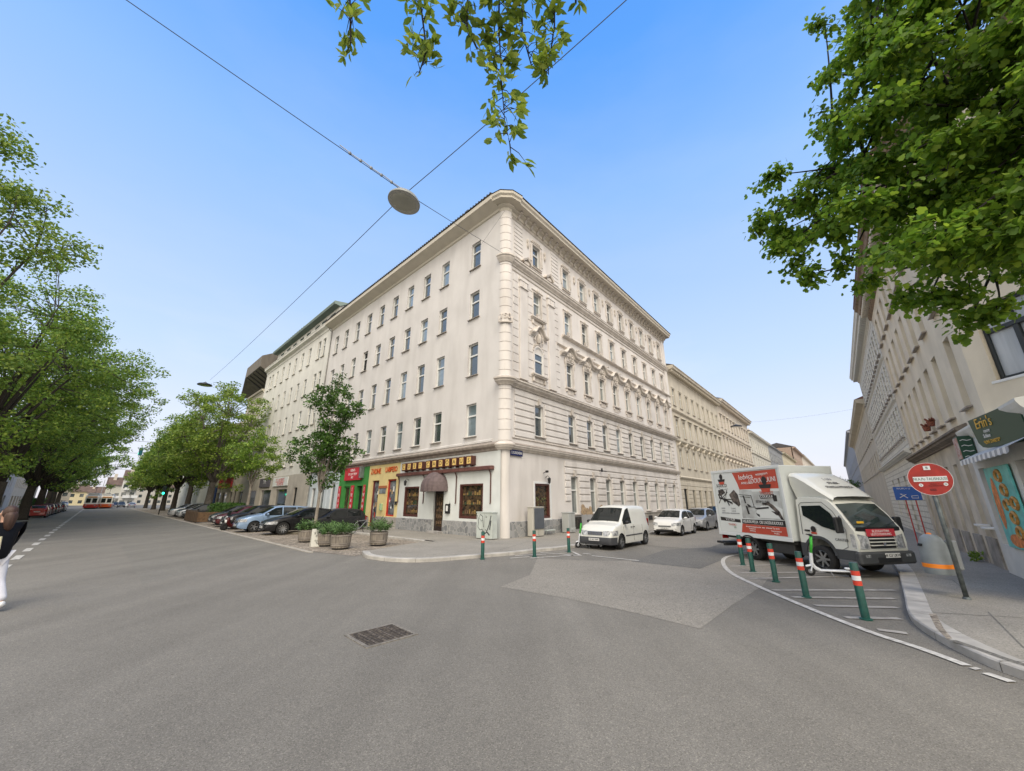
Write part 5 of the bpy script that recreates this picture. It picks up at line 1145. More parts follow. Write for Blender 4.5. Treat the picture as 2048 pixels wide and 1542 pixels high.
    def wsf(sgn, x0, x1, inset=.10):
        dx = x1-x0; nz = Vector((-(zt(x1)-zt(x0)), 0, dx)).normalized(); nz = nz if nz.z > 0 else -nz
        def fn(x, v): w_ = wt(x) - inset + .03; y = v*w_; c = crown(x)*(1-abs(v)**2*.6); return (x+nz.x*.014, y, zt(x)+c*.9+.004+nz.z*.012)
        return panel(fn, lin(x0, x1, 8), lin(-1, 1, 9))
    wsf(1, *S['ws']).build('windscreen', M_carglass, root, smooth=True)
    if S.get('rw'): wsf(-1, *S['rw']).build('rear_window', M_carglass, root, smooth=True)
    for a in ax:
        add_wheel(root, a, -hw+.11, wr, .20, S.get('spokes', 5), -1); add_wheel(root, a, hw-.11, wr, .20, S.get('spokes', 5), 1)
    # lamps wrap round the front corners
    fx, hl = L/2, S['hl']
    def lampf(sg, x_in, x_out, zl, zh, y_in):
        def fn(u, v):
            t = u; x = fx - .015 - (fx - .015 - x_out)*max(0, (t-.45)/.55)**1.1; yy = y_in + (wp(x)*1.0 - y_in)*min(1, t/.62) if t < .62 else wp(x); z = zl + (zh-zl)*v + .02*t
            pull = (1-v)*.0; return (x + .012 - .06*v*(1 if t < .6 else 0.3), sg*(yy+.012 if t >= .5 else yy), z)
        return fn
    if detail:
        for sg in (1, -1):
            panel(lampf(sg, fx, fx-hl[2], hl[0], hl[1], hl[3]), lin(0, 1, 9), lin(0, 1, 4)).build('headlight', M_lamp, root, smooth=True)
            t0 = S['tl']
            def tf(u, v): x = -L/2 + .01 + (t0[2])*max(0, (u-.5)/.5); return (x-.014, sg*(wp(x)*(.62+.38*min(1, u/.5))+ (.008 if u > .4 else 0)), t0[0]+(t0[1]-t0[0])*v)
            panel(tf, lin(0, 1, 7), lin(0, 1, 3)).build('tail_light', M_tail, root, smooth=True)
            m = MB(); mx, mz = S['mirror']; ellips(m, (0, 0, 0), (.09, .11, .075), 10, 6); m.tube([(0, -sg*.07, -.03), (.02, -sg*.2, -.06)], .022, 6)
            m.build('wing_mirror', S.get('mirmat', pm), root, (mx, sg*(hw+.09), mz), smooth=True)
            h = MB()
            for hx in S['handles']: h.bbox(hx-.09, hx+.09, sg*(hw*.995), sg*(hw+.02), S['hz'], S['hz']+.03, .008)
            h.build('door_handle', S.get('hmat', pm), root)
            sm = MB()
            for dx in S['seams']: sm = MB(); sm.tube([(dx, sg*(wp(dx)*.995+.004), .30), (dx, sg*(wp(dx)+.002), .55), (dx-.0, sg*(wp(dx)*.985+.004), zs(dx)-.04)], .005, 4); sm.build('door_seam', M_black, root)
        g_ = MB(); gz = S['grille']; w_ = gz[2]
        for k in range(gz[3]): z = gz[0]+(gz[1]-gz[0])*(k+.5)/gz[3]; g_.mat(1).bbox(fx-.06, fx+.022, -w_, w_, z-.012, z+.012, .005)
        g_.mat(0).bbox(fx-.1, fx+.012, -w_, w_, gz[0], gz[1], .01); g_.build('grille', [M_black, M_chrome if S.get('chrome') else M_metal], root)
        lo = MB(); lo.bbox(fx-.1, fx+.014, -hw*.62, hw*.62, .27, .38, .02); lo.build('bumper_intake', M_black, root)
        for nm, x in (('number_plate', fx+(.10 if S.get('bumperblack') else .028)), ('number_plate', -L/2-.02)):
            p = MB(); p.bbox(-.01, .01, -.26, .26, -.055, .055, .004); zz = S['plz'][0] if x > 0 else S['plz'][1]; o = p.build(nm, M_plate, root, (x, 0, zz)); text_mesh('lettering', plate, .10, M_black, o, (.012 if x > 0 else -.012, 0, 0), (R(90), 0, R(90) if x > 0 else R(-90)), depth=.002)
        w1 = MB(); y = S['ws'][1]
        for yy in (-.35, .15): w1.tube([(y+.02, yy, zt(y)+.035), (y-.18, yy+.45, zt(y-.18)+.045)], .008, 4)
        w1.build('wiper', M_black, root)
        if S.get('bumperblack'):
            def bf(sg):
                def fn(u, v):
                    t = u; x = fx + .03 - (fx - (ax[-1]+ra+.02))*max(0, (t-.55)/.45); yy = (wp(fx)+.0)*min(1, t/.55) if t < .55 else wp(x); z = .22+.30*v
                    return (x + .03*math.sin(PI*v), sg*(yy+.025*min(1, t/.2)), z)
                return fn
            bb = MB()
            for sg in (1, -1): q = panel(bf(sg), lin(0, 1, 14), lin(0, 1, 5)); bb.add(q.v, q.f)
            bb.build('front_bumper', mat('bumper_grey', (.045, .047, .052), rough=.6), root, smooth=True)
            bs = MB()
            for sg in (1, -1): bs.bbox(ax[0]+ra+.05, ax[1]-ra-.05, sg*hw*1.0, sg*(hw+.02), .52, .57, .01)
            bs.build('side_moulding', MATS['bumper_grey'], root)
    return root
HATCH = dict(L=4.0, W=1.70, wr=.30, axles=[-1.22, 1.28], tumble=.34, top=[(-2, .62), (-1.96, .92), (-1.86, 1.08), (-1.62, 1.34), (-1.45, 1.44), (-1.0, 1.50), (-.2, 1.53), (.3, 1.48), (.62, 1.33), (1.18, 1.0), (1.6, .92), (1.88, .78), (1.97, .62), (2.0, .45)],
    belt=[(-2, .85), (-1.6, 1.02), (0, .93), (1.18, .90), (1.6, .84), (1.9, .68), (2, .5)], side=[(-1.45, -.55), (-.48, .92)], ws=(.42, 1.12), rw=(-1.84, -1.5), hl=(.60, .76, .48, .42), tl=(.75, 1.0, .22), mirror=(.78, 1.02), handles=[-.9, .05], hz=.80, seams=[-.52, .98], grille=(.52, .60, .38, 2), plz=(.45, .75), spokes=7)
COUPE = dict(L=4.55, W=1.78, wr=.335, axles=[-1.35, 1.4], tumble=.42, top=[(-2.27, .65), (-2.22, .95), (-2.0, 1.03), (-1.75, 1.06), (-1.1, 1.32), (-.6, 1.42), (-.1, 1.43), (.3, 1.37), (1.05, 1.0), (1.6, .90), (2.05, .76), (2.22, .60), (2.27, .45)],
    belt=[(-2.27, .85), (-1.8, .97), (0, .92), (1.05, .90), (1.6, .82), (2.1, .66), (2.27, .5)], side=[(-1.35, -.38), (-.32, .85)], ws=(.36, 1.0), rw=(-1.68, -1.05), hl=(.56, .70, .55, .45), tl=(.72, .92, .3), mirror=(.7, 1.0), handles=[-.75, .2], hz=.78, seams=[-.35, .95], grille=(.46, .62, .34, 3), plz=(.42, .72), spokes=10)
SEDAN = dict(L=4.3, W=1.72, wr=.30, axles=[-1.28, 1.32], tumble=.36, top=[(-2.15, .62), (-2.12, .93), (-1.9, 1.0), (-1.6, 1.04), (-1.2, 1.33), (-.75, 1.45), (0, 1.47), (.35, 1.42), (1.02, 1.02), (1.55, .93), (1.95, .80), (2.1, .65), (2.15, .45)],
    belt=[(-2.15, .85), (-1.7, .95), (0, .92), (1.02, .90), (1.55, .84), (2, .68), (2.15, .5)], side=[(-1.2, -.38), (-.32, .82)], ws=(.42, .96), rw=(-1.52, -1.12), hl=(.60, .76, .42, .42), tl=(.72, .92, .25), mirror=(.68, 1.0), handles=[-.8, .1], hz=.80, seams=[-.35, .9], grille=(.56, .68, .34, 3), plz=(.43, .72), spokes=7)
VAN = dict(L=4.2, W=1.80, wr=.31, axles=[-1.35, 1.28], tumble=.17, crown=.05, top=[(-2.1, .7), (-2.08, 1.5), (-2.0, 1.74), (-1.8, 1.80), (-.8, 1.84), (.15, 1.82), (.45, 1.74), (1.22, 1.08), (1.7, .98), (1.98, .80), (2.07, .62), (2.1, .45)],
    belt=[(-2.1, .95), (0, 1.03), (1.22, .98), (1.7, .90), (2, .70), (2.1, .5)], side=[(.12, .98)], ws=(.50, 1.16), rw=None, hl=(.58, .78, .5, .40), tl=(.85, 1.2, .12), mirror=(.86, 1.12), mirmat=M_black, hmat=M_black, handles=[-.05, .2], hz=.88, seams=[0, 1.02, -1.0], grille=(.60, .75, .36, 3), chrome=True, plz=(.42, .8), bumperblack=True, spokes=7, taper=.16)
ESTATE = dict(L=4.6, W=1.78, wr=.33, axles=[-1.35, 1.4], tumble=.30, top=[(-2.3, .7), (-2.26, 1.05), (-2.05, 1.38), (-1.9, 1.50), (-1.2, 1.58), (-.1, 1.60), (.3, 1.55), (1.08, 1.08), (1.6, 1.0), (2.05, .86), (2.25, .68), (2.3, .45)],
    belt=[(-2.3, .95), (-1.7, 1.05), (0, .98), (1.08, .96), (1.6, .90), (2.1, .72), (2.3, .5)], side=[(-1.85, -1.05), (-.98, -.2), (-.12, .88)], ws=(.36, 1.02), rw=(-2.22, -1.98), hl=(.62, .80, .45, .42), tl=(.85, 1.15, .15), mirror=(.75, 1.08), handles=[-.95, -.05], hz=.86, seams=[-1.0, -.15, .95], grille=(.55, .72, .36, 3), plz=(.43, .75), spokes=5)
P_white = paint('white', (.70, .70, .68)); P_white2 = paint('cream_white', (.66, .66, .61)); P_silver = paint('silver', (.36, .37, .38), .5); P_black = paint('black', (.008, .008, .009)); P_blue = paint('light_blue', (.20, .29, .42), .3)
P_red = paint('red', (.36, .02, .015)); P_dred = paint('dark_red', (.09, .008, .012)); P_grey = paint('dark_grey', (.035, .037, .04), .3); P_green = paint('dark_green', (.012, .035, .03)); P_wine = paint('wine', (.07, .01, .012)); P_navy = paint('navy', (.012, .018, .045))
def place(root, p, az):     # az: compass heading of the nose
    root.location = (p[0], p[1], p[2] if len(p) > 2 else 0.006); root.rotation_euler = (0, 0, R(90 - az)); return root
KERBCARS = 'cars parked along the kerb of the side street'; DIAG = 'cars parked nose out in the strip below the shops'; LEFTC = 'cars parked on the left of the wide street'; FARC = 'cars driving far down the wide street'
# side street, facing the junction
v = make_car('delivery_van', 'small white panel van with grey front bumper, parked nose to the junction', 'van', VAN, P_white2, KERBCARS, plate='W-40 789E'); place(v, RP(4.95, 5.35), AZR+180)
v.location = Vector((5.10, 19.95, .008)); v.rotation_euler = (0, 0, R(90-(AZR+180+1)))
c = make_car('parked_car', 'white hatchback parked behind the small white panel van', 'car', HATCH, P_white, KERBCARS, plate='W-LK 21'); place(c, RP(10.75, 5.55, .008), AZR+180)
c = make_car('parked_car', 'silver hatchback parked behind the white hatchback on the side street', 'car', HATCH, P_silver, KERBCARS, plate='W-7 KB'); place(c, RP(16.2, 5.6, .008), AZR+180)
c = make_car('parked_car', 'dark grey estate car mostly hidden behind the silver hatchback', 'car', ESTATE, P_grey, KERBCARS, detail=False); place(c, RP(21.5, 5.6, .008), AZR+180)
c = make_car('parked_car', 'black car standing beyond the lorry cab by the right pavement', 'car', ESTATE, P_black, KERBCARS); place(c, RP(15.2, 14.3, .008), AZR+180)
# nose-out row in front of the shops: (distance along, paint, spec, label)
rowc = [(14.3, COUPE, P_black, 'glossy black saloon with silver spoke wheels, nearest of the nose-out row beside the planters', 46), (17.3, ESTATE, P_blue, 'light blue estate car next to the glossy black saloon', 46),
        (21.6, ESTATE, P_black, 'black estate car behind the motor scooter in the nose-out row', 44), (25.2, SEDAN, P_wine, 'dark wine red saloon, fourth from the planters in the nose-out row', 44), (28.2, HATCH, P_grey, 'dark grey hatchback left of the wine red saloon, beside the young pavement tree', 44),
        (44.5, HATCH, P_grey, 'grey hatchback just beyond the wooden garden fence under the trees', 44), (47.3, SEDAN, P_silver, 'silver saloon, second beyond the wooden garden fence', 44), (50.3, HATCH, P_black, 'black hatchback, third beyond the wooden garden fence', 44), (53.5, ESTATE, P_silver, 'silver estate car, fourth beyond the wooden garden fence', 44), (57.0, HATCH, P_grey, 'farthest grey car of the nose-out row by the traffic light', 44)]
for s, sp, pm, lb, az in rowc:
    c = make_car('parked_car', lb, 'car', sp, pm, DIAG, detail=s < 60, plate='W-8 42K'); place(c, LP(s, 6.1, .012), az+180); c.scale = (1.06,)*3
    if s == 14.3: c.location = (-14.0, 27.5, .012); c.rotation_euler = (0, 0, R(90-226)); c.scale = (1.12,)*3
c = make_car('parked_car', 'dark grey hatchback half hidden behind the wooden tubs, right of the glossy black saloon', 'car', HATCH, P_grey, DIAG, plate='W-2 77R'); place(c, G(668, 1063, .012), 226)

# left side, tails towards the camera
leftrow = [(63, 20.2, HATCH, P_red, 'bright red hatchback seen from behind at the left edge, nearest of its row'), (69, 20.3, SEDAN, P_dred, 'dark wine saloon between the bright red hatchback and the dark red estate'), (75, 20.3, ESTATE, P_dred, 'dark red estate car in front of the bright red hatchback'), (81, 20.2, HATCH, P_green, 'dark green hatchback in the left parking row'), (87, 20.2, ESTATE, P_wine, 'wine coloured estate car further up the left parking row'), (93.5, 20.2, HATCH, P_black, 'black hatchback far up the left parking row'), (100, 20.1, ESTATE, P_grey, 'grey estate car near the far end of the left parking row'), (107, 20.1, HATCH, P_white, 'white hatchback, last of the left parking row')]
for s, d, sp, pm, lb in leftrow: c = make_car('parked_car', lb, 'car', sp, pm, LEFTC, plate='W-7 31L'); place(c, LP(s, d, .005), AZL)
for px, py, sp, pm, lb, az in ((127, 1014, ESTATE, P_silver, 'pale silver car driving towards the camera left of the trams', AZL+180), (262, 1015, SEDAN, P_silver, 'silver saloon driving away on the right of the far junction', AZL), (241, 1015, ESTATE, P_grey, 'dark grey car waiting beside the far trams', AZL+180), (250, 1013, HATCH, P_white, 'white hatchback among the waiting cars at the far junction', AZL+180), (230, 1014, HATCH, P_navy, 'dark blue hatchback half hidden behind the second tram', AZL+180)):
    p = G(px, py); c = make_car('distant_car', lb, 'car', sp, pm, FARC); place(c, p, az)
# ------------------------------------------------------------------ box lorry
T = thing('box_lorry', 'white box lorry with red and black printed side, parked slantwise at the junction', 'truck', (10.4, 12.9, .006), R(90-168))
P_lor = mat('lorry_white', (.60, .63, .61), rough=.4, coat=.4, var=.03, scale=2); P_cab = mat('cab_white', (.66, .66, .60), rough=.35, coat=.6, var=.02)
b = MB(); b.bbox(-4.1, -.75, -1.08, 1.08, .80, 3.26, .02); box = b.build('cargo_box', P_lor, T)
b = MB()
for y in (-1.095, 1.095):
    s_ = 1 if y > 0 else -1
    for (x0, x1, z0, z1) in ((-4.11, -.74, 3.17, 3.27), (-4.11, -.74, .78, .90)): b.bbox(x0, x1, y-.015, y+.015, z0, z1, .006)
    for x in (-4.11, -.83): b.bbox(x, x+.09, y-.012, y+.012, .90, 3.17, .006)
b.build('box_edging', mat('box_trim', (.66, .68, .67), rough=.35), box)
# printed side: everything lies in the plane of the side panel (right hand side of the lorry)
Y0 = -1.088
M_prred = mat('print_red', (.46, .065, .035), rough=.5, var=.08); M_prblk = mat('print_black', (.02, .017, .017), rough=.5); M_prgry = mat('print_grey', (.36, .36, .34), rough=.5, col2=(.52, .54, .52), scale=3); M_prbrn = mat('print_photo', (.16, .13, .11), rough=.5, col2=(.015, .012, .012), scale=7, detail=8); M_prwht = mat('print_white', (.66, .68, .65), rough=.5)
def SD(u, v): return (-4.02 + u*3.2, .90 + v*2.27)      # u 0..1 from the rear end to the front, v 0..1 upwards
def sprint(nm, m, pts, lay=1):
    q = MB(); q.add([(SD(u, v)[0], Y0-.004*lay, SD(u, v)[1]) for u, v in pts], [tuple(range(len(pts)))]); return q.build(nm, m, box)
sprint('printed_panel', M_prwht, [(.02, .01), (.97, .01), (.97, .985), (.02, .985)], 0.5)
sprint('print_red_banner', M_prred, [(.34, .985), (.97, .985), (.97, .70), (.42, .70), (.40, .80)])
sprint('print_black_band', M_prblk, [(.03, .245), (.36, .215), (.36, .165), (.035, .185)][::1])
sprint('print_black_band', M_prblk, [(.385, .225), (.97, .235), (.97, .145), (.38, .155)])
sprint('print_red_band', M_prred, [(.38, .153), (.97, .143), (.97, .015), (.35, .015)])
sprint('print_grey_photo', M_prgry, [(.42, .66), (.97, .66), (.97, .24), (.40, .24)], 1)
sprint('print_hand_photo', M_prwht, [(.62, .26), (.95, .26), (.97, .40), (.85, .47), (.70, .44), (.62, .36)], 2)
sprint('print_shadow_photo', M_prbrn, [(.70, .47), (.80, .50), (.86, .46), (.93, .36), (.965, .24), (.93, .25), (.88, .35), (.80, .445)], 3)
sprint('print_shadow_photo', M_prbrn, [(.82, .37), (.90, .35), (.94, .30), (.88, .31)], 3)
sprint('print_doorway', M_prgry, [(.41, .70), (.60, .68), (.60, .45), (.41, .44)], 2)
for (a, b_) in (((.40, .62), (.58, .60)), ((.58, .60), (.60, .42)), ((.48, .42), (.62, .42)), ((.41, .585), (.565, .57))):
    q = MB(); q.tube([(SD(*a)[0], Y0-.012, SD(*a)[1]), (SD(*b_)[0], Y0-.012, SD(*b_)[1])], .010, 4); q.build('print_line', M_prblk, box)
sprint('print_tool', M_prblk, [(.455, .60), (.475, .60), (.495, .48), (.475, .48)], 4); sprint('print_tool', M_prblk, [(.475, .44), (.50, .44), (.52, .31), (.495, .31)], 4); sprint('print_tool', M_prblk, [(.50, .47), (.53, .46), (.56, .43), (.52, .42)], 4)
sprint('print_tool', M_prblk, [(.60, .405), (.80, .43), (.80, .405), (.64, .385)], 4); sprint('print_tool', M_prblk, [(.87, .60), (.925, .60), (.925, .51), (.88, .51)], 4); sprint('print_tool', M_prblk, [(.61, .33), (.66, .31), (.66, .27), (.63, .29)], 4)
# crossed tools picture at the rear end
rr = random.Random(8)
sprint('print_photo_left', M_prbrn, [(.06, .70), (.14, .72), (.18, .66), (.10, .60), (.06, .61)], 2); sprint('print_photo_left', M_prbrn, [(.24, .62), (.33, .70), (.38, .62), (.40, .46), (.37, .42), (.28, .50)], 2)
sprint('print_photo_left', M_prblk, [(.06, .585), (.12, .57), (.28, .49), (.27, .475), (.10, .545), (.06, .555)], 3)
for k in range(16):
    a = (rr.uniform(.08, .2), rr.uniform(.5, .72)); b_ = (a[0]+rr.uniform(-.05, .16), a[1]+rr.uniform(-.14, .1)); q = MB(); q.tube([(SD(*a)[0], Y0-.013, SD(*a)[1]), (SD(*b_)[0], Y0-.013, SD(*b_)[1])], rr.choice((.006, .012, .02)), 4); q.build('print_line', M_prblk, box)
# hatted head badges: hat, head and coloured bar
def badge(u, v, s, body=True):
    x, z = SD(u, v); q = MB(); y = Y0-.017; ell = lambda cx, cz, rx, rz_: q.add([(x+s*cx+s*rx*math.cos(2*PI*k/14), y, z+s*cz+s*rz_*math.sin(2*PI*k/14)) for k in range(14)], [tuple(range(14))])
    q.mat(0); ell(0, .16, .085, .11); y = Y0-.018; q.add([(x-s*.2, y, z+s*.06), (x+s*.2, y, z+s*.06), (x+s*.16, y, z-s*.04), (x-s*.16, y, z-s*.04)], [(0, 1, 2, 3)])
    q.mat(1).add([(x-s*.15, y-.001, z-s*.04), (x+s*.15, y-.001, z-s*.04), (x+s*.12, y-.001, z-s*.14), (x-s*.12, y-.001, z-s*.14)], [(0, 1, 2, 3)]); q.build('print_badge', [M_prblk, M_prred], box)
badge(.145, .86, 1.0); badge(.80, .73, 1.35)
def st(u, v, s, t, m, xs=1.0, tilt=0.0):
    x, z = SD(u, v); text_mesh('lettering', t, s, m, box, (x, Y0-.014, z), (R(90), -tilt, 0), depth=.002, xs=xs)
st(.135, .775, .17, 'SOLICD', M_prblk); st(.545, .90, .27, 'ledvica', M_white, .95, R(3)); st(.78, .93, .13, 'wazaypurt', M_white, 1, R(3)); st(.55, .80, .12, 'ANLUUS', M_white, 1.2); st(.77, .83, .24, 'LOOUVUUUNI', M_white, .75, R(2))
st(.80, .635, .15, 'THEUISET', M_prred, .9); sprint('print_black_band', M_prblk, [(.70, .60), (.90, .615), (.88, .56), (.71, .55)], 4); x, z = SD(.795, .58); text_mesh('lettering', 'COLKUUI', .12, M_white, box, (x, Y0-.022, z), (R(90), 0, 0), depth=.002)
st(.73, .50, .13, 'ESTIPULUUN', M_prblk, .8, R(-2)); st(.76, .465, .12, 'UZ1', M_prblk)
x, z = SD(.67, .19); text_mesh('lettering', 'VIEUUDUVELIA  OEI LNODUUUOUUI', .145, M_white, box, (x, Y0-.012, z), (R(90), 0, 0), depth=.002, xs=.72)
x, z = SD(.20, .205); text_mesh('lettering', 'V.E.Y.R,IV', .12, M_white, box, (x, Y0-.012, z), (R(90), 0, 0), depth=.002)
for u, v, s, t in ((.66, .115, .075, 'lu.oumunuoupoueuuia  uuer  al.louuu/ Tp .uo.iu'), (.52, .07, .07, 'Tuuuuuour\nuouuung'), (.84, .06, .07, 'Tuuouuuunuui\nW.allau')):
    x, z = SD(u, v); text_mesh('lettering', t, s, M_white, box, (x, Y0-.012, z), (R(90), 0, 0), depth=.002)
for u, v, t in ((.11, .37, 'NVIIV\nuueo'), (.28, .37, 'CUUIC\nuuoou'), (.14, .315, 'uuuouuuuuu'), (.29, .315, 'uuuuuuouuuu')): st(u, v, .085, t, mat('print_midgrey', (.25, .25, .26)))
st(.22, .125, .10, 'TUUURU', M_prred); st(.26, .085, .09, 'LO', mat('print_green', (.04, .2, .08)))
# roof spoiler
b = MB(); prof = [(.62, 2.18), (.30, 2.42), (-.15, 2.75), (-.45, 2.93), (-.66, 2.97), (-.70, 2.2)]
vs = []
for (x, z) in prof:
    w_ = .80 if z < 2.3 and x > 0 else .86 + .02*(z-2.2); vs.append([(x, -w_, z-.09), (x, -w_+.06, z-.01), (x, -w_+.2, z+.02), (x, 0, z+.035), (x, w_-.2, z+.02), (x, w_-.06, z-.01), (x, w_, z-.09)])
b.add([p for r_ in vs[:5] for p in r_], [(i*7+j, i*7+j+1, (i+1)*7+j+1, (i+1)*7+j) for i in range(4) for j in range(6)])
for sg in (-1, 1):
    w_ = .80; b.add([(.62, sg*.80, 2.09), (.30, sg*.86, 2.33), (-.15, sg*.871, 2.66), (-.45, sg*.875, 2.84), (-.66, sg*.875, 2.88), (-.70, sg*.82, 2.62), (-.62, sg*.74, 2.15), (.3, sg*.76, 2.14)], [(0, 1, 2, 7), (2, 3, 4, 5), (2, 5, 6, 7)])
sp_ = b.build('roof_spoiler', P_cab, T, smooth=True, angle=40)
tl_ = math.atan2(.33, -.45)
text_mesh('lettering', 'L LIU', .16, mat('print_midgrey', (.3, .3, .3)), sp_, (-.08, 0, 2.76), (R(36), 0, R(90)), depth=.004); text_mesh('lettering', 'STUEK', .15, M_prblk, sp_, (.10, 0, 2.63), (R(36), 0, R(90)), depth=.004); text_mesh('lettering', 'STUUZLLLTITUUUZA', .14, M_prblk, sp_, (.28, 0, 2.50), (R(36), 0, R(90)), depth=.004, xs=.8)
# cab: lofted side profile
b = MB(); hw = .93
cp = [(1.10, .72), (1.12, .95), (1.09, 1.22), (1.03, 1.34), (.80, 1.72), (.55, 2.02), (.42, 2.12), (.1, 2.17), (-.5, 2.17), (-.60, 2.10), (-.62, 1.0), (-.62, .55), (-.48, .55), (-.42, .80), (-.25, .98), (0, 1.03), (.25, .98), (.42, .80), (.48, .50), (1.05, .45)]
n_ = len(cp)
def cw(z, x): return hw - max(0, z-1.25)*.10 - max(0, x-.95)*.25
rows_ = []
for sg in (-1, 1):
    rows_.append([(x, sg*cw(z, x), z) for x, z in cp])
inner = [[(x+(-.0 if True else 0), sg*(cw(z, x)-.06), z+(.03 if z > 2.0 else 0)) for x, z in cp] for sg in (-1, 1)]
for i in range(n_):
    j = (i+1) % n_
    b.add([rows_[0][i], rows_[0][j], inner[0][j], inner[0][i]], [(0, 1, 2, 3)]); b.add([inner[0][i], inner[0][j], inner[1][j], inner[1][i]], [(0, 1, 2, 3)]); b.add([inner[1][i], inner[1][j], rows_[1][j], rows_[1][i]], [(0, 1, 2, 3)])
for r_ in rows_: b.add(r_, [tuple(range(n_))])
cab = b.build('cab', P_cab, T, smooth=True, angle=35)
import bmesh as _bm
bm = _bm.new(); bm.from_mesh(cab.data); _bm.ops.remove_doubles(bm, verts=bm.verts, dist=.001); _bm.ops.recalc_face_normals(bm, faces=bm.faces); bm.to_mesh(cab.data); bm.free(); cab.data.shade_smooth(); cab.data.set_sharp_from_angle(angle=R(35))
q = MB(); q.add([(1.06, -.80, 1.345), (1.09, 0, 1.33), (1.06, .80, 1.345), (.88, .80, 1.65), (.62, .76, 1.985), (.64, 0, 2.02), (.62, -.76, 1.985), (.88, -.80, 1.65), (.90, 0, 1.665)], [(0, 1, 8, 7), (1, 2, 3, 8), (7, 8, 5, 6), (8, 3, 4, 5)])
ws_ = q.build('windscreen', mat('lorry_windscreen', (.035, .05, .048), rough=.03, spec=.9, coat=.7, var=.5, scale=1.4), T, smooth=True)
q = MB(); q.add([(1.075, -.82, 1.24), (1.125, 0, 1.22), (1.075, .82, 1.24), (1.085, .80, 1.35), (1.10, 0, 1.345), (1.085, -.80, 1.35)], [(0, 1, 4, 5), (1, 2, 3, 4)]); q.build('scuttle', M_black, T)
q = MB(); q.bbox(1.0, 1.01, .05, .3, 1.40, 1.46, .003); q.T = None; q.build('windscreen_ticket', mat('ticket_yellow', (.7, .4, .02)), T, (.05, -.72, .05))
for yy in (-.45, .25): q = MB(); q.tube([(1.10, yy, 1.33), (1.02, yy+.3, 1.42), (.97, yy+.6, 1.48)], .01, 4); q.build('wiper', M_black, T)
for sg in (-1, 1):
    y = lambda z: sg*(hw - max(0, z-1.25)*.10 + .006)
    q = MB(); P_ = [(-.42, 1.92), (.22, 1.94), (.50, 1.72), (.78, 1.28), (.62, 1.22), (.20, 1.32), (-.15, 1.50), (-.40, 1.62)]; q.add([(x, y(z), z) for x, z in P_], [tuple(range(8))]); q.build('side_window', M_carglass, T)
    q = MB(); q.tube([(x, y(z)+sg*.001, z) for x, z in [(-.50, 1.05), (-.50, 1.95), (-.42, 2.02), (.28, 2.04), (.58, 1.78), (.90, 1.26), (.86, .80), (.52, .62)]], .007, 4); q.build('door_seam', M_black, T)
    q = MB(); q.bbox(-.40, -.22, sg*(hw), sg*(hw+.03), 1.15, 1.20, .008); q.build('door_handle', M_black, T)
    q = MB(); q.bbox(-.05, .06, -.12, .12, -.22, .22, .03); mm = q.build('wing_mirror', M_black, T, (.86, sg*(hw+.18), 1.40)); q = MB(); q.tube([(0, 0, .1), (-.08, -sg*.2, .25)], .015, 5); q.tube([(0, 0, -.15), (-.08, -sg*.2, -.16)], .015, 5); q.build('arm', M_black, mm)
    q = MB(); q.add([(1.128, sg*.50, .78), (1.135, sg*.50, 1.10), (1.118, sg*.80, 1.16), (1.06, sg*.90, 1.16), (.98, sg*.935, 1.16), (.99, sg*.935, .80), (1.07, sg*.90, .78), (1.122, sg*.80, .78)], [(0, 1, 2, 7), (7, 2, 3, 6), (6, 3, 4, 5)]); q.build('headlight', M_lamp, T, smooth=True)
    q = MB(); q.bbox(1.17, 1.20, sg*.62, sg*.82, .55, .64, .01); q.build('fog_light', M_lamp, T)
    # white lower skirt dark and wheel arch lip
    q = MB(); q.lathe([(.44, -.02), (.52, -.02), (.52, .02), (.44, .02)], 16, (0, sg*(hw+.005), .52), 'y', 0, PI); q.build('wheel_arch', mat('lorry_grey', (.05, .053, .056), rough=.6), T)
    q = MB(); q.bbox(.47, 1.08, sg*(hw-.02), sg*(hw+.012), .45, .72, .01); q.bbox(-.64, -.46, sg*(hw-.03), sg*(hw+.012), .40, .80, .01); q.build('cab_step', MATS['lorry_grey'], T)
q = MB(); q.bbox(1.02, 1.20, -1.0, 1.0, .36, .70, .05); q.mat(1).bbox(1.19, 1.215, -.42, .42, .42, .56, .02); q.build('front_bumper', [MATS['lorry_grey'], M_black], T)
q = MB(); q.mat(0).bbox(1.08, 1.14, -.46, .46, .78, 1.10, .02)
for z in (.86, .95, 1.04): q.mat(1).bbox(1.12, 1.165, -.47, .47, z-.014, z+.014, .008)
q.mat(2).bbox(1.16, 1.175, -.05, .05, .86, .94, .01); gr = q.build('grille', [M_black, P_cab, M_chrome], T)
q = MB(); q.bbox(-.005, .005, -.52, .52, -.10, .10, .002); o = q.build('red_front_sign', M_signred, T, (1.135, 0, 1.20)); 
for t_, z in (('BLZUGAVTNN', .04), ('UUTOTOUUUNG', -.045)): text_mesh('lettering', t_, .095, M_white, o, (.007, 0, z), (R(90), 0, R(90)), depth=.002)
q = MB(); q.bbox(-.01, .01, -.26, .26, -.06, .06, .004); o = q.build('number_plate', M_plate, T, (1.215, .12, .60)); text_mesh('lettering', 'W-G3 UKW.', .11, M_black, o, (.012, 0, 0), (R(90), 0, R(90)), depth=.002)
q = MB(); x = -.05; ctr = lambda: None
o = text_mesh('lettering', 'CANTEB', .10, M_prblk, T, (.72, -hw-.008, .98), (R(90), 0, 0), depth=.002)
b = MB(); b.add([(-.1+.09*math.cos(2*PI*k/12), -hw-.008, 1.22+.10*math.sin(2*PI*k/12)) for k in range(12)], [tuple(range(12))]); b.mat(1).box(-.19, -.01, -hw-.012, -hw-.009, 1.08, 1.14); b.build('door_badge', [M_prblk, M_prred], T)
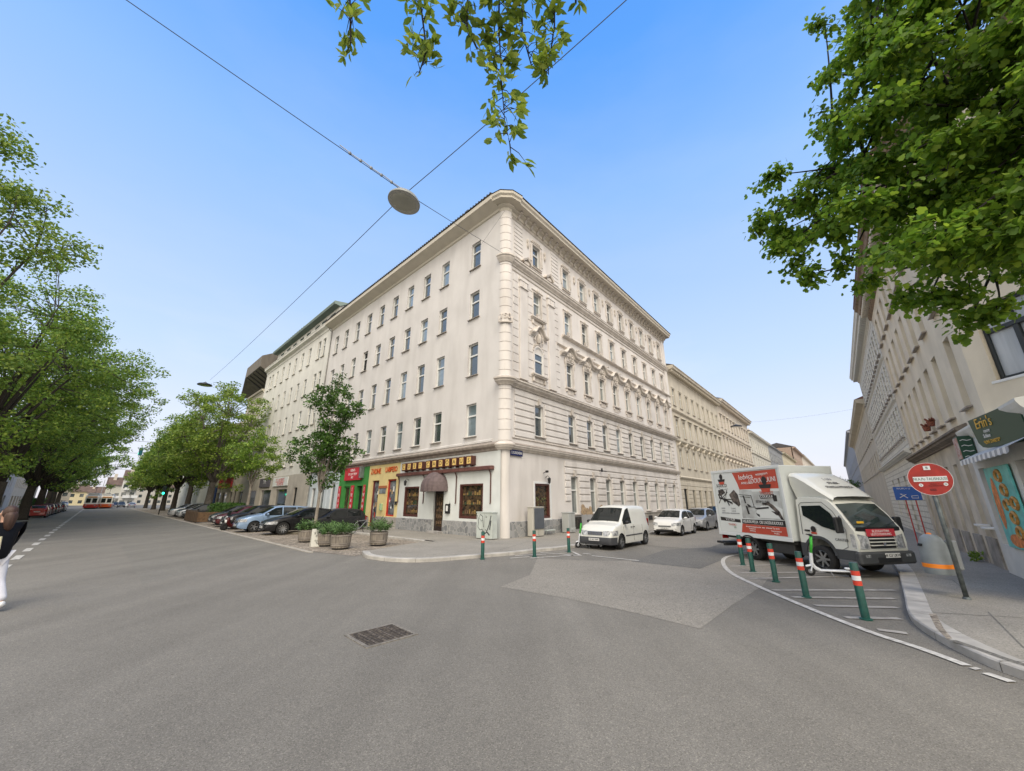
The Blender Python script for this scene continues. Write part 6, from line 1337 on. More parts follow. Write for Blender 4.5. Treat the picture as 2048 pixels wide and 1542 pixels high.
q = MB(); q.bbox(-4.0, .9, -.42, -.32, .52, .68, .01); q.bbox(-4.0, .9, .32, .42, .52, .68, .01); q.bbox(-3.9, -.8, -.9, .9, .68, .80, .01); q.bbox(-1.9, -.9, -.95, -.5, .36, .70, .03); q.bbox(-2.0, -1.0, .5, .95, .36, .70, .03); q.bbox(-4.1, -3.98, -1.0, 1.0, .35, .47, .01); q.build('chassis', mat('chassis_black', (.03, .03, .03), rough=.7, var=.3), T)
q = MB(); q.bbox(-4.45, -4.1, -1.0, 1.0, .42, .50, .01); q.build('tail_lift', M_black, T); q = MB(); q.bbox(-4.12, -4.08, -.98, -.7, .62, .76, .01); q.build('tail_light', M_tail, T)
for sg in (-1, 1):
    add_wheel(T, 0, sg*.84, .38, .22, 7, sg); add_wheel(T, -2.6, sg*.86, .38, .22, 7, sg); add_wheel(T, -2.6, sg*.62, .38, .20, 7, sg)
    q = MB(); q.lathe([(.42, -.25), (.46, -.25), (.46, .12), (.42, .12)], 14, (-2.6, sg*.9, .40), 'y', .1, PI-.1); q.build('mudguard', M_black, T)
# ------------------------------------------------------------------ trams
def tram(label, p, az, front, wd=2.4, top=3.8):
    t = thing('tram', label, 'tram', p, R(90-az), 'trams coming down the wide street'); L_ = 14
    b = MB(); pf = [(0, .35), (.05, 1.15), (-.12, 2.9), (-.35, 3.25), (-L_, 3.25), (-L_, .35)]; b.prism(pf, -wd/2, wd/2); b.build('body', mat('tram_cream', (.72, .70, .64), rough=.4, coat=.4), t)
    b = MB(); b.prism([(.02, .34), (.08, 1.14), (-L_-.02, 1.14), (-L_-.02, .34)], -wd/2-.02, wd/2+.02); b.build('skirt', front, t)
    b = MB()
    for y0, y1 in ((-wd/2+.18, -.06), (.06, wd/2-.18)): b.add([(.062, y0+.08, 1.5), (.062, y1-.08, 1.5), (-.075, y1-.08, 2.55), (-.075, y0+.08, 2.55)], [(0, 1, 2, 3)])
    b.build('windscreen', M_carglass, t)
    b = MB(); b.bbox(-.15, .0, -.9, .9, 2.75, 3.05, .05); b.build('destination_box', mat('tram_sign', (.66, .30, .08)), t)
    b = MB(); b.bbox(-L_, -.5, -wd/2+.3, wd/2-.3, 3.2, top, .1); b.build('roof', mat('tram_roof', (.5, .5, .48)), t)
    for sg in (-1, 1):
        for k in range(7): b = MB(); b.bbox(-1.9-1.75*k, -.5-1.75*k, sg*(wd/2-.01), sg*(wd/2+.012), 1.4, 2.65, .01); b.build('side_window', M_carglass, t)
        b = MB(); b.lathe([(0, .07), (.14, .07), (.16, 0)], 12, (.07, sg*.8, .85), 'x'); b.build('headlight', M_lamp, t)
    b = MB(); b.bbox(-L_+.3, -.4, -1, 1, .1, .36, .02); b.build('bogie', M_black, t)
    b = MB(); b.tube([(-5, 0, top), (-6, 0, top+.9), (-5.2, 0, top+1.7)], .04, 5); b.tube([(-5.2, -.8, top+1.7), (-5.2, .8, top+1.7)], .04, 5); b.build('pantograph', M_black, t)
p1 = G(178, 1018); p2 = G(208, 1017)
tram('red fronted cream tram on the left of the pair, coming towards the junction', p1, AZL+180+3, mat('tram_red', (.45, .025, .015), rough=.35, coat=.5))
tram('orange red fronted tram following on the right of the pair', p2, AZL+180+3, mat('tram_orange', (.60, .10, .02), rough=.35, coat=.5))
# ------------------------------------------------------------------ street furniture
M_bgreen = mat('bollard_green', (.008, .07, .055), rough=.4, var=.2, scale=12); M_bred = mat('reflective_red', (.60, .05, .025), rough=.4); M_bwhite = mat('reflective_white', (.72, .74, .74), rough=.4)
def bollard(label, p, h=.95, r=.066, lean=0.0, top=None):
    t = thing('bollard', label, 'bollard', p, 0, 'green bollards with red and white bands'); t.rotation_euler = (0, lean, 0)
    b = MB(); b.lathe([(r, -.02), (r, h-.015), (r*.9, h), (0, h+.004)], 16); b.lathe([(r*1.5, -.01), (r*1.5, .012), (r, .02)], 16); b.build('post', top or M_bgreen, t, smooth=True, angle=50)
    for z, m in ((.56, M_bred), (.645, M_bwhite), (.73, M_bred)): b = MB(); b.lathe([(r+.003, z), (r+.003, z+.082)], 16); b.build('band', m, t, smooth=True)
zs_ = .012
for (px, py), lb, ln_ in (((1732, 1238), 'largest and nearest green bollard, right front of the lorry', 0), ((1613, 1194), 'green bollard beside the rental scooter by the lorry', 0), ((1552, 1163), 'green bollard before the lorry rear wheel, middle of the five by the lorry', 0), ((1506, 1143), 'green bollard second from the left by the lorry', 0), ((1486, 1130), 'farthest green bollard by the rear end of the lorry', 0),
        ((965, 1118), 'green bollard in front of the graffiti covered cabinet on the corner', 0), ((1069, 1113), 'green bollard on the zigzag marking before the shop window', 0)):
    bollard(lb, G(px, py, zs_), lean=ln_)
bollard('bollard with a black top beside the white rental scooter and panel van', G(1138, 1104, zs_))
# rental scooters
def scooter(label, p, az, steer=0.0, roll=0.0, green=M_bgreen, stemcol=None):
    t = thing('rental_scooter', label, 'scooter', p, R(90-az), 'rental scooters left at the kerb'); t.rotation_euler = (roll, 0, R(90-az))
    wb = .46; M_sc = mat('scooter_white', (.66, .68, .70), rough=.35); Mg = mat('scooter_green', (.05, .45, .04), rough=.4, var=.15, scale=20)
    b = MB(); b.bbox(-wb+.02, .30, -.08, .08, .13, .18, .02); b.tube([(.28, 0, .155), (.40, 0, .22), (.46, 0, .34), (.43, 0, .62)], [.05, .055, .05, .04], 8); b.bbox(-wb-.1, -wb+.12, -.065, .065, .20, .25, .02); b.build('deck', M_sc, t, smooth=True, angle=40)
    b = MB(); b.tube([(.43, 0, .60), (.38, 0, .85), (.355, 0, 1.08)], .036, 10); b.build('stem', Mg, t, smooth=True)
    b = MB(); b.tube([(.36, -.26, 1.10), (.355, -.08, 1.11), (.355, .08, 1.11), (.36, .26, 1.10)], .018, 8); b.bbox(.32, .40, -.06, .06, 1.08, 1.14, .02); b.build('handlebar', M_black, t)
    b = MB(); b.tube([(.45, -.055, .34), (.53, -.055, .13)], .018, 6); b.tube([(.45, .055, .34), (.53, .055, .13)], .018, 6); b.tube([(.44, 0, .30), (.50, 0, .28), (.62, 0, .25)], .03, 6); b.build('fork', M_sc, t)
    for x in (.53, -wb-.03): b = MB(); b.lathe([(.05, -.03), (.10, -.03), (.13, -.015), (.13, .015), (.10, .03), (.05, .03), (0, .02), (0, -.02), (.05, -.03)], 18, axis='y'); o = b.build('wheel', M_tyre, t, (x, 0, .13), smooth=True, angle=40); b = MB(); b.lathe([(0, -.034), (.06, -.034), (.065, -.02)], 12, axis='y'); b.lathe([(0, .034), (.06, .034), (.065, .02)], 12, axis='y'); b.build('hub', M_metal, o)
    b = MB(); b.tube([(.05, .06, .14), (.0, .14, .0)], .012, 5); b.build('kickstand', M_metal, t)
    return t
scooter('white rental scooter with bright green stem between the bollards and the lorry', G(1665, 1153, .006), -75, roll=R(-3)).scale = (1.0, 1.0, 1.0)
scooter('white rental scooter with green stem standing by the nose of the panel van', G(1180, 1096, .006), -80, roll=R(2))
# no entry sign
M_pole = mat('grey_green_pole', (.10, .115, .115), rough=.55, metal=.3, var=.35, scale=9)
t = thing('no_entry_sign', 'round red no entry sign with stickers on a leaning dark pole', 'traffic sign', (9.5, 8.93, .12)); t.rotation_euler = (R(.5), R(-1.0), 0)
b = MB(); b.tube([(0, 0, 0), (0, 0, 2.62)], .042, 12); b.lathe([(.07, 0), (.06, .04), (.04, .05)], 12); b.build('pole', M_pole, t, smooth=True)
azs = math.atan2(-9.5, -8.93)
Ms = Matrix.Translation((-.0, -.0, 2.36)) @ Matrix.Rotation(-azs+PI, 4, 'Z')
sg_ = thing('x', None, None); bpy.data.objects.remove(sg_)
Rr_ = .355; b = MB(); b.lathe([(0, -.055), (Rr_, -.055), (Rr_+.004, -.045), (Rr_, -.035), (0, -.035)], 40, axis='y'); disc = b.build('sign_disc', mat('sign_disc_red', (.36, .022, .015), rough=.5, var=.18, scale=6), t, (0, 0, 2.44), smooth=True, angle=40)
face_az = math.atan2(9.5, 8.93); disc.rotation_euler = (0, 0, -face_az + R(8))
b = MB(); b.lathe([(Rr_-.005, -.058), (Rr_+.002, -.0585)], 40, axis='y'); b.build('white_rim', M_bwhite, disc)
b = MB(); b.bbox(-.27, .27, -.060, -.056, -.055, .055, .001); b.build('white_bar', M_bwhite, disc)
text_mesh('lettering', "Nl.A.Po TAUSNUUSI", .085, mat('pen_green', (.04, .12, .09)), disc, (0, -.062, 0), (R(90), 0, 0), depth=.001, xs=.72)
b = MB(); b.bbox(-.055, .055, -.060, -.056, .20, .29, .001); o = b.build('sticker', M_bwhite, disc); text_mesh('lettering', 'B', .07, M_black, o, (0, -.062, .245), (R(90), 0, 0), depth=.001)
for x, z in ((-.17, -.13), (.22, -.12)): b = MB(); b.lathe([(0, -.060), (.035, -.060), (.036, -.056)], 14, (x, 0, z), axis='y'); o = b.build('sticker', M_bwhite, disc); text_mesh('lettering', '5' if x < 0 else 'N', .045, M_black, o, (x, -.062, z), (R(90), 0, 0), depth=.001)
text_mesh('lettering', 'BUUR T\n-TUUHUUUM', .04, mat('pen_dark', (.18, .02, .02)), disc, (.05, -.059, -.13), (R(90), 0, 0), depth=.001)
b = MB(); b.bbox(-.05, .05, -.059, -.056, -.26, -.21, .001); b.build('sticker', MATS['pen_dark'], disc)
b = MB(); b.bbox(-.05, .05, -.035, .0, -.03, .03, .005); b.build('clamp', M_metal, t, (0, 0, 2.44), disc.rotation_euler[2])
# litter bin: hung on the pole
bt = thing('litter_bin', 'grey bell shaped litter bin with orange band beside the sign pole', 'bin', (9.50, 9.32, .12), R(-25)); M_bin = mat('bin_grey', (.20, .225, .235), rough=.5, var=.12, scale=4, dirt=.15); M_or = mat('bin_orange', (.80, .22, .01), rough=.5)
H0 = .42
b = MB(); b.lathe([(0, H0), (.245, H0), (.255, H0+.03), (.235, H0+.50), (.22, H0+.64), (.175, H0+.75), (.10, H0+.81), (.0, H0+.83)], 28); b.build('bin_body', M_bin, bt, smooth=True, angle=50)
b = MB(); b.lathe([(.2535, H0+.13), (.2505, H0+.215)], 28); b.build('orange_band', M_or, bt, smooth=True)
b = MB(); b.lathe([(.245, H0+.36), (.238, H0+.50)], 10, axis='z', a0=R(172), a1=R(212)); b.build('orange_label', M_or, bt, smooth=True)
b = MB(); b.lathe([(.245, H0+.565), (.165, H0+.755)], 10, axis='z', a0=R(-110), a1=R(-60)); b.build('opening', M_dark, bt, smooth=True)
b = MB(); ellips(b, (-.02, 0, H0+.82), (.07, .05, .035)); b.build('lock_cap', M_or, bt, smooth=True)
b = MB(); b.bbox(-.05, .05, .22, .40, H0+.1, H0+.7, .02); b.build('mounting', mat('bin_bracket', (.2, .215, .22), rough=.6), bt); bt.rotation_euler = (0, 0, R(-118))
# blue parking zone sign
t = thing('blue_sign', 'blue rectangular sign with white symbols on two red posts beyond the lorry', 'traffic sign', RP(10.6, 16.75, .12)); p = t.location
fa = math.atan2(p.x, p.y)
for k, dx in enumerate((-.12, .22)): b = MB(); b.tube([(dx, .02, 0), (dx, .02, 2.3)], .025, 8); b.build('post', mat('red_post', (.42, .05, .04), rough=.5), t, (0, 0, 0), -fa)
b = MB(); b.bbox(-.46, .46, -.03, .0, -.31, .31, .01); o = b.build('sign_plate', mat('sign_blue', (.01, .09, .38), rough=.4), t, (0, 0, 2.30), -fa)
text_mesh('lettering', 'WUPLV U', .11, M_white, o, (-.1, -.034, .22), (R(90), 0, 0), depth=.001)
b = MB(); b.tube([(-.3, -.035, -.2), (-.05, -.035, -.05), (-.25, -.035, -.02), (-.02, -.035, -.22)], .02, 4); b.tube([(.12, -.035, -.12), (.34, -.035, -.1), (.34, -.035, -.22), (.12, -.035, -.22), (.12, -.035, -.12)], .014, 4); b.build('symbols', M_white, o)
# cabinets on the corner
def cabinet(label, p, rz, w_, d, h, m, extra=None):
    t = thing('utility_cabinet', label, 'cabinet', p, rz); b = MB(); b.bbox(-w_/2, w_/2, -d/2, d/2, .04, h-.05, .012); b.build('body', m, t); b = MB(); b.bbox(-w_/2-.03, w_/2+.03, -d/2-.03, d/2+.03, h-.05, h, .015); b.build('lid', m, t)
    b = MB(); b.bbox(-w_/2+.02, w_/2-.02, -d/2+.02, d/2-.02, 0, .05, .01); b.build('foot', M_asph3, t); b = MB(); b.tube([(0, -d/2-.004, .08), (0, -d/2-.004, h-.08)], .004, 4); b.build('door_gap', M_black, t); return t
M_cab1 = mat('cabinet_mint', (.50, .54, .50), rough=.6, dirt=.5, var=.06); M_graf = mat('graffiti_black', (.015, .015, .02), rough=.6)
t = cabinet('pale cabinet smeared with black graffiti, in front of the corner of the shop', LP(.55, .65, .12), rzL+R(4), 1.15, .42, 1.38, M_cab1)
b = MB()
for pts, r in (([(-.5, 1.2), (-.42, .9), (-.46, .6), (-.3, .45), (-.15, .5), (0, .35)], .02), ([(-.3, 1.25), (-.12, 1.15), (-.1, .95), (-.05, .6)], .02), ([(-.3, 1.25), (-.38, 1.05), (-.2, .9), (-.1, .97)], .012), ([(.1, .5), (.2, .4), (.35, .7), (.5, 1.2)], .025), ([(-.1, .42), (.05, .28), (.2, .38), (.4, .22)], .05), ([(.3, .6), (.4, .5), (.48, .95)], .05), ([(.12, 1.2), (.12, 1.08), (.2, 1.14)], .018)):
    b.tube([(x, -.214, z) for x, z in pts], r, 4)
b.v = [(x, max(y, -.2155), z) if y > -.214 else (x, -.2165, z) for x, y, z in b.v]; b.build('graffiti', M_graf, t)
t = cabinet('tall cream cabinet with a dark grey notice panel, right of the graffiti cabinet', RP(2.25, .55, .12), rzR-R(6), .95, .42, 1.62, mat('cabinet_cream', (.48, .46, .40), rough=.7, dirt=.5))
b = MB(); b.bbox(-.36, .46, -.035, 0, 0, 1.12, .01); b.build('notice_panel', mat('panel_slate', (.085, .095, .11), rough=.5, var=.1), t, (0, -.22, .42))
t = cabinet('light grey cabinet beside the cellar grille on the side street', RP(5.75, .55, .12), rzR, .8, .5, 1.25, mat('cabinet_grey', (.42, .43, .41), rough=.7, dirt=.45)); text_mesh('lettering', 'IIRII IU', .2, M_shopw, t, (.15, -.256, .25), (R(90), 0, 0), depth=.001)
b = MB(); b.bbox(-.55, .35, -.14, .14, -.03, .03, .01); b.tube([(-.45, 0, -.03), (-.45, 0, -.22)], .02, 6); b.tube([(.3, 0, -.03), (.3, 0, -.22)], .02, 6); tag(b.build('bench_slab', M_cab1, None, RP(4.0, .35, .36), rzR), 'low pale slab on two feet under the brown framed side window', 'slab')
# planters with bushy plants
M_barrel = mat('weathered_barrel', (.27, .235, .19), rough=.9, col2=(.15, .13, .11), scale=3, stretch=(6, 6, .8), dirt=.3); M_leafp = mat('planter_leaves', (.09, .17, .045), rough=.6, var=.35, scale=6, trans=.25); M_soil = mat('soil', (.05, .04, .03))
M_band = mat('barrel_band', (.20, .175, .15), rough=.8, var=.2)
def planter(label, p, r, seed, hgt=.62, plant=.65):
    t = thing('barrel_planter', label, 'planter', p, seed, 'wooden tub planters on the strip'); b = MB(); N_ = 20
    for k in range(N_):
        a0, a1 = 2*PI*k/N_+.012, 2*PI*(k+1)/N_-.012
        for (ra, za), (rb, zb) in (((r*.9, .07), (r*.98, hgt*.5)), ((r*.98, hgt*.5), (r, hgt))):
            b.add([(ra*math.cos(a0), ra*math.sin(a0), za), (ra*math.cos(a1), ra*math.sin(a1), za), (rb*math.cos(a1), rb*math.sin(a1), zb), (rb*math.cos(a0), rb*math.sin(a0), zb)], [(0, 1, 2, 3)])
    b.lathe([(r*.885, .08), (r*.96, hgt*.5), (r*.985, hgt-.01), (r*.93, hgt-.01), (r*.93, hgt-.08)], 24); b.build('tub', M_barrel, t)
    for z in (.17, .24, hgt-.06): b = MB(); rr_ = r*(.9+.1*z/hgt)+.008; b.lathe([(rr_, z-.03), (rr_+.012, z), (rr_, z+.03)], 24); b.build('band', M_band, t)
    b = MB(); b.lathe([(0, 0), (r*.8, 0), (r*.84, .08)], 20); b.build('foot', M_black, t); b = MB(); b.lathe([(0, hgt-.08), (r*.93, hgt-.08)], 16); b.build('soil', M_soil, t)
    rg = random.Random(seed*97+5); b = MB()
    for k in range(64):
        a = rg.uniform(0, 2*PI); rr_ = r*.8*math.sqrt(rg.random()); el_ = rg.uniform(.55, 1.5); L_ = rg.uniform(.38, .66)*plant/.6; base = Vector((rr_*math.cos(a)*.6, rr_*math.sin(a)*.6, hgt-.08)); d = Vector((math.cos(a)*math.cos(el_), math.sin(a)*math.cos(el_), math.sin(el_))); tip = base + d*L_
        for q in range(15):
            s_ = .35+.65*q/14; c = base.lerp(tip, s_); ph = q*2.4+k; side = d.orthogonal().normalized(); side = (Matrix.Rotation(ph, 3, d) @ side); ln_ = side*.16*(1.1-s_*.3) + d*.08; ww = d.cross(side)*.02
            b.add([tuple(c), tuple(c+ln_*.5+ww), tuple(c+ln_), tuple(c+ln_*.5-ww)], [(0, 1, 2, 3)])
    b.fixn = False; b.build('plant', M_leafp, t)
planter('left hand wooden tub of the three beside the glossy black saloon', G(612, 1084, .01), .42, 1, hgt=.60, plant=.55); planter('wooden tub behind the sandwich board, middle of the three', G(651, 1092, .01), .42, 2, hgt=.56, plant=.60)
planter('wooden tub right of the sandwich board, nearest of the three', G(680, 1098, .01), .43, 3, plant=.62); planter('wooden tub standing alone before the yellow shop', G(756, 1091, .01), .42, 4, plant=.70)
t = thing('sandwich_board', 'white framed sandwich board leaning before the wooden tubs', 'sign', G(633, 1093, .01), R(35)); 
for sg in (-1, 1): b = MB(); b.bbox(-.28, .28, -.012, .012, 0, .80, .008); o = b.build('board', mat('board_cream', (.55, .54, .48)), t, (0, sg*.17, 0)); o.rotation_euler = (sg*R(12), 0, 0)
for k, (x, z, tx, s) in enumerate(((0, .60, 'S U . s', .14), (0, .47, 'Cafe', .12), (0, .28, 'tLoku', .12), (0, .16, 'Tee', .12))): text_mesh('lettering', tx, s, M_black, t, (x, -.19-.0 + z*.21-.012, z), (R(90-12), 0, 0), depth=.002)
# wooden planking edge and grass tuft strip by the black car
b = MB(); b.bbox(-1.6, 1.6, -.5, .5, 0, .14, .03); o = b.build('tree_bed', mat('bed_timber', (.17, .15, .11), rough=.9, var=.3), None, G(620, 1068, .0), R(-10)); tag(o, 'low timber edged bed round the narrow young tree', 'bed')
# motor scooter (moped) facing the road
t = thing('motor_scooter', 'dark red motor scooter with a round white badge parked before the black estate car', 'motor scooter', G(466, 1060, .01), R(90-(AZL+90+180-20)))
b = MB(); b.bbox(-.45, .25, -.14, .14, .22, .32, .04); b.tube([(-.7, 0, .62), (-.3, 0, .66), (-.1, 0, .5), (.1, 0, .3), (.35, 0, .35), (.5, 0, .6), (.48, 0, .9)], [.16, .19, .17, .12, .13, .15, .12], 12); b.build('body', paint('scooter_red', (.06, .006, .006)), t, smooth=True)
b = MB(); ellips(b, (-.35, 0, .78), (.38, .15, .08), 12, 6); b.build('seat', M_black, t, smooth=True); b = MB(); b.tube([(.46, -.34, 1.05), (.42, -.12, 1.0), (.42, .12, 1.0), (.46, .34, 1.05)], .025, 8); b.build('handlebar', M_black, t)
b = MB(); b.add([(.52, -.2, 1.0), (.52, .2, 1.0), (.44, .18, 1.35), (.44, -.18, 1.35)], [(0, 1, 2, 3)]); b.build('windshield', M_carglass, t)
b = MB(); b.lathe([(0, .66), (.11, .66), (.12, .62)], 16, (0, 0, .62), 'x'); b.build('badge', M_white, t, smooth=True); b = MB(); ellips(b, (.60, 0, .92), (.06, .10, .08), 10, 6); b.build('headlight', M_lamp, t, smooth=True)
for x in (.68, -.62): b = MB(); b.lathe([(.10, -.05), (.20, -.06), (.25, -.03), (.25, .03), (.20, .06), (.10, .05), (0, .04), (0, -.04), (.1, -.05)], 22, axis='y'); b.build('wheel', M_tyre, t, (x, 0, .25), smooth=True)
# bicycle by the nearest tub
t = thing('bicycle', 'bicycle with grey frame parked behind the nearest wooden tub by the green shop', 'bicycle', G(718, 1068, .01), R(30)); b = MB()
for x in (-.5, .5):
    w_ = MB(); w_.tube([(.33*math.cos(2*PI*k/24), 0, .33*math.sin(2*PI*k/24)) for k in range(25)], .016, 6)
    for k in range(12): w_.tube([(0, 0, 0), (.32*math.cos(PI*k/6), 0, .32*math.sin(PI*k/6))], .003, 3)
    w_.build('wheel', M_tyre, t, (x, 0, .35))
for a, c_ in (((-.5, 0, .35), (-.05, 0, .3)), ((-.05, 0, .3), (-.2, 0, .85)), ((-.05, 0, .3), (.38, 0, .8)), ((-.18, 0, .78), (.36, 0, .85)), ((.5, 0, .35), (.35, 0, .95)), ((-.5, 0, .35), (-.18, 0, .78))): b.tube([a, c_], .016, 6)
b.build('frame', M_metal, t); b = MB(); ellips(b, (-.21, 0, .9), (.13, .07, .035)); b.build('saddle', M_black, t); b = MB(); b.tube([(.42, -.28, 1.0), (.34, -.1, .98), (.34, .1, .98), (.42, .28, 1.0)], .014, 6); b.build('handlebar', M_chrome, t)
# wooden garden fence with hedge under the trees (parklet)
t = thing('wooden_garden_fence', 'yellow brown timber fence of the pavement garden under the big trees', 'fence', LP(36.5, 6.2), rzL); 
for i in range(8):
    b = MB(); b.bbox(-.45, .45, -.03, .03, .1, 1.0, .01); b.build('panel', mat('fence_timber', (.12, .07, .035), rough=.8, var=.3, scale=6), t, (-3.3+i*.95, -2.2, 0)); b = MB(); b.bbox(-.05, .05, -.05, .05, 0, 1.15, .01); b.build('post', mat('fence_dark', (.07, .05, .035)), t, (-3.78+i*.95, -2.2, 0))
b = MB(); b.bbox(-.03, .03, -2.2, 2.0, .1, 1.0, .01); b.build('panel', MATS['fence_timber'], t, (3.9, 0, 0)); b = MB(); b.bbox(-3.8, 3.9, -2.3, 2.2, 2.2, 2.3, .02); b.build('canopy', mat('canopy_dark', (.05, .05, .045)), t) if False else None
# traffic lights
M_tl = mat('traffic_green_lamp', (.02, .5, .3), emit=(.03, .9, .55, 3.0))
def traffic_light(label, p, rz, h=3.2, s=1.0):
    t = thing('traffic_light', label, 'traffic light', p, rz); b = MB(); b.tube([(0, 0, 0), (0, 0, h)], .07, 8); b.build('pole', M_black, t); b = MB(); b.bbox(-.17*s, .17*s, -.16, .16, h-.1, h+.95*s, .04); b.build('housing', mat('signal_housing', (.01, .03, .03)), t)
    b = MB(); b.lathe([(0, -.18), (.13*s, -.175), (.14*s, -.16)], 14, (0, 0, h+.12*s), 'y'); b.build('green_lamp', M_tl, t); b = MB()
    for z in (.42, .72): b.lathe([(0, -.17), (.12*s, -.168)], 14, (0, 0, h+z*s), 'y')
    b.build('dark_lamp', M_black, t)
traffic_light('green traffic light on a pole at the end of the nose-out car row', LP(66, 8.4), rzL+R(60), h=3.0, s=1.2)
traffic_light('small green traffic light beyond the far junction', G(277, 1009), rzL+R(60), h=4.6, s=1.6)
# person
P0 = Vector((-14.3, 11.5, 0)); 
# ------------------------------------------------------------------ the passer-by at the left edge
def skin_body(name, verts, edges, radii, m, parent, lvl=2, root_i=0):
    me = bpy.data.meshes.new(name); me.from_pydata(verts, edges, []); me.materials.append(m); o = link(name, me, parent)
    o.modifiers.new('Skin', 'SKIN'); sv = me.skin_vertices[0].data
    for i, r in enumerate(radii): sv[i].radius = (r, r) if not isinstance(r, tuple) else r
    sv[root_i].use_root = True; ss = o.modifiers.new('Sub', 'SUBSURF'); ss.levels = lvl; ss.render_levels = lvl
    dg = bpy.context.evaluated_depsgraph_get(); me2 = bpy.data.meshes.new_from_object(o.evaluated_get(dg)); o.modifiers.clear(); o.data = me2; me2.materials.clear(); me2.materials.append(m); me2.shade_smooth(); return o
PR = thing('person', 'person in black quilted jacket and white trousers walking out of frame, far left', 'person', G(-52, 1225, .0), R(-10))
M_skin = mat('skin', (.48, .28, .20), rough=.55); M_hair = mat('brown_hair', (.045, .02, .012), rough=.6, var=.3, scale=30, stretch=(1, 1, .1)); M_jack = mat('black_jacket', (.006, .007, .010), rough=.6, spec=.15, bump=.25, bscale=12); M_trou = mat('white_trousers', (.62, .62, .66), rough=.85, var=.08, scale=4, bump=.6, bscale=7)
PR.scale = (1.06,)*3
# skeleton: pelvis root, spine, head, arms, legs; x right of the walker, y backwards, z up; walking to -x
J = {'pelvis': (0, 0, .98), 'belly': (0, .0, 1.12), 'chest': (-.02, 0, 1.34), 'neckb': (-.03, 0, 1.53), 'neck': (-.04, 0, 1.60), 'head': (-.06, 0, 1.72), 'crownh': (-.06, 0, 1.83),
     'shl': (-.02, -.19, 1.47), 'ell': (.10, -.27, 1.20), 'wrl': (.02, -.28, .96), 'shr': (-.02, .19, 1.47), 'elr': (-.14, .26, 1.21), 'wrr': (-.28, .25, 1.02),
     'hpl': (0, -.10, .93), 'knl': (-.20, -.10, .52), 'anl': (-.24, -.10, .09), 'tol': (-.42, -.10, .04), 'hpr': (0, .10, .93), 'knr': (.12, .10, .50), 'anr': (.38, .10, .16), 'tor': (.26, .10, .03)}
nm = list(J); ix = {k: i for i, k in enumerate(nm)}; V = [J[k] for k in nm]
Ed = [('pelvis', 'belly'), ('belly', 'chest'), ('chest', 'neckb'), ('neckb', 'neck'), ('neck', 'head'), ('head', 'crownh'), ('chest', 'shl'), ('shl', 'ell'), ('ell', 'wrl'), ('chest', 'shr'), ('shr', 'elr'), ('elr', 'wrr'), ('pelvis', 'hpl'), ('hpl', 'knl'), ('knl', 'anl'), ('anl', 'tol'), ('pelvis', 'hpr'), ('hpr', 'knr'), ('knr', 'anr'), ('anr', 'tor')]
RD_ = dict(pelvis=.14, belly=.13, chest=.15, neckb=.07, neck=.055, head=.095, crownh=.075, shl=.065, ell=.045, wrl=.03, shr=.065, elr=.045, wrr=.03, hpl=.095, knl=.06, anl=.042, tol=.035, hpr=.095, knr=.06, anr=.042, tor=.035)
body = skin_body('body', V, [(ix[a], ix[b]) for a, b in Ed], [RD_[k] for k in nm], M_skin, PR)
def sub(keys, edges, rad, name, m): return skin_body(name, [J[k] for k in keys], [(keys.index(a), keys.index(b)) for a, b in edges], [rad[k] for k in keys], m, PR)
J['hem'] = (0, 0, .86)
sub(['chest', 'hem', 'pelvis', 'belly', 'neckb', 'shl', 'ell', 'wrl', 'shr', 'elr', 'wrr'], [('hem', 'pelvis'), ('pelvis', 'belly'), ('belly', 'chest'), ('chest', 'neckb'), ('chest', 'shl'), ('shl', 'ell'), ('ell', 'wrl'), ('chest', 'shr'), ('shr', 'elr'), ('elr', 'wrr')],
    dict(hem=.18, pelvis=.20, belly=.20, chest=.21, neckb=.11, shl=.12, ell=.09, wrl=.07, shr=.12, elr=.09, wrr=.07), 'jacket', M_jack)
sub(['pelvis', 'hpl', 'knl', 'anl', 'hpr', 'knr', 'anr'], [('pelvis', 'hpl'), ('hpl', 'knl'), ('knl', 'anl'), ('pelvis', 'hpr'), ('hpr', 'knr'), ('knr', 'anr')], dict(pelvis=.15, hpl=.12, knl=.10, anl=.085, hpr=.12, knr=.10, anr=.085), 'trousers', M_trou)
b = MB(); ellips(b, (.015, 0, 1.76), (.118, .10, .125), 16, 10); b.tube([(.04, 0, 1.76), (.075, 0, 1.68), (.085, 0, 1.58), (.09, 0, 1.46), (.09, 0, 1.40)], [.085, .092, .082, .06, .02], 12); b.build('hair', M_hair, PR, smooth=True)
b = MB()
for sg in (-1, 1): ellips(b, (-.145, sg*.035, 1.735), (.012, .014, .008)); 
b.build('eyes', M_black, PR); b = MB(); ellips(b, (-.165, 0, 1.70), (.02, .014, .025)); ellips(b, (-.148, 0, 1.655), (.01, .026, .008)); ellips(b, (-.05, -.10, 1.71), (.02, .012, .03)); ellips(b, (-.05, .10, 1.71), (.02, .012, .03)); b.build('face_features', M_skin, PR, smooth=True)
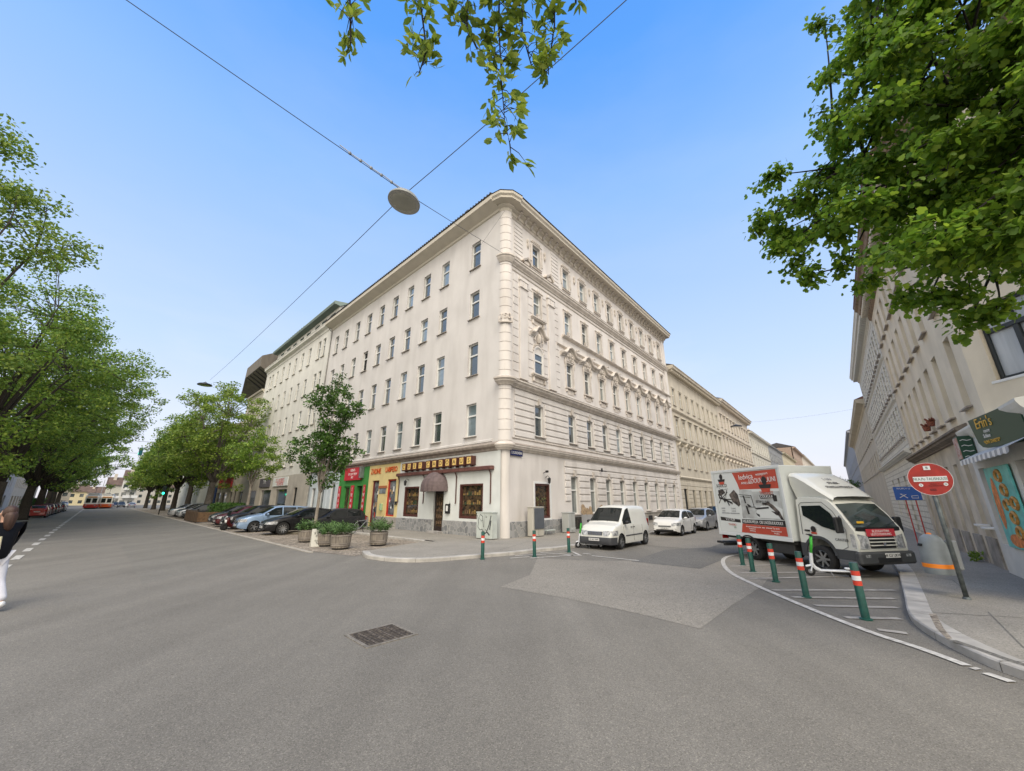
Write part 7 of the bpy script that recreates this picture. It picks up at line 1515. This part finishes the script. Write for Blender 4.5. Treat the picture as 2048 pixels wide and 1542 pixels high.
for k, (a, side) in enumerate((('wrl', -1), ('wrr', 1))):
    w_ = Vector(J[a]); d = Vector((-.25, 0, -1)).normalized(); hb = MB(); hb.tube([w_, w_+d*.05, w_+d*.09], [.028, .038, .032], 8)
    for q in range(4): y = (q-1.5)*.018; s0 = w_+d*.09+Vector((0, y, 0)); hb.tube([s0, s0+d*.035+Vector((-.008, 0, 0)), s0+d*.06+Vector((-.028, 0, 0)), s0+d*(.06+.012*(q in (1, 2)))+Vector((-.045, 0, .01))], [.010, .009, .008, .006], 6)
    s0 = w_+d*.035+Vector((-.02, 0, 0)); hb.tube([s0, s0+Vector((-.04, -side*.01, -.03)), s0+Vector((-.05, -side*.012, -.055))], [.012, .010, .007], 6); hb.build('hand', M_skin, PR, smooth=True)
for a, b_ in (('anl', 'tol'), ('anr', 'tor')):
    s_ = MB(); p, q = Vector(J[a]), Vector(J[b_]); s_.tube([p+Vector((.05, 0, -.02)), p+Vector((0, 0, -.04)), p.lerp(q, .6)+Vector((0, 0, -.005)), q], [.045, .055, .05, .035], 10); s_.build('shoe', M_white, PR, smooth=True)
b = MB(); b.tube([(.20, -.12, .90), (.235, -.10, 1.1), (.22, -.12, 1.32)], .016, 6); b.build('reflective_strip', mat('pale_yellow_strip', (.55, .52, .35)), PR)
# ------------------------------------------------------------------ trees
def leaf_mat(name, c, tr=.35, var=.3, sc_=1.0):
    return mat(name, c, rough=.5, col2=tuple(v*(1-var) for v in c), scale=sc_, detail=2, trans=tr, spec=.35)
LM = {'street': [leaf_mat('street_leaf_a', (0.254, 0.394, 0.059)), leaf_mat('street_leaf_b', (0.164, 0.291, 0.044)), leaf_mat('street_leaf_c', (0.390, 0.506, 0.081))],
      'fresh': [leaf_mat('fresh_leaf_a', (0.274, 0.384, 0.061)), leaf_mat('fresh_leaf_b', (0.183, 0.300, 0.046)), leaf_mat('fresh_leaf_c', (0.388, 0.493, 0.087))],
      'deep': [leaf_mat('deep_leaf_a', (0.075, 0.171, 0.026), tr=.3), leaf_mat('deep_leaf_b', (0.057, 0.128, 0.021), tr=.3), leaf_mat('deep_leaf_c', (0.133, 0.239, 0.042), tr=.3)],
      'maple': [leaf_mat('maple_leaf_a', (0.207, 0.355, 0.034), tr=.55), leaf_mat('maple_leaf_b', (0.139, 0.263, 0.028), tr=.52), leaf_mat('maple_leaf_c', (0.317, 0.458, 0.045), tr=.58)],
      'twig': [leaf_mat('twig_leaf_a', (0.292, 0.389, 0.052), tr=.5), leaf_mat('twig_leaf_b', (0.188, 0.278, 0.040), tr=.58), leaf_mat('twig_leaf_c', (0.378, 0.460, 0.069), tr=.5)]}
M_bark = mat('bark', (.05, .042, .034), rough=.95, var=.4, scale=6, stretch=(5, 5, 1), bump=.6, bscale=18); M_bark2 = mat('young_bark', (.24, .21, .175), rough=.9, var=.2, scale=5)
def unit(a): return a / np.maximum(1e-9, np.linalg.norm(a, axis=1, keepdims=True))
SH = {'r': [(0, 0), (.42, .5), (1, 0), (.42, -.5)], 'o': [(0, 0), (.25, .42), (.62, .5), (1, 0), (.62, -.5), (.25, -.42)],
      'm': [(0, 0), (.02, .30), (.34, .52), (.5, .30), (.72, .38), (1, 0), (.72, -.38), (.5, -.30), (.34, -.52), (.02, -.30)]}
def leaves(name, P, L, W, mats, parent, shape='r', droop=.3, gen=None, dirs=None, flat=.5):
    gen = gen or rng; n = len(P); D = gen.normal(size=(n, 3)) if dirs is None else dirs + gen.normal(size=(n, 3))*.45
    D[:, 2] = D[:, 2]*(1-flat*.6) - droop; D = unit(D); N = gen.normal(size=(n, 3))*(1-flat*.55); N[:, 2] += flat*1.4; N = unit(np.cross(np.cross(D, N), D)); S = np.cross(D, N)
    Ls = L * gen.uniform(.65, 1.2, size=(n, 1)); Ws = W/L * Ls; sh = SH[shape]; k = len(sh); V = np.empty((n, k, 3))
    for j, (a, b) in enumerate(sh): V[:, j] = P + D*Ls*a + S*Ws*b + N*Ls*(.12*abs(b) - .10*a*a)
    me = bpy.data.meshes.new(name); me.vertices.add(n*k); me.vertices.foreach_set('co', V.reshape(-1).astype(np.float32)); me.loops.add(n*k); me.loops.foreach_set('vertex_index', np.arange(n*k, dtype=np.int32))
    me.polygons.add(n); me.polygons.foreach_set('loop_start', np.arange(0, n*k, k, dtype=np.int32)); me.polygons.foreach_set('loop_total', np.full(n, k, dtype=np.int32))
    for m in mats: me.materials.append(m)
    me.polygons.foreach_set('material_index', gen.choice([0, 0, 1, 1, 2], size=n).astype(np.int32)); me.update(calc_edges=True)
    return link(name, me, parent)
def bez(a, b, c, n=7):
    return [tuple(a*((1-t)**2) + b*(2*t*(1-t)) + c*(t*t)) for t in [i/(n-1) for i in range(n)]]
def grow(name, label, kind, loc, h, tr, fork, lobes, nclump, per, leafL, leafW, seed, group=None, mats='street', shape='r', clr=.75, bark=None, flat=.5, droop=.3, lean=(0, 0), rz=0.0, limb_r=.42, trunk_top=None, shell=.55, cflat=.6):
    """lobes: (x, y, z, rx, ry, rz) ellipsoids that make the crown"""
    gen = np.random.default_rng(seed); rg = random.Random(seed); t = thing(name, label, kind, loc, rz, group); bark = bark or M_bark
    tk = MB(); tt = Vector((lean[0], lean[1], fork)); tk.tube([(0, 0, -.1), (0, 0, .15), tuple(tt*.3), tuple(tt*.65+Vector((.05*tr, .1*tr, 0))), tuple(tt)], [tr*1.45, tr*1.15, tr, tr*.9, tr*.8], 12)
    limbs = []; vol = [l_[3]*l_[4]*l_[5] for l_ in lobes]; tv = sum(vol)
    for l_, v_ in zip(lobes, vol):
        for k in range(max(2, int(round(9*v_/tv)))):
            u = Vector(gen.normal(size=3)).normalized(); tgt = Vector(l_[:3]) + Vector((u.x*l_[3], u.y*l_[4], abs(u.z)*l_[5]*.8 - .2*l_[5]))*.72
            mid = tt.lerp(tgt, .45) + Vector((rg.uniform(-.4, .4), rg.uniform(-.4, .4), rg.uniform(.1, .7)))*(h/16)
            st_ = tt*rg.uniform(.86, 1.0); pts = bez(st_, mid, tgt, 9); limbs.append([Vector(p) for p in pts]); tk.tube(pts, [tr*limb_r*(1-.82*i/8) for i in range(9)], 7)
    C_ = []; tries = 0
    while len(C_) < nclump and tries < nclump*30:
        tries += 1; l_ = lobes[rg.choices(range(len(lobes)), vol)[0]]; u = Vector(gen.normal(size=3)).normalized(); rad = shell + (1-shell)*rg.random()**.6
        wob = 1 + .16*math.sin(u.x*5+seed) + .14*math.sin(u.y*6+u.z*4+seed*2) ; p = Vector(l_[:3]) + Vector((u.x*l_[3], u.y*l_[4], u.z*l_[5]))*rad*wob
        if p.z < fork*.45: continue
        C_.append(p)
    for p in C_:
        L_ = min(limbs, key=lambda q: min((a-p).length for a in q[3:])); a = min(L_[3:], key=lambda q: (q-p).length)
        m_ = a.lerp(p, .5) + Vector((rg.uniform(-.2, .2), rg.uniform(-.2, .2), rg.uniform(0, .3)))*min(1, (a-p).length*.4); tk.tube(bez(a, m_, p, 5), [tr*.09, tr*.07, tr*.055, tr*.04, tr*.02], 4, cap=False)
        for q in range(2): e = p + Vector((rg.uniform(-1, 1), rg.uniform(-1, 1), rg.uniform(-.5, .4)))*clr*.9; tk.tube([tuple(a.lerp(p, .8)), tuple(p.lerp(e, .5)+Vector((0, 0, .06))), tuple(e)], [tr*.035, tr*.025, tr*.012], 3, cap=False)
    tk.fixn = False; tk.build('trunk', bark, t, smooth=True)
    Cn = np.array([tuple(p) for p in C_]); sz = gen.uniform(.7, 1.25, size=len(C_)); n = len(C_)*per; idx = np.repeat(np.arange(len(C_)), per)
    off = gen.normal(size=(n, 3)); off = unit(off)*(gen.uniform(0, 1, size=(n, 1))**.45); off[:, 2] *= cflat
    P = Cn[idx] + off*clr*sz[idx][:, None]; leaves('crown', P, leafL, leafW, LM[mats], t, shape, droop, gen, flat=flat); return t
def mk_lobes(h, base, r, seed, n=5):
    rg = random.Random(seed); L_ = [(0, 0, (h+base)/2, r*.78, r*.78, (h-base)/2)]
    for k in range(n): a = 2*PI*k/n + rg.uniform(-.4, .4); q = r*rg.uniform(.42, .6); L_.append((q*math.cos(a), q*math.sin(a), base+(h-base)*rg.uniform(.25, .62), r*.5, r*.5, (h-base)*rg.uniform(.2, .3)))
    return L_
LROW = 'big trees lining the left side of the wide street'; RROW = 'big trees between the parking strip and the shops'
lt_ = [(14.5, 23.0, 20.5, 7.4, 'leftmost tall tree with an open top, cut by the left frame edge', 'fresh'), (28.5, 22.2, 19.2, 8.2, 'second big tree of the left row, dense and spreading over the parked cars', 'street'), (41.5, 21.6, 20.2, 9.0, 'third big tree of the left row with a long bare limb', 'street'),
       (55, 20.8, 20.4, 9.6, 'fourth big tree of the left row, its crown reaching farthest over the road', 'street'), (70, 20.8, 20, 9.2, 'dark tree behind the farthest reaching crown of the left row', 'street'), (86, 21, 18, 8.6, 'sixth tree of the left row with a low drooping limb', 'street'), (104, 21.4, 17, 8.0, 'seventh tree of the left row near the tram', 'street'), (126, 21.6, 16, 7.6, 'small looking tree at the far end of the left row', 'street')]
for i, (s, d, h, r, lb, mm) in enumerate(lt_):
    near = i < 4; lob = mk_lobes(h, 4.2 if i else 6.5, r, 20+i)
    if i == 0: lob = [(-1.5, -1, 10, 4.2, 4.2, 3.8), (.4, .2, 17.6, 2.2, 2.2, 2.2), (-2.5, -1, 15.5, 3, 3, 3.0), (2.2, 1.6, 15.0, 1.9, 1.9, 1.2), (1.0, .6, 12.5, 1.6, 1.6, 1.1)]
    grow('chestnut_tree', lb, 'tree', LP(s, d, .1), h, .42, 3.6, lob, (215 if i == 0 else 300) if near else 190, 135 if near else 85, .22 if near else .33, .14 if near else .21, 100+i, LROW, mm, 'r', clr=1.0, rz=i*1.1)
rt_ = [(51.5, 4.9, 18.8, 6.6, 'big light green tree with a grey trunk, nearest of the row beside the shops', 'fresh'), (68, 5.0, 18.5, 6.6, 'second big tree of the shop side row, its dark trunk behind the wooden fence', 'street'), (82, 5.2, 18.5, 6.4, 'third big tree of the shop side row', 'street'), (96, 5.4, 17.5, 6.4, 'fourth tree of the shop side row', 'street'), (112, 5.6, 16, 6.2, 'fifth tree of the shop side row beyond the traffic light', 'fresh'), (134, 5.6, 14, 6, 'sixth, lowest tree of the shop side row', 'fresh')]
for i, (s, d, h, r, lb, mm) in enumerate(rt_):
    grow('chestnut_tree', lb, 'tree', LP(s, d, .05), h, .40 if i else .46, 4.4, mk_lobes(h, 4.2, r, 50+i), 270 if i < 3 else 200, 80 if i < 3 else 60, .30 if i < 3 else .40, .19 if i < 3 else .25, 200+i, RROW, mm, 'r', clr=.95, rz=i*.7, bark=mat('grey_bark', (.13, .115, .10), rough=.95, var=.3, scale=3, dirt=.4) if i == 0 else None)
grow('young_tree', 'small round crowned street tree between the black estate car and the shops', 'tree', LP(31.2, 4.9, .05), 9.4, .14, 3.6, [(0, 0, 6.4, 2.5, 2.5, 2.0), (-1.2, .4, 5.6, 1.7, 1.7, 1.2), (1.3, 0, 5.8, 1.6, 1.6, 1.3), (0, 0, 8.1, 1.5, 1.5, 1.1)], 130, 56, .20, .13, 301, None, 'street', 'r', clr=.55, bark=M_bark2)
sx = LP(0, 0) ; q_ = G(627, 1073)
vr = Vector((math.cos(R(24.5)), math.sin(R(24.5)), 0))       # to the right as seen from the junction
def lob2(x, z, rx, rz_): return (vr.x*x, vr.y*x, z, rx, rx, rz_)
grow('young_tree', 'narrow dark green young tree with a pale trunk standing behind the wooden tubs', 'tree', (q_.x, q_.y, 0), 10.4, .10, 2.7, [lob2(0, 4.0, 1.4, 1.3), lob2(-.7, 5.3, 1.5, 1.1), lob2(.8, 5.4, 1.45, 1.3), lob2(0, 6.6, 1.4, .85), lob2(.3, 8.2, 1.45, 1.1), lob2(-.7, 8.3, 1.0, .8), lob2(1.2, 7.9, .9, .7), lob2(.2, 9.7, 1.05, .9)], 190, 56, .15, .10, 302, None, 'deep', 'o', clr=.42, bark=M_bark2, shell=.35)
grow('street_tree', 'slim tree at the far end of the side street, right of the lorry', 'tree', RP(60, 14.6, .1), 6, .12, 2.4, [(0, 0, 4, 1.5, 1.5, 1.4)], 40, 40, .2, .14, 303, None, 'deep', 'r', clr=.5)
# hedge tubs of the pavement garden
hd = MB(); gen = np.random.default_rng(5)
for lb, p, sx_, sy_, sz_ in (('dark clipped hedge behind the wooden garden fence', LP(37, 5.4, 1.2), 3.6, 1.2, .6), ('dark bushy hedge at the left edge behind the red hatchback', LP(76, 21.8, 1.3), 3.5, 1.0, 1.1)):
    n_ = 3500; P = gen.uniform(-1, 1, size=(n_, 3))*np.array([sx_, sy_, sz_]); hh = leaves('hedge', P, .22, .13, LM['deep'], None, 'r', .1, gen); hh.location = p; hh.rotation_euler = (0, 0, rzL); tag(hh, lb, 'hedge')
b = MB(); b.bbox(-.4, .4, -.4, .4, 0, .3, .02); tuft = b
n_ = 110; P = gen.uniform(-1, 1, size=(n_, 3))*np.array([.16, .10, .12]) + np.array([0, 0, .16]); w_ = leaves('weed_plant', P, .12, .06, LM['street'], None, 'r', -.5, gen, flat=.1); w_.location = FD.org + CD + FD.M @ Vector((-4.9, -.25, .1)); tag(w_, 'green weed tuft growing at the foot of the beige house wall', 'weed')
# ---- the large maple on the right, crown over the pavement
gen = np.random.default_rng(77); rg = random.Random(77)
TR0 = Vector((11.0, 2.6, .12)); t = thing('maple_tree', 'large dark green maple whose leafy boughs fill the upper right corner', 'tree', TR0)
tk = MB(); top = Vector((-.7, .5, 4.6)); tk.tube([(0, 0, -.2), (0, 0, .3), tuple(top*.5), tuple(top)], [.42, .33, .28, .25], 14)
targets = [((9.3, 3.2, 9.8), .9), ((11.6, 1.6, 8.6), 1.0), ((10.4, .6, 8.8), 1.0), ((10.6, 2.2, 10.0), 1.0)]
def sight(px, py, hd):      # spot in the crown at a surveyed bearing and horizontal distance
    cx, cy = (px-1024)/FPX, (771-py)/FPX; y, z = math.cos(PITCH)-math.sin(PITCH)*cy, math.sin(PITCH)+math.cos(PITCH)*cy; k = hd/math.hypot(cx, y); return (cx*k, y*k, EYE+z*k)
OUTL = [(1720, -220), (1705, 60), (1700, 190), (1660, 330), (1600, 390), (1580, 450), (1640, 490), (1750, 480), (1800, 520), (1880, 530), (1960, 555), (2060, 540), (2260, 500), (2350, -220)]
def inside(x, y):
    c = False
    for (x0, y0), (x1, y1) in zip(OUTL, OUTL[1:]+OUTL[:1]):
        if (y0 > y) != (y1 > y) and x < (x1-x0)*(y-y0)/(y1-y0)+x0: c = not c
    return c
pk = []
while len(pk) < 66:
    x, y = rg.uniform(1560, 2200), rg.uniform(-220, 600)
    if inside(x, y) and all((x-a)**2+(y-b)**2 > 62**2 for a, b in pk): pk.append((x, y)); targets.append((sight(x, y, rg.uniform(7.0, 9.6)), rg.uniform(.55, .8)))
for x, y, r_ in ((1755, 250, .6), (1800, 170, .6), (1735, 330, .55), (1850, 290, .65), (1815, 380, .6), (1900, 200, .65), (1780, 60, .6), (1880, 420, .6), (1960, 330, .65), (1700, 100, .45), (1550, 350, .42), (1530, 440, .45), (1590, 400, .5), (1570, 460, .5), (1560, 500, .3), (1597, 520, .32), (1615, 550, .2), (1650, 50, .35), (1655, 150, .35), (1735, 560, .3), (1800, 590, .28), (1860, 590, .3), (1940, 640, .3), (2000, 610, .3), (1650, 250, .3), (1700, 520, .3), (1905, 600, .3)): targets.append((sight(x, y, rg.uniform(8.2, 8.9)), r_))
main = [Vector(p)-TR0 for p in ((6.6, 6.3, 8.6), (7.0, 5.4, 10.2), (8.2, 6.7, 6.8), (9.2, 6.4, 9.0), (9.4, 4.8, 6.6), (11.4, 1.6, 8.8), (10.6, 3.4, 10.6))]; limbs = []
for m_ in main:
    mid = top.lerp(m_, .5) + Vector((rg.uniform(-.9, .9), rg.uniform(-.9, .9), rg.uniform(.2, 1.2))); pts = [tuple(Vector(q)+Vector((math.sin(i*1.7+m_.x), math.cos(i*1.3+m_.y), math.sin(i*2.1+m_.z)))*.09) for i, q in enumerate(bez(top*.97, mid, m_, 11))]; limbs.append([Vector(p) for p in pts]); tk.tube(pts, [.12*(1-.85*i/10) for i in range(11)], 8)
allP = []; allD = []
for c, r in targets:
    c = Vector(c)-TR0; a = rg.choice(sorted((q for L_ in limbs for q in L_[2:]), key=lambda q: (q-c).length)[:5]); m_ = a.lerp(c, .5)+Vector((rg.uniform(-.2, .2), rg.uniform(-.2, .2), .15)); pts = [Vector(p) for p in bez(a, m_, c, 8)]; tk.tube([tuple(p) for p in pts], [.034*(1-.75*i/7) for i in range(8)], 6, cap=False)
    nt_ = int(26*max(.35, r)**1.6)
    for k in range(nt_):
        u = Vector(gen.normal(size=3)).normalized(); e = c + Vector((u.x, u.y, u.z*.62))*r*rg.uniform(.3, 1.08); s0 = min(pts[3:], key=lambda q: (q-e).length); md = s0.lerp(e, .5)+Vector((0, 0, .08)); tw = [Vector(p) for p in bez(s0, md, e + Vector((0, 0, -.08)), 6)]
        tk.tube([tuple(p) for p in tw], [.012, .010, .008, .007, .005, .003], 3, cap=False)
        nl = int(32 + 14*rg.random())
        for q in range(nl):
            f = .25+.75*rg.random(); i0 = min(4, int(f*5)); p = tw[i0].lerp(tw[i0+1], f*5-i0); allP.append(tuple(p + Vector((rg.gauss(0, .09), rg.gauss(0, .09), rg.gauss(-.02, .07)))))
            d = (tw[-1]-tw[0]).normalized(); allD.append((d.x*.5, d.y*.5, -.3))
tk.fixn = False; tk.build('trunk', mat('dark_bark', (.022, .018, .015), rough=.95, var=.35, scale=9), t, smooth=True)
leaves('crown', np.array(allP), .098, .09, LM['maple'], t, 'm', .30, gen, dirs=np.array(allD), flat=.75)
# ---- tree behind the camera whose twigs hang into the top of the view
gen = np.random.default_rng(91); rg = random.Random(91); T1 = Vector((-3.2, -4.2, 0)); t = thing('overhanging_tree', 'light green leafy twigs of a tree behind the viewer hanging into the top centre', 'tree', T1)
tk = MB(); top = Vector((.3, .3, 5.2)); tk.tube([(0, 0, -.2), (0, 0, .3), tuple(top*.5), tuple(top)], [.33, .26, .22, .18], 12); P_, D_ = [], []
twigs = [((-1.62, 2.55, 6.9), [(-1.60, 2.66, 6.45)], .16), ((-.95, 2.5, 7.1), [(-.86, 2.72, 6.45), (-.92, 2.74, 6.15)], .15), ((-.42, 2.4, 7.2), [(-.45, 2.62, 6.6), (-.35, 2.68, 6.4)], .15), ((-.12, 2.3, 7.3), [(-.13, 2.6, 6.6), (-.10, 2.75, 6.0), (-.07, 2.80, 5.6), (-.01, 2.84, 5.32)], .15), ((.10, 2.3, 7.2), [(.10, 2.6, 6.5), (.2, 2.7, 6.15)], .16), ((.42, 2.4, 7.2), [(.42, 2.6, 6.6), (.36, 2.72, 6.2), (.36, 2.72, 6.1)], .11), ((.62, 2.2, 7.3), [(.62, 2.5, 6.75)], .12),
         ((-2.6, -2.0, 8.6), [(-2.9, -1.6, 8.0)], .9), ((-4.6, -3.6, 8.8), [(-4.9, -3.4, 8.0)], 1.0), ((-3.0, -5.2, 9.0), [(-3.0, -5.6, 8.2)], 1.0), ((-1.6, -3.4, 8.6), [(-1.4, -3.2, 8.0)], .9)]
hub = [top, Vector((1.2, 2.6, 7.8)), Vector((2.3, 5.9, 7.9))]; 
arm = [Vector(p) for p in bez(top, Vector((1.0, 3.2, 8.6)), Vector((2.9, 6.4, 7.5)), 10)]; arm2 = [Vector(p) for p in bez(top, Vector((.0, 1.6, 8.2)), Vector((-.4, 1.6, 8.4)), 6)]; tk.tube([tuple(p) for p in arm], [.12-.010*i for i in range(10)], 8); tk.tube([tuple(p) for p in arm2], [.1, .09, .08, .06, .05, .04], 7)
for st0, path, r in twigs:
    big = r > .5; pts = [Vector(st0)-T1] + [Vector(p)-T1 for p in path]; a = min(arm+arm2, key=lambda q: (q-pts[0]).length); line = [a, a.lerp(pts[0], .5)+Vector((0, 0, .2))] + pts; tk.tube([tuple(p) for p in line], [.03, .022] + [.011-.0025*i if not big else .02 for i in range(len(pts))], 6, cap=False)
    for i in range(len(pts)-1 if not big else 1):
        A, B_ = pts[i], pts[i+1]; L_ = (B_-A).length; ng = max(2, int(L_/.028)) if not big else 60
        for g_ in range(ng):
            f = (g_+rg.random())/ng; base = A.lerp(B_, f); rad = r*(1 if i or big else .9); e = base + Vector((rg.uniform(-1, 1), rg.uniform(-1, 1), rg.uniform(-.7, .4)))*rad
            tk.tube([tuple(base), tuple(base.lerp(e, .5)+Vector((0, 0, .03))), tuple(e)], [.005, .004, .002], 3, cap=False); d = (e-base).normalized()
            for q in range(rg.randint(3, 6)): P_.append(tuple(e + Vector((rg.gauss(0, .018), rg.gauss(0, .018), rg.gauss(0, .018))))); D_.append((d.x*.8+rg.gauss(0, .5), d.y*.8+rg.gauss(0, .5), d.z*.4+.2))
tk.fixn = False; tk.build('trunk', MATS['dark_bark'], t, smooth=True); leaves('crown', np.array(P_), .112, .046, LM['twig'], t, 'o', .25, gen, dirs=np.array(D_), flat=.35)
# ------------------------------------------------------------------ cables and hanging lamps
def unproj(px, py, depth):
    cx, cy = (px-1024)/FPX, (771-py)/FPX; y, z = math.cos(PITCH)-math.sin(PITCH)*cy, math.sin(PITCH)+math.cos(PITCH)*cy; return Vector((cx*depth, y*depth, EYE+z*depth))
def cable(label, pts, r=.012, sag=0.0, group='cables spanned over the junction'):
    b = MB(); out = []
    for a, c in zip(pts, pts[1:]):
        for k in range(12): f = k/12; p = Vector(a).lerp(Vector(c), f); p.z -= sag*4*f*(1-f); out.append(p)
    out.append(Vector(pts[-1])); b.tube([tuple(p) for p in out], r, 5); o = b.build('cable', M_wire); tag(o, label, 'cable', group); return o
LMP = unproj(812, 386, 11.5)           # fixing point of the lamp in the middle of the junction
A1 = RP(.42, .12, 17.6) ; A1 = CORNER + (NL+NR)*.35 + Vector((0, 0, 17.5))
far_l = unproj(255, 0, 9.0); far_l = LMP + (far_l-LMP)*1.9
cable('black cable from the corner house past the hanging lamp to the upper left', [A1, LMP, far_l], .011, .02)
c2a = unproj(1250, -10, 9.0); c2a = LMP + (c2a-LMP)*1.8; c2b = unproj(420, 760, 46)
cable('thin cable from the upper centre through the lamp down to the far hanging lamp', [c2a, LMP, c2b], .011, .2)
def hanging_lamp(label, p, r, dark=False):
    t = thing('hanging_street_lamp', label, 'street lamp', p, 0, 'street lamps hung on cables'); b = MB(); b.lathe([(0, .06), (r*.30, .05), (r*.45, -.02), (r*.85, -.10), (r, -.20), (r, -.25), (r*.96, -.26)], 32); b.build('shade', M_black if dark else mat('lamp_shade_grey', (.27, .28, .265), rough=.5, var=.06, scale=3), t, smooth=True, angle=50)
    b = MB(); b.lathe([(r*.96, -.258), (r*.80, -.265), (r*.78, -.262)], 32); b.build('rim', M_black if dark else mat('lamp_rim', (.42, .42, .39), rough=.5), t, smooth=True); b = MB(); b.lathe([(r*.79, -.262), (r*.72, -.285), (r*.5, -.30), (0, -.305)], 32); b.build('diffuser', MATS['window_glass'] if dark else mat('lamp_diffuser', (.36, .36, .31), rough=.35, var=.06, scale=3), t, smooth=True)
    b = MB(); b.bbox(-.12, .12, -.05, .05, .05, .16, .02); b.tube([(0, 0, .16), (0, 0, .24)], .02, 6); b.build('suspension', M_metal, t); return t
l_ = hanging_lamp('large round street lamp hung on cables over the middle of the junction', LMP + Vector((0, 0, -.12)), .47); l_.rotation_euler = (R(-4), R(7), 0)
b = MB(); d = (far_l-LMP).normalized(); a = LMP + d*.15
for k in range(6): q = a + d*(k*.32); b.tube([tuple(q+Vector((0, 0, .05))), tuple(q+d*.3+Vector((0, 0, .04+.03*(k % 2))))], .014, 5); ellips(b, tuple(q+Vector((0, 0, .03))), (.05, .05, .05), 6, 4)
tag(b.build('cable_clamps', M_metal), 'cluster of clamps on the cable left of the large hanging lamp', 'clamp')
hanging_lamp('small dark street lamp hanging over the tree beside the shops', unproj(410, 768, 46) + Vector((0, 0, .1)), .75, True)
hanging_lamp('small dark street lamp hanging before the ochre house on the side street', unproj(1472, 850, 58), .8, True)
cable('cable carrying the lamp before the ochre house', [RP(48, 0, 14.5), unproj(1472, 846, 58), RP(52, 18, 14)], .008, .3)
cable('thin cable from the left face of the corner house to its corner', [LP(2.5, .1, 19.6), CORNER + (NL+NR)*.3 + Vector((0, 0, 21))], .008)
# tram wires far down the wide street
TW = 'tram wires far down the wide street'
for i, (s, z) in enumerate(((95, 13.5), (112, 12.5), (130, 12), (150, 12), (175, 12))): cable('span wire number %s from the camera across the wide street' % ('one', 'two', 'three', 'four', 'five')[i], [LP(s, 22, z+1), LP(s, 6, z+.6)], .035, .5, TW)
for d, nm in ((17.5, 'left'), (14.0, 'right')): cable('tram contact wire over the %s tram' % nm, [LP(60, d, 8.5), LP(230, d, 8.2)], .03, .1, TW)
p = LP(98, 11, 12.2); t = thing('overhead_signal', 'green and black signal hung on wires high above the wide street', 'traffic light', p, rzL); b = MB(); b.bbox(-.4, .4, -.3, .3, -1.0, .6, .05); b.build('housing', mat('signal_teal', (.0, .10, .13), rough=.5), t); b = MB(); b.lathe([(0, -.32), (.26, -.31)], 14, (0, 0, -.65), 'y'); b.build('green_lamp', M_tl, t); b = MB(); b.tube([(0, 0, .6), (0, 0, 1.0)], .03, 5); b.build('hanger', M_black, t)
for i, (px, h) in enumerate(((231, 12.5), (195, 10.5))): q = G(px, 1011); b = MB(); b.tube([(0, 0, 0), (0, 0, h)], [.14, .08], 6); tag(b.build('tram_pole', M_metal, None, (q.x, q.y, 0)), ('tall tram wire pole before the balconied block', 'shorter tram wire pole left of the balconied block')[i], 'pole')
